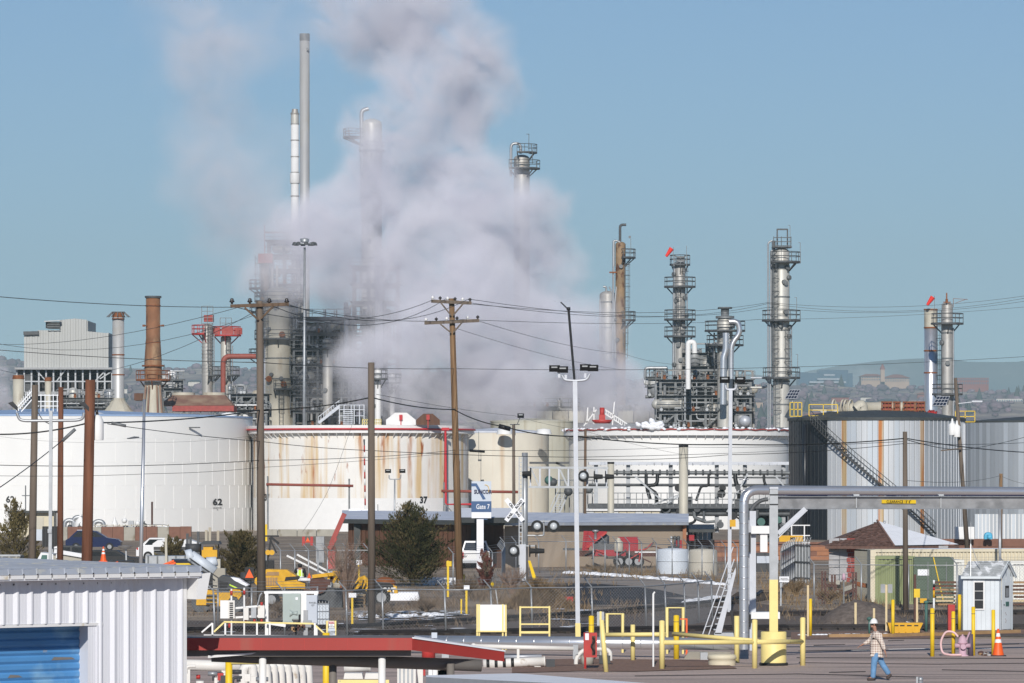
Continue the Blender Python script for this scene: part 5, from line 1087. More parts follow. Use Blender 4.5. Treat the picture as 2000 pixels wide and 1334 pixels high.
for i in range(10): MB().cyl(P(711.5+.2*i, 870+13*i, 470), P(711.7+.2*i, 883+13*i, 470), .08, n=8).b('stripe', 'red_paint' if i % 2 == 0 else 'white_paint', t)
MB().cyl(P(711.3, 858, 470), P(711.5, 870, 470), .1, .06).b('cap', 'dark_steel', t)
t = T('overhead_pipe', 'red brown overhead pipe on thin grey posts before the rusty white tank', 'pipe', (X(605, 465), 465, 0))
MB().cyl(P(520, 946, 465), P(690, 949, 465), .14, n=10).b('pipe', 'brick_red_pipe', t)
for px in (523, 682): MB().bar((X(px, 465), 465.2, 0), P(px, 935 if px > 600 else 930, 465.2), .17).b('post', 'mid_steel', t)
t = T('overhead_pipe', 'red brown overhead pipe behind the gate sign', 'pipe', (X(940, 440), 440, 0))
MB().cyl(P(862, 959, 440), P(1012, 961, 440), .14, n=10).b('pipe', 'brick_red_pipe', t)
for px in (867,): MB().bar((X(px, 440), 440.2, 0), P(px, 942, 440.2), .15).bar(P(868, 983, 440), P(890, 1008, 440), .1).b('post', 'mid_steel', t)
# ================================================================ OVERHEAD WIRES
def wire(label, pts, r=.02, sag=.6, m='wire_thin', n=14, name='overhead_wire'):
    ps = []
    for (a, b_) in zip(pts, pts[1:]):
        A_, B2 = P(*a), P(*b_)
        for i in range(n): k = i/n; v = A_.lerp(B2, k); v.z -= sag*4*k*(1-k); ps.append(v)
    ps.append(P(*pts[-1])); c = ps[0]
    return one(MB().tube(ps, r*.72, 5), name, m, label, 'cable', c, 'overhead wires and cables')
wire('thick black cable slung from the left edge past five poles to the right edge', [(-20, 848, 152), (172, 826, 152), (508, 801, 184), (725, 776, 185.5), (887, 800, 210), (985, 833, 200), (1125, 852, 185), (1425, 868, 200), (1768, 856, 207), (2040, 885, 240)], .035, .12, 'cable', name='black_cable')
wire('upper long wire from the left edge to the first cross arm pole', [(-20, 578, 150), (453, 600, 183.8)], .018, .1)
wire('two pole line wire crossing the middle of the clad building', [(-20, 682, 190), (508, 708, 184), (887, 720, 246), (1500, 718, 300), (2040, 694, 340)], .02, .1)
wire('sagging wire from left edge up to the left cross arm insulator', [(-20, 672, 260), (488, 594, 183.8)], .016, .5)
wire('thin wire sweeping low across the left stacks to the cross arm', [(-20, 716, 300), (526, 593, 183.8)], .016, 1.6)
wire('thin wire from left edge past the capped stack to the cross arm pole', [(-20, 668, 230), (560, 592, 183.8)], .014, 1.0)
wire('top wire of the bundle running right from the two armed pole', [(453, 598, 183.8), (845, 586, 245.7), (1500, 591, 420), (2040, 572, 420)], .022, .8)
wire('second wire of the bundle running right from the two armed pole', [(526, 595, 183.8), (870, 584, 245.7), (1500, 593, 425), (2040, 575, 425)], .022, 1.1)
wire('third wire of the bundle running right from the two armed pole', [(560, 594, 183.8), (915, 584, 245.7), (1500, 600, 430), (2040, 582, 430)], .022, .9)
wire('lower single wire running right from the lower cross arm', [(560, 597, 183.8), (905, 624, 245.7), (1480, 624, 430), (2040, 596, 430)], .02, .3)
wire('wire falling right from the lower cross arm through the steam', [(935, 627, 245.7), (1215, 690, 430), (1340, 712, 500)], .02, .3)
wire('wire falling right from the leaning pole below the arms', [(887, 640, 246), (1215, 722, 430)], .018, .3)
wire('straight thin black cable descending left from the thick red pole to the shed side', [(-20, 965, 130), (122, 860, 150)], .022, .05, 'cable')
wire('thin cable from the grey splice box down right across the white tank', [(210, 828, 152), (508, 862, 184), (725, 880, 185.5), (1125, 893, 200), (1540, 880, 330)], .018, .05, 'cable')
wire('straight middle cable across the big white tank', [(-20, 908, 160), (508, 899, 184), (890, 879, 246), (1335, 873, 345), (1768, 862, 207)], .018, .12, 'cable')
wire('lower faint cable across the big white tank', [(-20, 929, 170), (300, 925, 176), (508, 913, 184), (890, 884, 246)], .012, .05)
wire('faint sagging wire just below the rim of the big white tank', [(-20, 850, 420), (250, 863, 440), (508, 849, 470)], .014, .3)
wire('lower cable pair end running to the black pole and right edge', [(1125, 897, 200), (1425, 888, 200), (1768, 866, 207), (2040, 862, 260)], .018, .1, 'cable')
wire('wire from the black pole to the leaning pole and right edge', [(1768, 858, 207), (1885, 878, 350), (2040, 842, 400)], .03, .15, 'cable')
wire('slack wire across the right tanks past the orange brown stub', [(1768, 938, 207), (1954, 929, 330), (2040, 945, 330)], .016, .25)
wire('loose thin wire dangling diagonally in front of the rusty white tank', [(690, 822, 240), (640, 960, 240), (590, 1040, 240)], .012, .1)
wire('thin wire crossing the steam low between the leaning pole and the rack', [(735, 770, 185), (1005, 812, 325), (1143, 842, 330), (1335, 888, 345)], .014, .1)
t = T('splice_box', 'grey cylindrical cable splice hanging right of the thick red pole', 'cable box', P(232, 829, 152)); MB().cyl(P(218, 826, 152), P(246, 832, 152), .05, n=8).b('case', 'mid_steel', t)
t = T('splice_box', 'grey cylindrical cable splice hanging steeply left of the thick red pole', 'cable box', P(135, 850, 150)); MB().cyl(P(122, 861, 150), P(147, 838, 150), .055, n=8).b('case', 'mid_steel', t)
t = T('splice_box', 'black cable splice on the thick cable above the beige tank', 'cable box', P(985, 834, 200)); MB().cyl(P(974, 832, 200), P(997, 838, 200), .10, n=8).b('case', 'black', t)
t = T('splice_box', 'black cable splice hanging right of the leaning two armed pole', 'cable box', P(932, 881, 246)); MB().cyl(P(917, 880, 246), P(947, 882, 246), .07, n=8).b('case', 'black', t)
# solar panels
for (px, py, Y, w, h, lb) in ((1548, 770, 540, 26, 17, 'small tilted solar panel at the foot of the tall pale column'), (1838, 783, 500, 30, 18, 'larger tilted solar panel below the slim column on the silver tank')):
    t = T('solar_panel', lb, 'solar panel', P(px, py+12, Y)); q = [P(px-w/2-2, py+h/2, Y), P(px+w/2-6, py+h/2, Y), P(px+w/2+2, py-h/2, Y+.6), P(px-w/2+8, py-h/2, Y+.6)]
    MB().prism(q, (0, .06, -.08)).b('panel', 'pv_cell', t); l = MB()
    for i in range(5): l.bar(q[0].lerp(q[1], i/4)+Vector((0, -.03, 0)), q[3].lerp(q[2], i/4)+Vector((0, -.03, 0)), .04)
    for i in range(4): l.bar(q[0].lerp(q[3], i/3)+Vector((0, -.03, 0)), q[1].lerp(q[2], i/3)+Vector((0, -.03, 0)), .04)
    l.b('grid_frame', 'galv_light', t); MB().bar(P(px, py, Y+.4), P(px, py+16, Y+.4), .1).b('post', 'galv', t)
# ================================================================ VEGETATION
def leaves(mb, c, n, sx, sy, sz, size, q, up=.5):
    """leaf-sized triangles spread through an ellipsoid, denser at its skin"""
    for i in range(n):
        a, b_ = q.uniform(0, 2*pi), q.uniform(-1, 1); k = sqrt(1-b_*b_); r = q.random()**.33
        p = Vector((c[0]+sx*r*k*cos(a), c[1]+sy*r*k*sin(a), c[2]+sz*r*b_)); s_ = size*q.uniform(.6, 1.4)
        d = Vector((k*cos(a)+q.uniform(-.6, .6), k*sin(a)+q.uniform(-.6, .6), b_*.4+up+q.uniform(-.4, .4))).normalized(); w = d.cross(Vector((q.uniform(-1, 1), q.uniform(-1, 1), q.uniform(-1, 1)))).normalized()
        mb.add([p-w*s_*.3, p+w*s_*.3, p+d*s_], [(0, 1, 2)])
def juniper(name, label, px, py, wpx, hpx, seed, m='leaf_juniper', m2='leaf_brown', n=9000, cat='shrub', Yb=None, spread=.5):
    q = random.Random(seed); b = G(px, py) if Yb is None else Vector((X(px, Yb), Yb, 0)); s_ = b.y/F; w, h = wpx*s_*(1.42 if wpx > 80 else 1.15), hpx*s_*1.12; t = T(name, label, cat, b)
    MB().cyl(b, b+Vector((0, 0, h*.55)), .12, .05, 8).b('trunk', 'bark', t); A_, B2, MBr = MB(), MB(), MB()
    k = int(n/85)
    for i in range(k):
        f = (i+.5)/k; a = q.uniform(0, 2*pi); base = b+Vector((q.uniform(-.1, .1)*w, q.uniform(-.1, .1)*w, h*(.02+.80*f*q.uniform(.75, 1.08))))
        reach = w*.5*min(1, (1-f)*1.2+.03)*q.uniform(.5, 1.2)*min(1, .6+f*3); rise = h*q.uniform(.10, .30)*(1-.45*f)+reach*.15
        tip = base+Vector((reach*cos(a), reach*sin(a), rise)); side = Vector((-sin(a), cos(a), 0)); mbx = A_ if q.random() < .68 else B2; mid = base.lerp(tip, .5)-Vector((0, 0, rise*.15)); rad = w*.085*q.uniform(.7, 1.4)
        for j in range(130):
            u = q.random()**.8; c = base*(1-u)**2+mid*2*u*(1-u)+tip*u*u; rr = rad*(1.25-u)*sqrt(q.random()); g_ = q.uniform(0, 2*pi)
            p = c+Vector((rr*cos(g_), rr*sin(g_), rr*q.uniform(-.7, .9))); d = ((tip-base).normalized()+Vector((q.uniform(-.5, .5), q.uniform(-.5, .5), q.uniform(.1, 1.1)))).normalized(); s_ = .30*spread*q.uniform(.5, 1.3)
            wv = d.cross(Vector((q.uniform(-1, 1), q.uniform(-1, 1), q.uniform(-1, 1)))).normalized(); mbx.add([p-wv*s_*.2, p+wv*s_*.2, p+d*s_], [(0, 1, 2)])
        if q.random() < .5: MBr.tube([base, mid, tip], [.03, .02, .006], 4)
    MBr.b('branches', 'bark', t, kind='stuff')
    A_.b('foliage', m, t, kind='stuff'); B2.b('dry_foliage', m2, t, kind='stuff'); return t
juniper('juniper', 'big dark green spreading juniper in front of the timber gate office', 806, 1146, 140, 155, 1, n=15000)
juniper('juniper', 'brown green ragged juniper left of the cross arm pole', 470, 1140, 92, 105, 2, 'leaf_brown', 'leaf_juniper', n=9000)
juniper('juniper', 'small olive juniper bush behind the street lamp', 338, 1112, 74, 58, 3, 'leaf_brown', 'leaf_olive', n=4000)
juniper('leafy_bush', 'sparse olive leaved bush at the left edge behind the shed roof', 30, 1135, 84, 150, 4, 'leaf_olive', 'leaf_brown', n=4200, spread=.55)
juniper('leafy_bush', 'low olive bush left of the twin armed lamp post', 70, 1130, 40, 60, 5, 'leaf_olive', 'leaf_brown', n=1500, spread=.5)
juniper('red_bush', 'dusty red leaved bush below the gate sign', 948, 1152, 52, 76, 6, 'leaf_red', 'dry_weed', n=3000, spread=.4)
def bare(name, label, px, py, hpx, wpx, seed, n=26, m='twig'):
    q = random.Random(seed); b = G(px, py); s_ = b.y/F; h, w = hpx*s_, wpx*s_; t = T(name, label, 'shrub', b); mb = MB()
    for i in range(n):
        a = q.uniform(0, 2*pi); r = w*.5*sqrt(q.random()); hh = h*q.uniform(.55, 1)*(1-.25*r/(w*.5)); tip = b+Vector((r*cos(a), r*sin(a), hh)); mid = b.lerp(tip, .5)+Vector((-r*cos(a)*.18, -r*sin(a)*.18, hh*.06))
        mb.tube([b+Vector((q.uniform(-.12, .12), q.uniform(-.12, .12), 0)), mid, tip], [.026, .017, .006], 4)
        for j in range(6):
            p = mid.lerp(tip, q.uniform(0, .9)); d = Vector((cos(a)*.5+q.uniform(-.7, .7), sin(a)*.5+q.uniform(-.7, .7), q.uniform(.6, 1.4))).normalized()*hh*q.uniform(.12, .3); mb.tube([p, p+d*.5+Vector((q.uniform(-.04, .04), 0, 0)), p+d], [.011, .008, .004], 3)
            for l in range(2): e = p+d*q.uniform(.3, .9); mb.tube([e, e+Vector((q.uniform(-.2, .2), q.uniform(-.2, .2), q.uniform(.1, .3)))], .004, 3)
    mb.b('branches', m, t, kind='stuff'); return t
bare('bare_shrub', 'leafless pale twiggy shrub between the yellow machines and the short pole', 677, 1190, 150, 84, 8, 46)
bare('bare_shrub', 'low grey bare shrub right of the gate sign foot', 1000, 1160, 55, 70, 9, 30)
def weeds(name, polys, n, m, h0, h1, seed, kind='stuff'):
    q = random.Random(seed); mb = MB()
    for (x0, x1, y0, y1), k in polys:
        for i in range(int(n*k)):
            px, py = q.gauss((x0+x1)/2, (x1-x0)*.32), q.gauss((y0+y1)/2, (y1-y0)*.33); py = max(y0-4, min(1226, py)); b = G(px, py)
            if MN.noise(Vector((b.x*.45, b.y*.13, seed))) < q.uniform(-.1, .3): continue
            h = q.uniform(h0, h1); a = q.uniform(0, 2*pi); w = h*.05+.008; d = Vector((cos(a), sin(a), 0)); l = Vector((q.uniform(-.5, .5), q.uniform(-.5, .5), 1))*h
            mb.add([b-d*w, b+d*w, b+l], [(0, 1, 2)])
    o = mb.b(name, m, kind=kind); return o
weeds('dry_grass', [((990, 1160, 1140, 1192), .30), ((1130, 1440, 1112, 1132), .3), ((1545, 1800, 1135, 1192), .34), ((1380, 1480, 1120, 1150), .08), ((1480, 1560, 1140, 1190), .1)], 12000, 'dry_grass', .12, .5, 21)
weeds('dry_weeds', [((360, 1010, 1168, 1214), .6), ((880, 1010, 1120, 1180), .2), ((1060, 1240, 1175, 1205), .12), ((1560, 1900, 1180, 1222), .15), ((560, 1000, 1120, 1170), .3)], 15000, 'dry_weed', .10, .38, 22)
q = random.Random(31); mb = MB()   # brown weed mound left of the road
for i in range(7000):
    px = q.gauss(1050, 34); py = 1190-abs(q.gauss(0, 1))*1.0; b = G(px, py); hh = 1.25*math.exp(-((px-1050)/48)**2)*q.random()
    b.z = hh; a = q.uniform(0, 2*pi); d = Vector((cos(a), sin(a), 0))*.02; mb.add([b-d, b+d, b+Vector((q.uniform(-.25, .25), q.uniform(-.25, .25), q.uniform(.1, .35)))], [(0, 1, 2)])
one(mb, 'weed_mound', 'dry_grass', 'mound of brown dry weeds between the fence and the dark access road', 'weeds', G(1050, 1190))
for i, (px, py, hh, ww, lb) in enumerate(((915, 1168, 40, 70, 'brown leafless scrub right of the leaning pole'), (1040, 1183, 46, 80, 'brown leafless scrub before the crossing signal'), (1085, 1176, 36, 60, 'low brown scrub left of the white mast'), (560, 1205, 30, 90, 'low brown scrub behind the white electrical frame'), (830, 1196, 28, 90, 'low grey brown scrub below the big juniper'), (745, 1206, 24, 70, 'low grey scrub at the short grey pole foot'), (1620, 1180, 30, 70, 'low tan scrub before the hip roofed house'), (1180, 1120, 16, 80, 'low tan scrub at the fence before the engine trailer'), (1555, 1165, 34, 60, 'tan scrub at the slatted gate'))):
    bare('scrub', lb, px, py, hh, ww, 50+i, 30, 'dry_grass' if 'tan' in lb else 'dry_weed')
# snow: lumpy bank along the road kerb and patches in the weeds
sb = MB(); q = random.Random(41)
def snowline(pts, n, r0, r1, sp):
    for i in range(n):
        k = q.random()*(len(pts)-1); j = int(k); a, b_ = pts[j], pts[min(j+1, len(pts)-1)]; f = k-j; p = G(a[0]+(b_[0]-a[0])*f, a[1]+(b_[1]-a[1])*f+q.uniform(-sp, sp)); sb.sph((p.x, p.y, 0.02), q.uniform(r0, r1), 7, 5, .45)
snowline([(1105, 1120), (1160, 1123), (1250, 1129), (1330, 1135), (1410, 1143)], 170, .12, .38, .8)
snowline([(1340, 1180), (1370, 1175), (1400, 1170)], 60, .12, .42, 1.5); snowline([(1560, 1242), (1740, 1240)], 60, .05, .13, .2); snowline([(1545, 1226), (1830, 1224)], 70, .05, .12, .2); snowline([(700, 1205), (870, 1203)], 40, .1, .3, 2)
snowline([(1690, 1205), (1760, 1216), (1800, 1222)], 40, .05, .16, 1)
sb.b('snow_bank', 'snow', kind='stuff')
sp_ = MB()
for i in range(80):
    px, py = (q.uniform(690, 900), q.uniform(1196, 1214)) if i < 45 else (q.uniform(360, 1000), q.uniform(1216, 1238)) if i < 65 else (q.uniform(1080, 1160), q.uniform(1190, 1240)); c = G(px, py); w, d = q.uniform(.15, .7), q.uniform(.3, 1.4)
    sp_.add([(c.x+w*cos(a)*q.uniform(.6, 1), c.y+d*sin(a)*q.uniform(.6, 1), .06) for a in [2*pi*j/9 for j in range(9)]], [tuple(range(9))])
sp_.b('snow_patches', 'snow', kind='stuff')
for (a, b_, y0, y1, lb) in ((735, 820, 1163, 1173, 'long flat snow covered slab right of the yellow loader'), (818, 900, 1133, 1143, 'low white snow strip below the juniper')):
    c0, c1 = G(a, y1), G(b_, y1); one(MB().prism([(c0.x, c0.y, 0), (c1.x, c1.y, 0), (c1.x-.1, c1.y, .4), (c0.x+.1, c0.y, .4)], (0, 1.4, 0)), 'snow_ridge', 'snow', lb, 'snow', c0)
gp = MB(); c = G(1690, 1222)   # spoil heap
vs = []
for j in range(9):
    for i in range(15):
        u, v_ = i/14*2-1, j/8*2-1; hh = max(0, 1-u*u)*max(0, 1-v_*v_)*(1.0+.3*MN.noise(Vector((u*4, v_*4, 2)))); vs.append((c.x+u*1.9, c.y+2+v_*2.4, hh*.95))
one(gp.add(vs, [(j*15+i, j*15+i+1, (j+1)*15+i+1, (j+1)*15+i) for j in range(8) for i in range(14)], True), 'spoil_heap', 'ballast', 'low heap of dark gravel dusted with snow behind the walking man', 'gravel heap', c)
# ================================================================ FENCES
def fence(name, label, pts, h, npost, Yz=True, mesh=True, barb=True, pm='galv', lean=0, pitch=.11, wr=.0028, rail=True, r=.038):
    """chain-link fence along ground points: each post a part, woven wire a part"""
    ps = [G(*p) if len(p) == 2 else Vector((p[0], p[1], 0)) for p in pts]; t = T(name, label, 'fence', ps[0]); L = [0]
    for a, b_ in zip(ps, ps[1:]): L.append(L[-1]+(b_-a).length)
    def at(s):
        for i in range(len(ps)-1):
            if s <= L[i+1]+1e-6: return ps[i].lerp(ps[i+1], (s-L[i])/max(1e-6, L[i+1]-L[i]))
        return ps[-1].copy()
    for i in range(npost+1):
        p = at(L[-1]*i/npost); q_ = MB().cyl(p, p+Vector((lean, 0, h)), r, n=7)
        if barb: q_.bar(p+Vector((lean, 0, h)), p+Vector((lean-.28, -.12, h+.34)), .04)
        q_.b('fence_post', pm, t)
    if rail: MB().tube([at(L[-1]*i/(npost*2))+Vector((0, 0, h-.03)) for i in range(npost*2+1)], .022, 5).b('top_rail', pm, t)
    if barb:
        for k in (.3, .65, 1): MB().tube([at(L[-1]*i/npost)+Vector((-.28*k, -.12*k, h+.34*k)) for i in range(npost+1)], .006, 3).b('barbed_wire', pm, t)
    if mesh:
        m_ = MB(); n = int(L[-1]/pitch)
        for i in range(-int(h/pitch), n):
            for s_ in (1, -1):
                a0 = i*pitch; a1 = a0+h; z0, z1 = (0, h) if s_ > 0 else (h, 0)
                c0, c1 = max(0, a0), min(L[-1], a1)
                if c1-c0 < .02: continue
                f0, f1 = (c0-a0)/h, (c1-a0)/h; cut = [c0]+[l for l in L[1:-1] if c0 < l < c1]+[c1]; pp = []
                for c_ in cut: v = at(c_); v.z = z0+(z1-z0)*(c_-a0)/h; pp.append(v)
                m_.tube(pp, wr, 3)
        m_.b('wire_mesh', pm, t, kind='stuff')
    return t
fence('chain_link_fence', 'leaning chain link fence with barbed arms along the railway behind the white board', [(420, 1246), (665, 1243), (745, 1238), (823, 1239), (905, 1241), (1047, 1234), (1130, 1234), (1185, 1232), (1258, 1231), (1340, 1222), (1392, 1214)], 1.75, 12, lean=-.06, pitch=.13)
fence('chain_link_fence', 'chain link fence with barbed arms in front of the red engine trailer', [(985, 1124), (1060, 1119), (1150, 1119), (1260, 1126), (1360, 1131), (1440, 1137)], 2.0, 16, pitch=.2)
fence('chain_link_fence', 'chain link fence before the hip roofed house and green container', [(1590, 1186), (1700, 1187), (1800, 1188), (1990, 1188), (2060, 1188)], 2.0, 5, pitch=.15)
fence('chain_link_fence', 'chain link yard fence behind the worker in the yellow vest', [(520, 1150), (600, 1152), (640, 1150), (720, 1150)], 2.1, 7, pitch=.18)
fence('chain_link_fence', 'grey mesh gate fence at the gate sign foot', [(885, 1150), (930, 1149), (980, 1145), (986, 1128)], 1.9, 6, pitch=.15)
fence('chain_link_fence', 'yard fence with top rail left of the white box frame', [(350, 1220), (430, 1220), (620, 1216)], 1.5, 4, pitch=.14, barb=False)
fence('chain_link_fence', 'near chain link fence with grey posts under the red canopy', [(X(350, 112), 112), (X(700, 112), 112), (X(830, 112), 112)], 1.35, 3, pitch=.075, wr=.0022, barb=False)
# dark steel gate leaves right of the riser
t = T('slatted_gate', 'pair of grey steel slatted gates with spiked tops right of the gantry post', 'gate', G(1545, 1150)); g0 = G(1525, 1160); g1 = G(1552, 1138); g2 = G(1583, 1140)
for a, b_, n in ((g0, g1, 12), (g1, g2, 10)):
    for i in range(n):
        p = a.lerp(b_, i/n); MB().bar(p, p+Vector((0, 0, 2.35)), .05).bar(p+Vector((0, 0, 2.3)), p+Vector((.12, 0, 2.6)), .03).b('bar', 'galv' if i % 2 else 'mid_steel', t)
    for z in (.3, 1.2, 2.15): MB().bar(a+Vector((0, -.04, z)), b_+Vector((0, -.04, z)), .07).b('cross_rail', 'mid_steel', t)
    if n == 10: MB().prism([a+Vector((0, .05, .3)), b_+Vector((0, .05, .3)), b_+Vector((0, .05, 2.1)), a+Vector((0, .05, 2.1))], (0, .02, 0)).b('infill_sheet', 'grey_steel', t)
# ================================================================ VEHICLES AND MACHINES
def wheel(t, c, r, w=.22, ax=(0, 1, 0), m='rubber'):
    a = Vector(ax).normalized()*w/2; c = Vector(c); o = MB().cyl(c-a, c+a, r, n=18).b('tyre', m, t); MB().cyl(c-a*1.06, c+a*1.06, r*.55, n=14).b('rim', 'grey_steel', o)
def carside(t, x0, y0, z0, prof, w, m, name='body'):
    """side profile in metres (x along, z up) extruded to width w"""
    return MB().prism([(x0+a, y0, z0+b_) for a, b_ in prof], (0, w, 0)).b(name, m, t)
Y = 372; t = T('parked_car', 'blue car parked behind the thick red pole', 'car', (X(182, Y), Y, 0)); x0 = X(128, Y); z0 = .2
carside(t, x0, Y, z0, [(0, .1), (4.4, .1), (4.45, .5), (4.2, .72), (3.2, .85), (.35, .85), (0, .65)], 1.75, 'blue_car')
carside(t, x0, Y+.12, z0, [(.3, .85), (3.3, .85), (2.5, 1.36), (1.9, 1.45), (.9, 1.42)], 1.5, 'blue_car', 'cabin')
MB().prism([(x0+a, Y+.105, z0+b_) for a, b_ in ((.55, .9), (1.65, .9), (1.65, 1.34), (1.0, 1.34))], (0, .01, 0)).b('side_window', 'glass_dark', t)
MB().prism([(x0+a, Y+.105, z0+b_) for a, b_ in ((1.75, .9), (3.05, .9), (2.4, 1.3), (1.75, 1.36))], (0, .01, 0)).b('side_window', 'glass_dark', t)
for a in (.85, 3.55): wheel(t, (x0+a, Y+.05, .32), .32)
MB().box(x0+.9, Y+.3, z0+1.44, x0+2.0, Y+1.4, z0+1.47).b('roof_snow', 'snow', t)
Y = 300; t = T('pickup_truck', 'white pickup seen from behind at the gate sign', 'pickup', (X(928, Y), Y, 0)); xa, xb = X(901, Y), X(956, Y)
MB().box(xa, Y, .45, xb, Y+2.2, 1.15).b('cargo_bed', 'white_car', t); MB().prism([(xa+.02, Y+.6, 1.15), (xb-.02, Y+.6, 1.15), (xb-.22, Y+.7, 1.80), (xa+.22, Y+.7, 1.80)], (0, 3.4, 0)).b('cabin', 'white_car', t)
MB().prism([(xa+.14, Y+.57, 1.2), (xb-.14, Y+.57, 1.2), (xb-.28, Y+.66, 1.70), (xa+.28, Y+.66, 1.70)], (0, .02, 0)).b('rear_window', 'glass_dark', t)
MB().box(xa+.1, Y-.12, .38, xb-.1, Y, .55).b('bumper', 'galv', t); MB().box(xa+.12, Y-.02, .62, xb-.12, Y, 1.1).b('tailgate', 'white_paint', t)
for a in (xa+.04, xb-.16): MB().box(a, Y-.03, .7, a+.12, Y, 1.08).b('tail_light', 'red_ink', t)
for a in (xa+.14, xb-.14): wheel(t, (a, Y+.6, .38), .38, .25, (1, 0, 0))
# red engine skid on a trailer behind the fence
Y = 303; t = T('engine_trailer', 'red skid with grey engine and upright panel on a dark flat trailer', 'trailer', (X(1200, Y), Y, 0))
MB().box(X(1130, Y), Y, .75, X(1282, Y), Y+2.3, 1.1).b('trailer_deck', 'old_iron', t); MB().box(X(1100, Y), Y+.3, 1.15, X(1140, Y), Y+.5, 1.3).b('drawbar', 'dark_steel', t)
for a in (1210, 1228, 1246): wheel(t, (X(a, Y), Y, .42), .42)
MB().prism([P(1137, 1075, Y), P(1150, 1075, Y), P(1152, 1062, Y), P(1184, 1044, Y), P(1186, 1038, Y), P(1140, 1037, Y)], (0, .3, 0)).b('radiator_panel', 'machine_red', t)
MB().bar(P(1146, 1070, Y-.05), P(1184, 1040, Y-.05), .12).b('brace', 'red_paint', t)
q = MB().box(X(1157, Y), Y+.3, Z(1070, Y), X(1186, Y), Y+1.6, Z(1048, Y)).lathe(P(1172, 1056, Y+.8), [(.6, -.2), (.6, .3), (.4, .45), (.15, .5)], 14).box(X(1160, Y), Y, Z(1075, Y), X(1200, Y), Y+1, Z(1062, Y)); q.b('engine', 'engine_grey', t)
MB().lathe(P(1163, 1053, Y), [(.1, 0), (.1, .45), (.22, .5), (.22, .58), (.1, .62)], 12).b('exhaust', 'galv', t)
MB().box(X(1160, Y), Y-.1, Z(1086, Y), X(1222, Y), Y+1.8, Z(1074, Y)).b('skid_base', 'machine_red', t)
MB().box(X(1208, Y), Y+.6, Z(1082, Y), X(1247, Y), Y+1.9, Z(1049, Y)).b('red_cabinet', 'machine_red', t)
MB().lathe(P(1208, 1077, Y-.1), [(.28, 0), (.3, .1), (.3, .62), (.15, .75), (.1, .9)], 14).b('air_filter', 'shell_beige', t)
for i in range(14): p = P(1140+10*i+rnd.uniform(-4, 4), rnd.uniform(1068, 1092), Y-.15); MB().tube(bend([p, p+Vector((rnd.uniform(.2, .8), 0, rnd.uniform(-.4, .4))), p+Vector((rnd.uniform(.3, 1), 0, rnd.uniform(-.5, .5)))], .1), .05, 6).b('hose', rnd.choice(['black', 'old_iron', 'red_paint', 'engine_grey']), t)
MB().box(X(1240, Y), Y-.03, 1.0, X(1282, Y), Y, 1.08).b('reflective_strip', 'reflect_white', t)
t = T('red_pump_skid', 'red and grey pump skid behind the white poly tanks', 'machinery', (X(1295, 312), 312, 0))
MB().box(X(1272, 312), 312, .6, X(1330, 312), 313.5, 1.0).b('skid_base', 'machine_red', t); MB().box(X(1308, 312), 312.2, 1.0, X(1332, 312), 313.4, 1.7).b('cabinet', 'machine_red', t)
MB().box(X(1335, 318), 318, Z(1056, 318), X(1356, 318), 318.8, Z(1045, 318)).b('red_case', 'machine_red', t)
for i in range(8): p = P(1276+7*i, 1050, 312); MB().cyl(p, p-Vector((0, 0, rnd.uniform(.3, .9))), .08, n=8).sph(p, .13, 8, 6).b('pump_part', rnd.choice(['galv', 'engine_grey', 'machine_red']), t)
# poly tanks
for (px, w, yt, yb, m_, lb) in ((1314, 62, 1073, 1121, 'poly_white', 'squat bluish white poly tank behind the fence'), (1373, 56, 1074, 1124, 'poly_cream', 'squat cream poly tank right of the white one')):
    Y = GY(yb); r = w/2*Y/F; h = Z(yt, Y); t = T('poly_tank', lb, 'tank', (X(px, Y+r), Y+r, 0)); c = (X(px, Y+r), Y+r, 0)
    MB().lathe(c, [(r, 0), (r, h-.12), (r*.93, h), (.1, h+.08)], 32).b('shell', m_, t); MB().lathe(c, [(r+.01, h*.5), (r+.03, h*.5), (r+.03, h*.53), (r+.01, h*.53)], 32).b('band', m_, t); MB().lathe((c[0], c[1], h+.05), [(.3, 0), (.3, .12), (.05, .15)], 14).b('lid', 'charcoal', t)
# yellow machines in the yard
Y = 212; S = F/Y
t = T('yellow_engine_hood', 'yellow construction machine with grilled engine hood left of the worker', 'machine', (X(550, Y), Y, 0)); t.name = 'construction_machine'; ORG[t.name] = ORG.get('yellow_engine_hood', tuple(t.location))
q = lambda pts, d, n, m: MB().prism([P(a, b_, Y) for a, b_ in pts], (0, d, 0)).b(n, m, t)
q([(507, 1150), (596, 1150), (596, 1140), (580, 1134), (583, 1128), (560, 1113), (520, 1112), (507, 1126)], 1.6, 'engine_hood', 'cat_yellow')
q([(516, 1144), (543, 1144), (543, 1128), (516, 1128)], -.02, 'grille', 'wood_tan'); q([(518, 1124), (545, 1124), (545, 1117), (522, 1117)], -.02, 'upper_grille', 'wood_tan')
for i in range(6): MB().bar(P(517+5*i, 1144, Y-.03), P(517+5*i, 1128, Y-.03), .02).b('grille_bar', 'cat_yellow', t)
q([(556, 1134), (584, 1131), (586, 1125), (558, 1127)], -.05, 'exhaust_shroud', 'black'); q([(498, 1130), (507, 1122), (508, 1140), (503, 1145), (497, 1138)], .8, 'rear_counterweight', 'cat_yellow')
for a, b_ in ((506, 1124), (505, 1140)): MB().box(X(a, Y), Y-.05, Z(b_+3, Y), X(a+6, Y), Y-.02, Z(b_-3, Y)).b('tail_light', 'red_ink', t)
MB().box(X(582, Y), Y-.03, Z(1134, Y), X(606, Y), Y+1.2, Z(1129, Y)).b('white_deck', 'white_paint', t); MB().box(X(520, Y), Y+.1, Z(1165, Y), X(590, Y), Y+1.4, Z(1150, Y)).b('undercarriage', 'dark_steel', t)
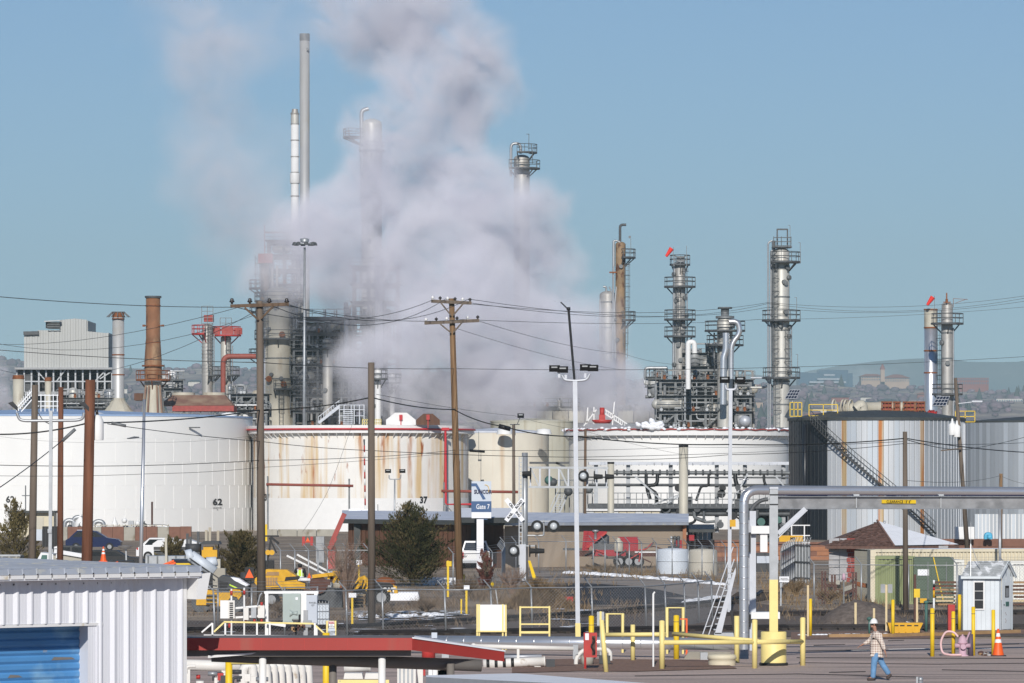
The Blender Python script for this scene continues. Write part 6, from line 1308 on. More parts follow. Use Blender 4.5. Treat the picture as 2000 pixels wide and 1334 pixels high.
for a in (530, 578): wheel(t, (X(a, Y), Y+.1, .38), .38, .3)
MB().bar(P(604, 1130, Y), P(604, 1120, Y), .02).add([P(600, 1129, Y-.05), P(608, 1129, Y-.05), P(604, 1118, Y-.05)], [(0, 1, 2)]).b('warning_flag', 'orange', t)
Y = 205; t = T('road_roller', 'yellow and charcoal road roller with steps cut off by the shed corner', 'road roller', (X(440, Y), Y, 0))
q = lambda pts, d, n, m, y=0: MB().prism([P(a, b_, Y+y) for a, b_ in pts], (0, d, 0)).b(n, m, t)
q([(383, 1182), (384, 1158), (392, 1150), (430, 1156), (446, 1156), (452, 1150), (470, 1152), (472, 1162), (466, 1172), (462, 1166), (452, 1164), (446, 1172), (444, 1184), (424, 1184), (412, 1182)], 1.7, 'body', 'cat_yellow')
q([(426, 1154), (425, 1130), (432, 1124), (452, 1127), (486, 1146), (484, 1150), (450, 1150), (444, 1156)], 1.5, 'hood', 'charcoal', -.03); q([(429, 1150), (428, 1134), (446, 1138), (442, 1150)], .02, 'grille', 'black', -.06)
q([(450, 1127), (466, 1130), (486, 1143), (480, 1145), (458, 1134)], 1.0, 'hood_snow', 'snow', -.04); q([(449, 1141), (464, 1148), (463, 1150), (447, 1143)], .02, 'yellow_stripe', 'vest', -.07)
for i in range(3): MB().box(X(403, Y), Y-.15, Z(1164+8*i, Y), X(423, Y), Y-.02, Z(1161+8*i, Y)).b('step', 'dark_steel', t)
for a in (392, 458): MB().cyl(P(a, 1178, Y+.06), P(a, 1178, Y+1.6), .42, n=20).b('drum', 'dark_steel', t)
MB().bar(P(390, 1150, Y), P(400, 1120, Y), .06).bar(P(415, 1150, Y), P(412, 1122, Y), .06).bar(P(396, 1140, Y), P(424, 1145, Y), .05).b('roll_frame', 'black', t); MB().box(X(396, Y), Y+.4, Z(1144, Y), X(412, Y), Y+1, Z(1132, Y)).b('seat', 'black', t)
Y = 222; t = T('milling_machine', 'grey conveyor boom of a road milling machine sloping down right', 'conveyor', (X(400, Y), Y, 0))
MB().cyl(P(372, 1085, Y), P(418, 1118, Y), .28, .3, 12).b('conveyor_tube', 'poly_white', t); MB().cyl(P(366, 1088, Y), P(378, 1083, Y), .36, .3, 12).b('tube_head', 'poly_white', t); MB().bar(P(366, 1096, Y-.3), P(420, 1134, Y-.3), .07).bar(P(370, 1090, Y-.3), P(428, 1130, Y-.3), .05).b('side_rail', 'black', t)
MB().cyl(P(405, 1100, Y+.3), P(424, 1096, Y+.3), .3, .22, 12).b('discharge_spout', 'poly_white', t); MB().box(X(395, Y), Y+.2, 0, X(412, Y), Y+1, Z(1120, Y)).b('base_frame', 'dark_steel', t)
Y = 250; t = T('yellow_cab_machine', 'yellow machine cab with flat black roof behind the conveyor boom', 'machine', (X(410, Y), Y, 0)); ORG['construction_machine.001'] = tuple(t.location); t.name = 'construction_machine.001'
MB().box(X(394, Y), Y, Z(1089, Y), X(424, Y), Y+1.4, Z(1074, Y)).b('body', 'cat_yellow', t); MB().box(X(397, Y), Y+.1, Z(1074, Y), X(415, Y), Y+1.2, Z(1068, Y)).b('seat_panel', 'cat_yellow', t)
MB().prism([P(390, 1063, Y-.2), P(430, 1063, Y-.2), P(426, 1057, Y-.2), P(397, 1057, Y-.2)], (0, 1.8, 0)).b('roof', 'charcoal', t); MB().cyl(P(377, 1078, Y), P(377, 1062, Y), .42, n=14).b('black_drum', 'charcoal', t)
for a in (392, 427): MB().bar(P(a, 1090, Y+.3), P(a, 1060, Y+.3), .06).b('roof_post', 'black', t)
MB().box(X(395, Y), Y+.2, 0, X(424, Y), Y+1.3, Z(1089, Y)).b('chassis', 'dark_steel', t)
for a, h in ((366, 1042), (372, 1048), (387, 1038), (403, 1035), (410, 1030), (426, 1036)): MB().bar(P(a, 1062, Y+1), P(a, h, Y+1), .14).b('lifting_post', 'shell_beige' if a > 400 else 'dark_steel', t)
Y = 214; t = T('skid_loader', 'yellow and black loader with lettering behind the short pole', 'loader', (X(735, Y), Y, 0))
q = lambda pts, d, n, m, y=0: MB().prism([P(a, b_, Y+y) for a, b_ in pts], (0, d, 0)).b(n, m, t)
q([(733, 1159), (775, 1159), (773, 1147), (760, 1138), (733, 1136)], 1.4, 'hood', 'black'); q([(770, 1159), (777, 1159), (775, 1146), (768, 1142)], 1.3, 'rear_guard', 'cat_yellow', -.02)
q([(693, 1166), (718, 1166), (719, 1132), (712, 1124), (700, 1128), (693, 1140)], 1.2, 'front_body', 'cat_yellow'); q([(735, 1157), (742, 1150), (750, 1157)], .02, 'red_flash', 'red_ink', -.04)
text('lettering', 'CAT', .30, 'white_paint', t, P(759, 1153, Y-.04), 0, bold=.014, sx=1.05); MB().add([P(756, 1156, Y-.05), P(765, 1156, Y-.05), P(760.5, 1151, Y-.05)], [(0, 1, 2)]).b('triangle_emblem', 'cat_yellow', t)
MB().sph(P(752, 1139, Y+.5), .5, 12, 7, .6).b('rusty_tank', 'rust', t)
for a in (703, 745): wheel(t, (X(a, Y), Y+.1, .42), .42, .3)
for i in range(6): MB().bar(P(690+6*i, 1165-rnd.uniform(0, 20), Y-.1), P(700+5*i, 1130+rnd.uniform(0, 18), Y-.1), .05).b('hydraulic_hose', 'black', t)
Y = 212; t = T('backhoe_bucket', 'brown worn bucket with yellow arms behind the bare shrub', 'machine', (X(640, Y), Y, 0))
MB().cyl(P(622, 1142, Y), P(622, 1142, Y+1.4), .42, n=14).b('bucket', 'old_iron', t); MB().bar(P(610, 1126, Y), P(660, 1120, Y), .16).bar(P(650, 1138, Y), P(668, 1112, Y), .12).b('arm', 'cat_yellow', t)
for i in range(7): MB().cb(P(640+5*i, 1128+rnd.uniform(-8, 10), Y+.2), .25, .3, .25).b('yellow_fitting', 'cat_yellow' if i % 2 else 'old_iron', t)
MB().box(X(618, Y), Y+.2, 0, X(668, Y), Y+1.2, Z(1150, Y)).b('chassis', 'dark_steel', t)
# orange and black attachments
for i, (a, b_, y0, y1, lb, m_) in enumerate(((186, 262, 1098, 1113, 'orange and black ramp trailer left of the street lamp', 'black'), (295, 385, 1095, 1113, 'orange and black loader attachment right of the street lamp', 'black'))):
    Y = 230; t = T('ramp_trailer', lb, 'trailer', (X((a+b_)/2, Y), Y, 0)); MB().prism([P(a, y1+6, Y), P(b_, y1+6, Y), P(b_, y0+4, Y), P((a+b_)/2, y0+2, Y), P(a+10, y1-4, Y)], (0, 1.6, 0)).b('body', 'black', t)
    MB().bar(P(a, y1, Y-.1), P(a+45, y0, Y-.1), .16, .1).bar(P(a+4, y1+1, Y-.1), P(a+48, y0+4, Y-.1), .1).b('orange_arm', 'orange', t); MB().box(X(b_-46, Y), Y-.04, Z(y0+8, Y), X(b_-8, Y), Y, Z(y0+5, Y)).b('yellow_stripe', 'yellow', t)
    MB().box(X(b_-50, Y), Y, Z(y0+3, Y), X(b_-4, Y), Y+1.3, Z(y0-3, Y)).b('cover', 'pv_cell' if i else 'black', t); wheel(t, (X((a+b_)/2, Y), Y, .34), .34)
Y = 236; t = T('dump_trailer', 'long grey steel box body behind the orange attachments', 'trailer', (X(320, Y), Y, 0)); MB().box(X(284, Y), Y, Z(1110, Y), X(372, Y), Y+2, Z(1086, Y)).b('box_body', 'galv', t)
for i in range(5): MB().box(X(288+18*i, Y), Y-.06, Z(1110, Y), X(291+18*i, Y), Y, Z(1086, Y)).b('stake', 'mid_steel', t)
MB().bar(P(325, 1100, Y-.3), P(324, 1050, Y-.3), .12).b('exhaust_stack', 'shell_beige', t); wheel(t, (X(300, Y), Y, .45), .45)
Y = 240; t = T('grey_skip', 'open grey skip at the left edge behind the shed roof', 'skip', (X(18, Y), Y, 0)); MB().prism([P(-14, 1120, Y), P(36, 1120, Y), P(39, 1085, Y), P(-16, 1085, Y)], (0, 2, 0)).b('box_body', 'concrete', t); MB().bar(P(-16, 1085, Y-.05), P(40, 1085, Y-.05), .1).b('rim', 'galv', t)
for i in range(4): MB().bar(P(-10+14*i, 1118, Y-.05), P(-10+14*i, 1086, Y-.05), .08).b('stiffener', 'concrete', t)
Y = 238; t = T('service_truck', 'white service truck cab and body behind the twin armed lamp post', 'truck', (X(110, Y), Y, 0)); 
MB().prism([P(66, 1112, Y), P(104, 1112, Y), P(104, 1082, Y), P(80, 1079, Y), P(72, 1094, Y), P(66, 1097, Y)], (0, 2, 0)).b('cab', 'white_car', t); MB().prism([P(79, 1094, Y-.02), P(92, 1094, Y-.02), P(92, 1084, Y-.02), P(82, 1084, Y-.02)], (0, .02, 0)).b('cab_window', 'teal', t)
MB().box(X(104, Y), Y, Z(1108, Y), X(160, Y), Y+2, Z(1085, Y)).b('rear_body', 'concrete', t); MB().bar(P(106, 1076, Y), P(165, 1086, Y), .3, .2).bar(P(112, 1090, Y), P(114, 1068, Y), .15).bar(P(106, 1070, Y), P(120, 1066, Y), .1).b('crane_boom', 'white_car', t); wheel(t, (X(80, Y), Y, .45), .45)
MB().prism([P(122, 1110, Y-.3), P(160, 1110, Y-.3), P(156, 1102, Y-.3), P(130, 1100, Y-.3)], (0, .5, 0)).b('white_fender', 'white_car', t)
Y = 246; t = T('message_board', 'black tilted panel trailer board left of the slim red pole', 'sign', (X(100, Y), Y, 0)); MB().box(X(83, Y), Y, Z(1068, Y), X(119, Y), Y+.2, Z(1028, Y)).b('panel', 'black', t)
l = MB()
for i in range(7): l.bar(P(83+6*i, 1068, Y-.02), P(83+6*i, 1028, Y-.02), .02)
l.b('panel_grid', 'charcoal', t); MB().bar((X(101, Y), Y+.3, 0), P(101, 1060, Y+.3), .14).b('mast', 'galv', t); MB().box(X(67, Y), Y+.3, Z(1056, Y), X(81, Y), Y+.6, Z(1034, Y)).b('white_case', 'poly_white', t)
def cone(label, b, h, lean=0):
    t = T('traffic_cone', label, 'traffic cone', b); r = h*.22
    MB().box(b[0]-h*.27, b[1]-h*.27, b[2], b[0]+h*.27, b[1]+h*.27, b[2]+h*.05).b('base', 'black' if h > .8 else 'orange', t); f = lambda z: r*(1-z)+h*.035*z
    for z0, z1, m_ in ((.05, .50, 'orange'), (.50, .62, 'reflect_white'), (.62, .72, 'orange'), (.72, .84, 'reflect_white'), (.84, 1, 'orange')): MB().lathe(b, [(f(z0), z0*h), (f(z1), z1*h)]+([(.001, h)] if z1 == 1 else []), 20).b('cone_band', m_, t)
    return t
cone('orange cone with white bands standing on the yard trailer by the thick pole', P(202, 1097, 236), .78)
cone('orange cone with two white bands beside the last yellow bollard at right', G(1949.5, 1282), .93)
# warning triangles
for px, py, Y, s_, lb, fr_ in ((487, 1121, 206, 20, 'orange slow vehicle triangle on a black frame right of the road roller', 1), (601, 1054, 400, 10, 'small orange triangle on a red gate behind the yard', 0)):
    t = T('warning_triangle', lb, 'sign', P(px, py+s_, Y)); 
    MB().prism([P(px-s_*.42, py+s_*.38, Y), P(px+s_*.42, py+s_*.38, Y), P(px, py-s_*.5, Y)], (0, .04, 0)).b('triangle', 'orange', t)
    if fr_: MB().box(X(px-9, Y), Y+.03, Z(py+12, Y), X(px+9, Y), Y+.1, Z(py-13, Y)).bar(P(px, py+10, Y+.1), P(px, py+45, Y+.1), .08).b('backing', 'black', t)
    else: MB().bar(P(px-8, py+15, Y+.1), P(px-8, py-6, Y+.1), .25).bar(P(px+8, py+15, Y+.1), P(px+8, py-6, Y+.1), .25).bar(P(px-8, py+5, Y+.1), P(px+8, py+5, Y+.1), .1).b('red_gate_post', 'red_paint', t)
t = T('hydraulic_boom', 'faded red hydraulic arm leaning up to the gate office roof', 'machine', G(645, 1125)); MB().bar(P(647, 1062, 300), P(673, 1003, 300), .42, .3).bar(P(643, 1072, 300), P(655, 1050, 300), .5, .3).b('boom', 'red_faded', t); MB().box(X(640, 300), 300, 0, X(655, 300), 301, Z(1068, 300)).b('base', 'red_faded', t)
t = T('grey_cabinet', 'tall grey steel cabinet behind the yard fence', 'cabinet', (X(625, 290), 290, 0)); MB().box(X(617, 290), 290, .6, X(633, 290), 290.6, Z(1048, 290)).b('case', 'grey_steel', t); MB().box(X(621, 290), 290.1, 0, X(629, 290), 290.4, .6).b('stand', 'dark_steel', t); MB().box(X(618, 290), 289.97, .7, X(632, 290), 290, Z(1050, 290)).b('door', 'grey_steel', t)
t = T('roller_ramp', 'white barrier arm pair slanting down right behind the worker', 'barrier', G(600, 1150))
for a, b_ in (((560, 1085), (640, 1124)), ((580, 1083), (645, 1118))): MB().bar(P(*a, 250), P(*b_, 250), .14, .1).b('barrier_arm', 'white_paint', t)
MB().box(X(640, 250), 250, 0, X(650, 250), 250.4, .9).b('arm_base', 'galv', t)
t = T('drill_rig', 'small black and yellow drilling rig right of the cross arm pole', 'machine', (X(528, 240), 240, 0))
MB().bar(P(521, 1105, 240), P(530, 1048, 240), .1).bar(P(517, 1047, 240), P(545, 1047, 240), .08).bar(P(530, 1050, 240), P(545, 1062, 240), .12).bar(P(526, 1050, 240), P(540, 1080, 240), .08).b('mast', 'black', t); MB().box(X(518, 240), 240, 0, X(534, 240), 241, Z(1095, 240)).b('engine_case', 'black', t)
for a in (523, 531): MB().cyl(P(a, 1079, 239.8), P(a, 1079, 240.2), .14, n=12).b('yellow_pulley', 'cat_yellow', t)
MB().bar(P(520, 1057, 246), P(520, 1024, 246), .11).b('yellow_post', 'yellow', t)
# pipe manifold at the foot of the white tank
t = T('pipe_manifold', 'white and grey pipe manifold with valves at the foot of the left white tank', 'pipework', (X(230, 470), 470, 0)); q = random.Random(77)
for a, b_, w in (((126, 1040), (126, 1016), 0), ((143, 1045), (143, 1010), 0), ((183, 1042), (186, 1018), 0)): MB().tube(bend([P(a[0], 1048, 470), P(a[0], b_[1], 470), P(a[0]+20, b_[1], 470), P(a[0]+20, 1048, 470)], .7), .22, 8).b('loop_pipe', 'galv', t)
for px, w, yt in ((157, 22, 1005), (224, 13, 1010), (238, 6, 1020)): r_ = w/2*470/F; c = P(px, 1050, 470); h = (1050-yt)*470/F; MB().lathe(c, [(r_, 0), (r_, h*.6), (r_*.9, h*.7), (r_*.3, h*.9), (r_*.3, h)], 16).b('vessel', 'white_paint', t)
MB().tube(bend([P(262, 1028, 470), P(331, 1028, 470), P(331, 1050, 470)], .8), .2, 9).b('grey_header', 'galv', t); MB().tube([P(190, 1028, 470.5), P(262, 1028, 470.5)], .12, 8).b('header_pipe', 'galv', t)
for i in range(16): a = q.uniform(120, 300); MB().bar(P(a, 1050, 469.5), P(a, q.uniform(1015, 1040), 469.5), .1).b('pipe_stub', q.choice(['galv', 'white_paint', 'dark_steel', 'white_paint']), t)
for i in range(12): a = q.uniform(125, 330); p = P(a, q.uniform(1015, 1046), 469.3); MB().sph(p, .28, 8, 6).bar(p, p+Vector((0, 0, .5)), .08).b('valve', q.choice(['dark_steel', 'white_paint', 'mid_steel', 'white_paint']), t)
MB().box(X(252, 470), 469, Z(1038, 470), X(262, 470), 469.6, Z(1017, 470)).b('control_box', 'galv', t)
MB().tube([P(297, 1055, 468), P(297, 980, 468)], .1, 6).b('stand_pipe', 'old_iron', t); MB().tube([P(50, 1000, 468), P(50, 948, 468)], .06, 6).bar(P(43, 968, 468), P(58, 968, 468), .1).b('vent_mast', 'mid_steel', t)
r_ = MB()
for y in (1026, 1036): r_.bar(P(185, y, 466), P(330, y, 466), .07)
for i in range(13): r_.bar(P(185+12*i, 1024, 466), P(185+12*i, 1050, 466), .07)
r_.b('railing', 'shell_beige', t)
t = T('beige_shelter', 'small cream equipment hut with dark roof edge at the left tank foot', 'hut', (X(60, 455), 455, 0)); MB().box(X(22, 455), 455, 0, X(105, 455), 458, Z(1002, 455)).b('wall', 'cont_cream', t); MB().box(X(16, 455), 454.4, Z(1002, 455), X(108, 455), 459, Z(998, 455)).b('roof', 'roof_edge', t); MB().box(X(70, 455), 454.95, .5, X(86, 455), 455, Z(1010, 455)).b('door', 'shell_beige', t)
t = T('dike_wall', 'low brown earth and brick dike below the left white tank', 'wall', (X(240, 430), 430, 0))
for i in range(12): MB().box(X(110+22*i, 430), 430, 0, X(131.5+22*i, 430), 430.6, 1.25+.03*(i % 3)).b('wall_block', 'brick_brown' if i % 3 else 'concrete', t)
t = T('white_tarp_truck', 'long white topped truck body behind the small olive juniper', 'truck', (X(335, 300), 300, 0)); MB().prism([P(296, 1075, 300), P(392, 1075, 300), P(392, 1062, 300), P(370, 1054, 300), P(308, 1055, 300), P(298, 1062, 300)], (0, 2.2, 0)).b('body', 'white_car', t); MB().box(X(300, 300), 299.98, Z(1074, 300), X(390, 300), 300, Z(1068, 300)).b('dark_side', 'charcoal', t); wheel(t, (X(312, 300), 300, .45), .45); wheel(t, (X(372, 300), 300, .45), .45); MB().box(X(300, 300), 300.2, .5, X(390, 300), 302, Z(1075, 300)).b('chassis', 'dark_steel', t)
# yellow gas marker posts and small signs in the verge
for i, (px, y0, y1, w, sg, lb) in enumerate(((875, 1095, 1166, 4, ('yellow', 872, 882, 1096, 1106), 'yellow marker post with small yellow plate beside the leaning pole'), (911, 1143, 1200, 4, ('white_sign', 906, 917, 1143, 1152), 'yellow marker post with white plate right of the leaning pole'), (906, 1122, 1146, 4, None, 'short yellow marker post at the leaning pole'), (688, 1158, 1222, 4, ('white_sign', 681, 696, 1158, 1167), 'yellow marker post with white plate left of the short grey pole'), (901, 1170, 1200, 3, None, 'stubby yellow marker in the weeds by the leaning pole'), (701, 1098, 1130, 3, ('white_sign', 696, 707, 1094, 1103), 'thin yellow marker post behind the bare shrub'))):
    b = G(px, y1); Y = b.y; t = T('marker_post', lb, 'marker post', b, 'yellow marker posts in the verge'); MB().bar((X(px, Y), Y, 0), P(px, y0, Y), w*Y/F).b('post', 'yellow', t)
    if sg: MB().box(X(sg[1], Y), Y-.06, Z(sg[4], Y), X(sg[2], Y), Y-.04, Z(sg[3], Y)).b('plate', sg[0], t)
t = T('round_sign', 'small round yellow delineator on a post before the dark bush', 'sign', G(972, 1175)); b = G(972, 1180); MB().bar(b, P(968, 1150, b.y), .05).b('post', 'galv', t); c = P(961, 1141, b.y); MB().cyl(c, c+Vector((.03, -.02, 0)), .11, n=16).b('disc', 'yellow', t)
t = T('red_valve_box', 'small red and white crate at the road edge left of the white mast', 'crate', G(1111, 1187)); b = G(1111, 1187); MB().cb(b+Vector((0, 0, .3)), .38, .4, .42).b('case', 'red_paint', t); MB().box(b.x-.15, b.y-.22, .2, b.x+.15, b.y-.2, .4).b('label', 'red_faded', t)

# more of the crowded yard on the left
t = T('light_tower', 'folded silver dish lamp on a small trailer behind the street lamp', 'light tower', (X(246, 262), 262, 0)); MB().lathe(P(244, 1070, 262), [(.02, -.12), (.3, -.05), (.42, .12)], 16).b('dish', 'bright_metal', t); MB().bar((X(248, 262), 262, 0), P(246, 1072, 262), .08).box(X(238, 262), 262, .3, X(258, 262), 263, .8).b('mast', 'galv', t); wheel(t, (X(248, 262), 262, .3), .3)
for (px, Y, w, h, m_, lb) in ((150, 300, 4.6, 1.5, 'charcoal', 'dark grey car half hidden behind the service truck'), (330, 330, 4.7, 1.6, 'white_car', 'white car parked behind the small olive juniper'), (215, 285, 4.4, 1.45, 'black', 'black car parked right of the thick red pole')):
    t = T('parked_car', lb, 'car', (X(px, Y), Y, 0), 'cars parked in the yard'); x0 = X(px, Y)-w/2
    carside(t, x0, Y, .2, [(0, .1), (w, .1), (w, .5), (w-.3, .75), (w*.72, .85), (.3, .85), (0, .6)], 1.75, m_); carside(t, x0, Y+.12, .2, [(.3, .85), (w*.74, .85), (w*.58, h-.2), (w*.2, h-.2)], 1.5, m_, 'cabin')
    MB().prism([(x0+a, Y+.105, .2+b_) for a, b_ in ((.6, .9), (w*.40, .9), (w*.40, h-.3), (.95, h-.3))], (0, .01, 0)).b('side_window', 'glass_dark', t); MB().prism([(x0+a, Y+.105, .2+b_) for a, b_ in ((w*.43, .9), (w*.68, .9), (w*.56, h-.3), (w*.43, h-.3))], (0, .01, 0)).b('side_window', 'glass_dark', t)
    for a in (.85, w-.9): wheel(t, (x0+a, Y+.05, .32), .32)
    MB().box(x0+.03, Y-.01, .75, x0+.15, Y+.02, .9).b('tail_light', 'red_ink', t)
t = T('concrete_block', 'pale concrete block with an upright post behind the road roller', 'block', (X(430, 232), 232, 0)); MB().box(X(416, 232), 232, 0, X(440, 232), 232.8, Z(1110, 232)).b('block', 'concrete', t); MB().box(X(419, 232), 232.1, Z(1110, 232)+.002, X(430, 232), 232.5, Z(1092, 232)).b('upright', 'poly_cream', t)
q = random.Random(64)
for i, (px, py, lb) in enumerate(((395, 1150, 'blue drum among the yard machines'), (480, 1150, 'dark drum beside the warning triangle'), (612, 1160, 'grey drum behind the wire cage'), (660, 1150, 'pale drum beside the worn bucket'))):
    b = G(px, py); t = T('drum', lb, 'drum', b); MB().cyl(b, b+Vector((0, 0, .88)), .29, n=14).b('shell', ['blue_sign', 'charcoal', 'galv', 'poly_cream'][i], t); MB().lathe(b, [(.29, .28), (.31, .3), (.29, .32), (.29, .56), (.31, .58), (.29, .6)], 14).b('hoop', ['blue_sign', 'charcoal', 'galv', 'poly_cream'][i], t)
for i, (px, py, lb) in enumerate(((545, 1178, 'pallet stack below the yellow engine hood'), (690, 1186, 'weathered pallet stack below the loader'), (300, 1118, 'pallet stack behind the shed roof at the street lamp'))):
    b = G(px, py); t = T('pallet_stack', lb, 'pallets', b)
    for j in range(4):
        for k_ in range(5): MB().box(b.x-.55, b.y+.22*k_, .15*j+.1, b.x+.55, b.y+.22*k_+.1, .15*j+.125).b('slat', 'wood_tan' if (j+k_) % 3 else 'lath', t)
        for k_ in (-.5, 0, .5): MB().box(b.x+k_-.05, b.y, .15*j, b.x+k_+.05, b.y+1, .15*j+.1).b('bearer', 'wood_tan', t)
t = T('pipe_bundle', 'heap of rusty pipes and black hoses behind the yard fence', 'pipe heap', G(600, 1168))
for i in range(22): p = G(q.uniform(560, 700), q.uniform(1160, 1178)); p.z = q.uniform(.08, .5); MB().cyl(p, p+Vector((q.uniform(-1.2, 1.2), q.uniform(-.5, .5), q.uniform(-.15, .15))), q.uniform(.04, .11), n=8).b('pipe', q.choice(['old_iron', 'black', 'galv', 'rust', 'brown_wood']), t)
# ================================================================ HOUSE AND CONTAINERS
Yh = 262; t = T('brick_house', 'small old house with hipped brown shingle roof half covered in snow', 'house', (X(1735, Yh), Yh, 0))
ze, zr = Z(1066, Yh), Z(1026, Yh); xa, xb = X(1612, Yh), X(1880, Yh); xm = X(1722, Yh)
pk = Vector((xm, Yh+3.2, zr+.15)); c = [Vector((xa, Yh, ze)), Vector((X(1743, Yh), Yh-1.0, ze-.03)), Vector((xb, Yh+2.2, ze)), Vector((xb-.5, Yh+7, ze)), Vector((xa, Yh+7, ze))]
# left roof plane as rows of shingles, right plane under snow
rows, nsh = 15, 26
for j in range(rows):
    f0, f1 = j/rows, min(1, (j+1.25)/rows)
    a0, b0 = c[0].lerp(pk, f0), c[1].lerp(pk, f0); a1, b1 = c[0].lerp(pk, f1), c[1].lerp(pk, f1); n = max(2, int(nsh*(1-f0)))
    q1, q2 = MB(), MB(); up = Vector((-.02, -.05, .06))
    for i in range(n):
        u0, u1 = (i+.5*(j % 2)*.5)/n, (i+1+.5*(j % 2)*.5)/n; u1 = min(1, u1); d = up*(.6+.8*rnd.random()); q = q1 if rnd.random() < .55 else q2
        q.add([a0.lerp(b0, u0)+d, a0.lerp(b0, u1)+d, a1.lerp(b1, u1)+d*.2, a1.lerp(b1, u0)+d*.2, a0.lerp(b0, u0)-up, a0.lerp(b0, u1)-up], [(0, 1, 2, 3), (4, 5, 1, 0)])
    q1.b('shingle_course', 'shingle', t); q2.b('shingle_course', 'shingle_b', t)
MB().add([c[0], c[1], pk, c[4]], [(0, 1, 2), (0, 2, 3)]).b('roof_deck', 'shingle', t)
MB().add([c[1]+Vector((.04, 0, .07)), c[2]+Vector((0, 0, .05)), pk+Vector((.05, 0, .07)), c[3]], [(0, 1, 2), (1, 3, 2)]).b('snowy_roof', 'snow', t)
MB().add([c[1], c[2], c[2]-Vector((0, 0, .14)), c[1]-Vector((0, 0, .14))], [(0, 3, 2, 1)]).bar(c[0]-Vector((0, 0, .08)), c[1]-Vector((0, 0, .08)), .1, .16).b('fascia', 'shingle', t)
rg = MB().tube([c[1]+Vector((0, 0, .08)), pk+Vector((0, 0, .1))], .07, 5); rg.b('ridge_cap', 'shingle_b', t)
MB().box(X(1640, Yh+.6), Yh+.6, 0, X(1742, Yh+.6), Yh+6, ze-.02).b('wall', 'stone_grey', t); MB().box(X(1742, Yh+.6)+.01, Yh+1.2, 0, xb-.7, Yh+6, ze-.02).b('side_wall', 'stone_grey', t)
for j in range(9):
    for i in range(2): MB().box(X(1655, Yh)+.24*i+.06*(j % 2), Yh+.5+.01*i, .28*j+.02, X(1655, Yh)+.24*i+.22+.06*(j % 2), Yh+.62, .28*j+.26).b('brick', 'brick_red', t)
for j in range(6):
    for i in range(2): MB().box(X(1620, Yh)+.62*i+.02*(j % 2), Yh+.55, .42*j+.02, X(1620, Yh)+.62*i+.58+.02*(j % 2), Yh+.65, .42*j+.40).b('stone_block', 'stone_grey', t)
MB().box(X(1668, Yh), Yh+.52, .1, X(1684, Yh), Yh+.7, 2.2).b('doorway', 'black', t); MB().prism([P(1688, 1118, Yh-1), P(1697, 1092, Yh-1), P(1730, 1092, Yh-1), P(1730, 1118, Yh-1)], (0, .15, 0)).b('door_leaf', 'old_iron', t)
for i in range(9): MB().bar((X(1618+14*i, Yh), Yh-.1, ze-.15), (X(1618+14*i, Yh), Yh+.5, ze-.1), .1).b('rafter_end', 'shingle', t)
MB().cyl(P(1727, 1026, Yh+3), P(1727, 1017, Yh+3), .07).b('flue', 'galv', t)
# shipping containers
def container(name, label, x0, y0, x1, y1, h, m, n, end=False, depth=2.4, group='shipping containers'):
    """long side from (x0,y0) to (x1,y1), ribbed sheets as parts"""
    a, b_ = Vector((x0, y0, 0)), Vector((x1, y1, 0)); d = (b_-a); L = d.length; d.normalize(); nn = Vector((-d.y, d.x, 0)); t = T(name, label, 'container', a, group)
    for i in range(n):
        p, q = a+d*L*i/n, a+d*L*(i+.52)/n; r_ = a+d*L*(i+1)/n; o = MB()
        v = [p, p+d*L/n*.12-nn*.05, q-nn*.05, q+d*L/n*.12, r_]; k = len(v)
        o.add([w+Vector((0, 0, .1)) for w in v]+[w+Vector((0, 0, h-.12)) for w in v], [(j, j+1, k+j+1, k+j) for j in range(k-1)]); o.b('corrugated_sheet', m, t)
    for z in (.06, h-.07): MB().bar(a+Vector((0, 0, z))-nn*.03, b_+Vector((0, 0, z))-nn*.03, .12, .14).b('side_rail', m, t)
    for p in (a, b_): MB().bar(p-nn*.03, p-nn*.03+Vector((0, 0, h)), .14).b('corner_post', m, t)
    MB().add([a+Vector((0, 0, h-.02)), b_+Vector((0, 0, h-.02)), b_+nn*depth+Vector((0, 0, h-.02)), a+nn*depth+Vector((0, 0, h-.02))], [(0, 1, 2, 3)]).b('roof_sheet', m, t)
    MB().add([a+nn*.1, b_+nn*.1, b_+nn*depth, a+nn*depth, a+nn*.1+Vector((0, 0, h-.1)), b_+nn*.1+Vector((0, 0, h-.1)), b_+nn*depth+Vector((0, 0, h-.1)), a+nn*depth+Vector((0, 0, h-.1))], [(0, 3, 7, 4), (1, 5, 6, 2), (3, 2, 6, 7)]).b('end_wall', m, t)
    return t
Y = 218; container('shipping_container', 'long cream container behind the green one with snow on its roof', X(1698, 224), 224, X(2030, 226), 226, Z(1073, 224), 'cont_cream', 46)
tg = container('shipping_container', 'light green container end beside the black pole', X(1712, Y), Y, X(1784, Y), Y, Z(1086, Y), 'cont_green', 9)
for i in range(7): MB().box(X(1722+9*i, Y), Y-.07, Z(1093, Y), X(1727+9*i, Y), Y-.03, Z(1090, Y)).b('vent_slot', 'black', tg)
MB().box(X(1700, Y), Y-.02, .1, X(1711, Y), Y+2, Z(1074, Y)).b('cream_corner', 'cont_cream', tg)
t = T('shipping_container', 'dark green container with double doors and white notice', 'container', (X(1820, Y), Y+1, 0), 'shipping containers'); Yd = Y-.5
MB().box(X(1784, Yd)+.02, Yd, .1, X(1863, Yd), Yd+2.4, Z(1089, Yd)).b('body', 'cont_dkgreen', t)
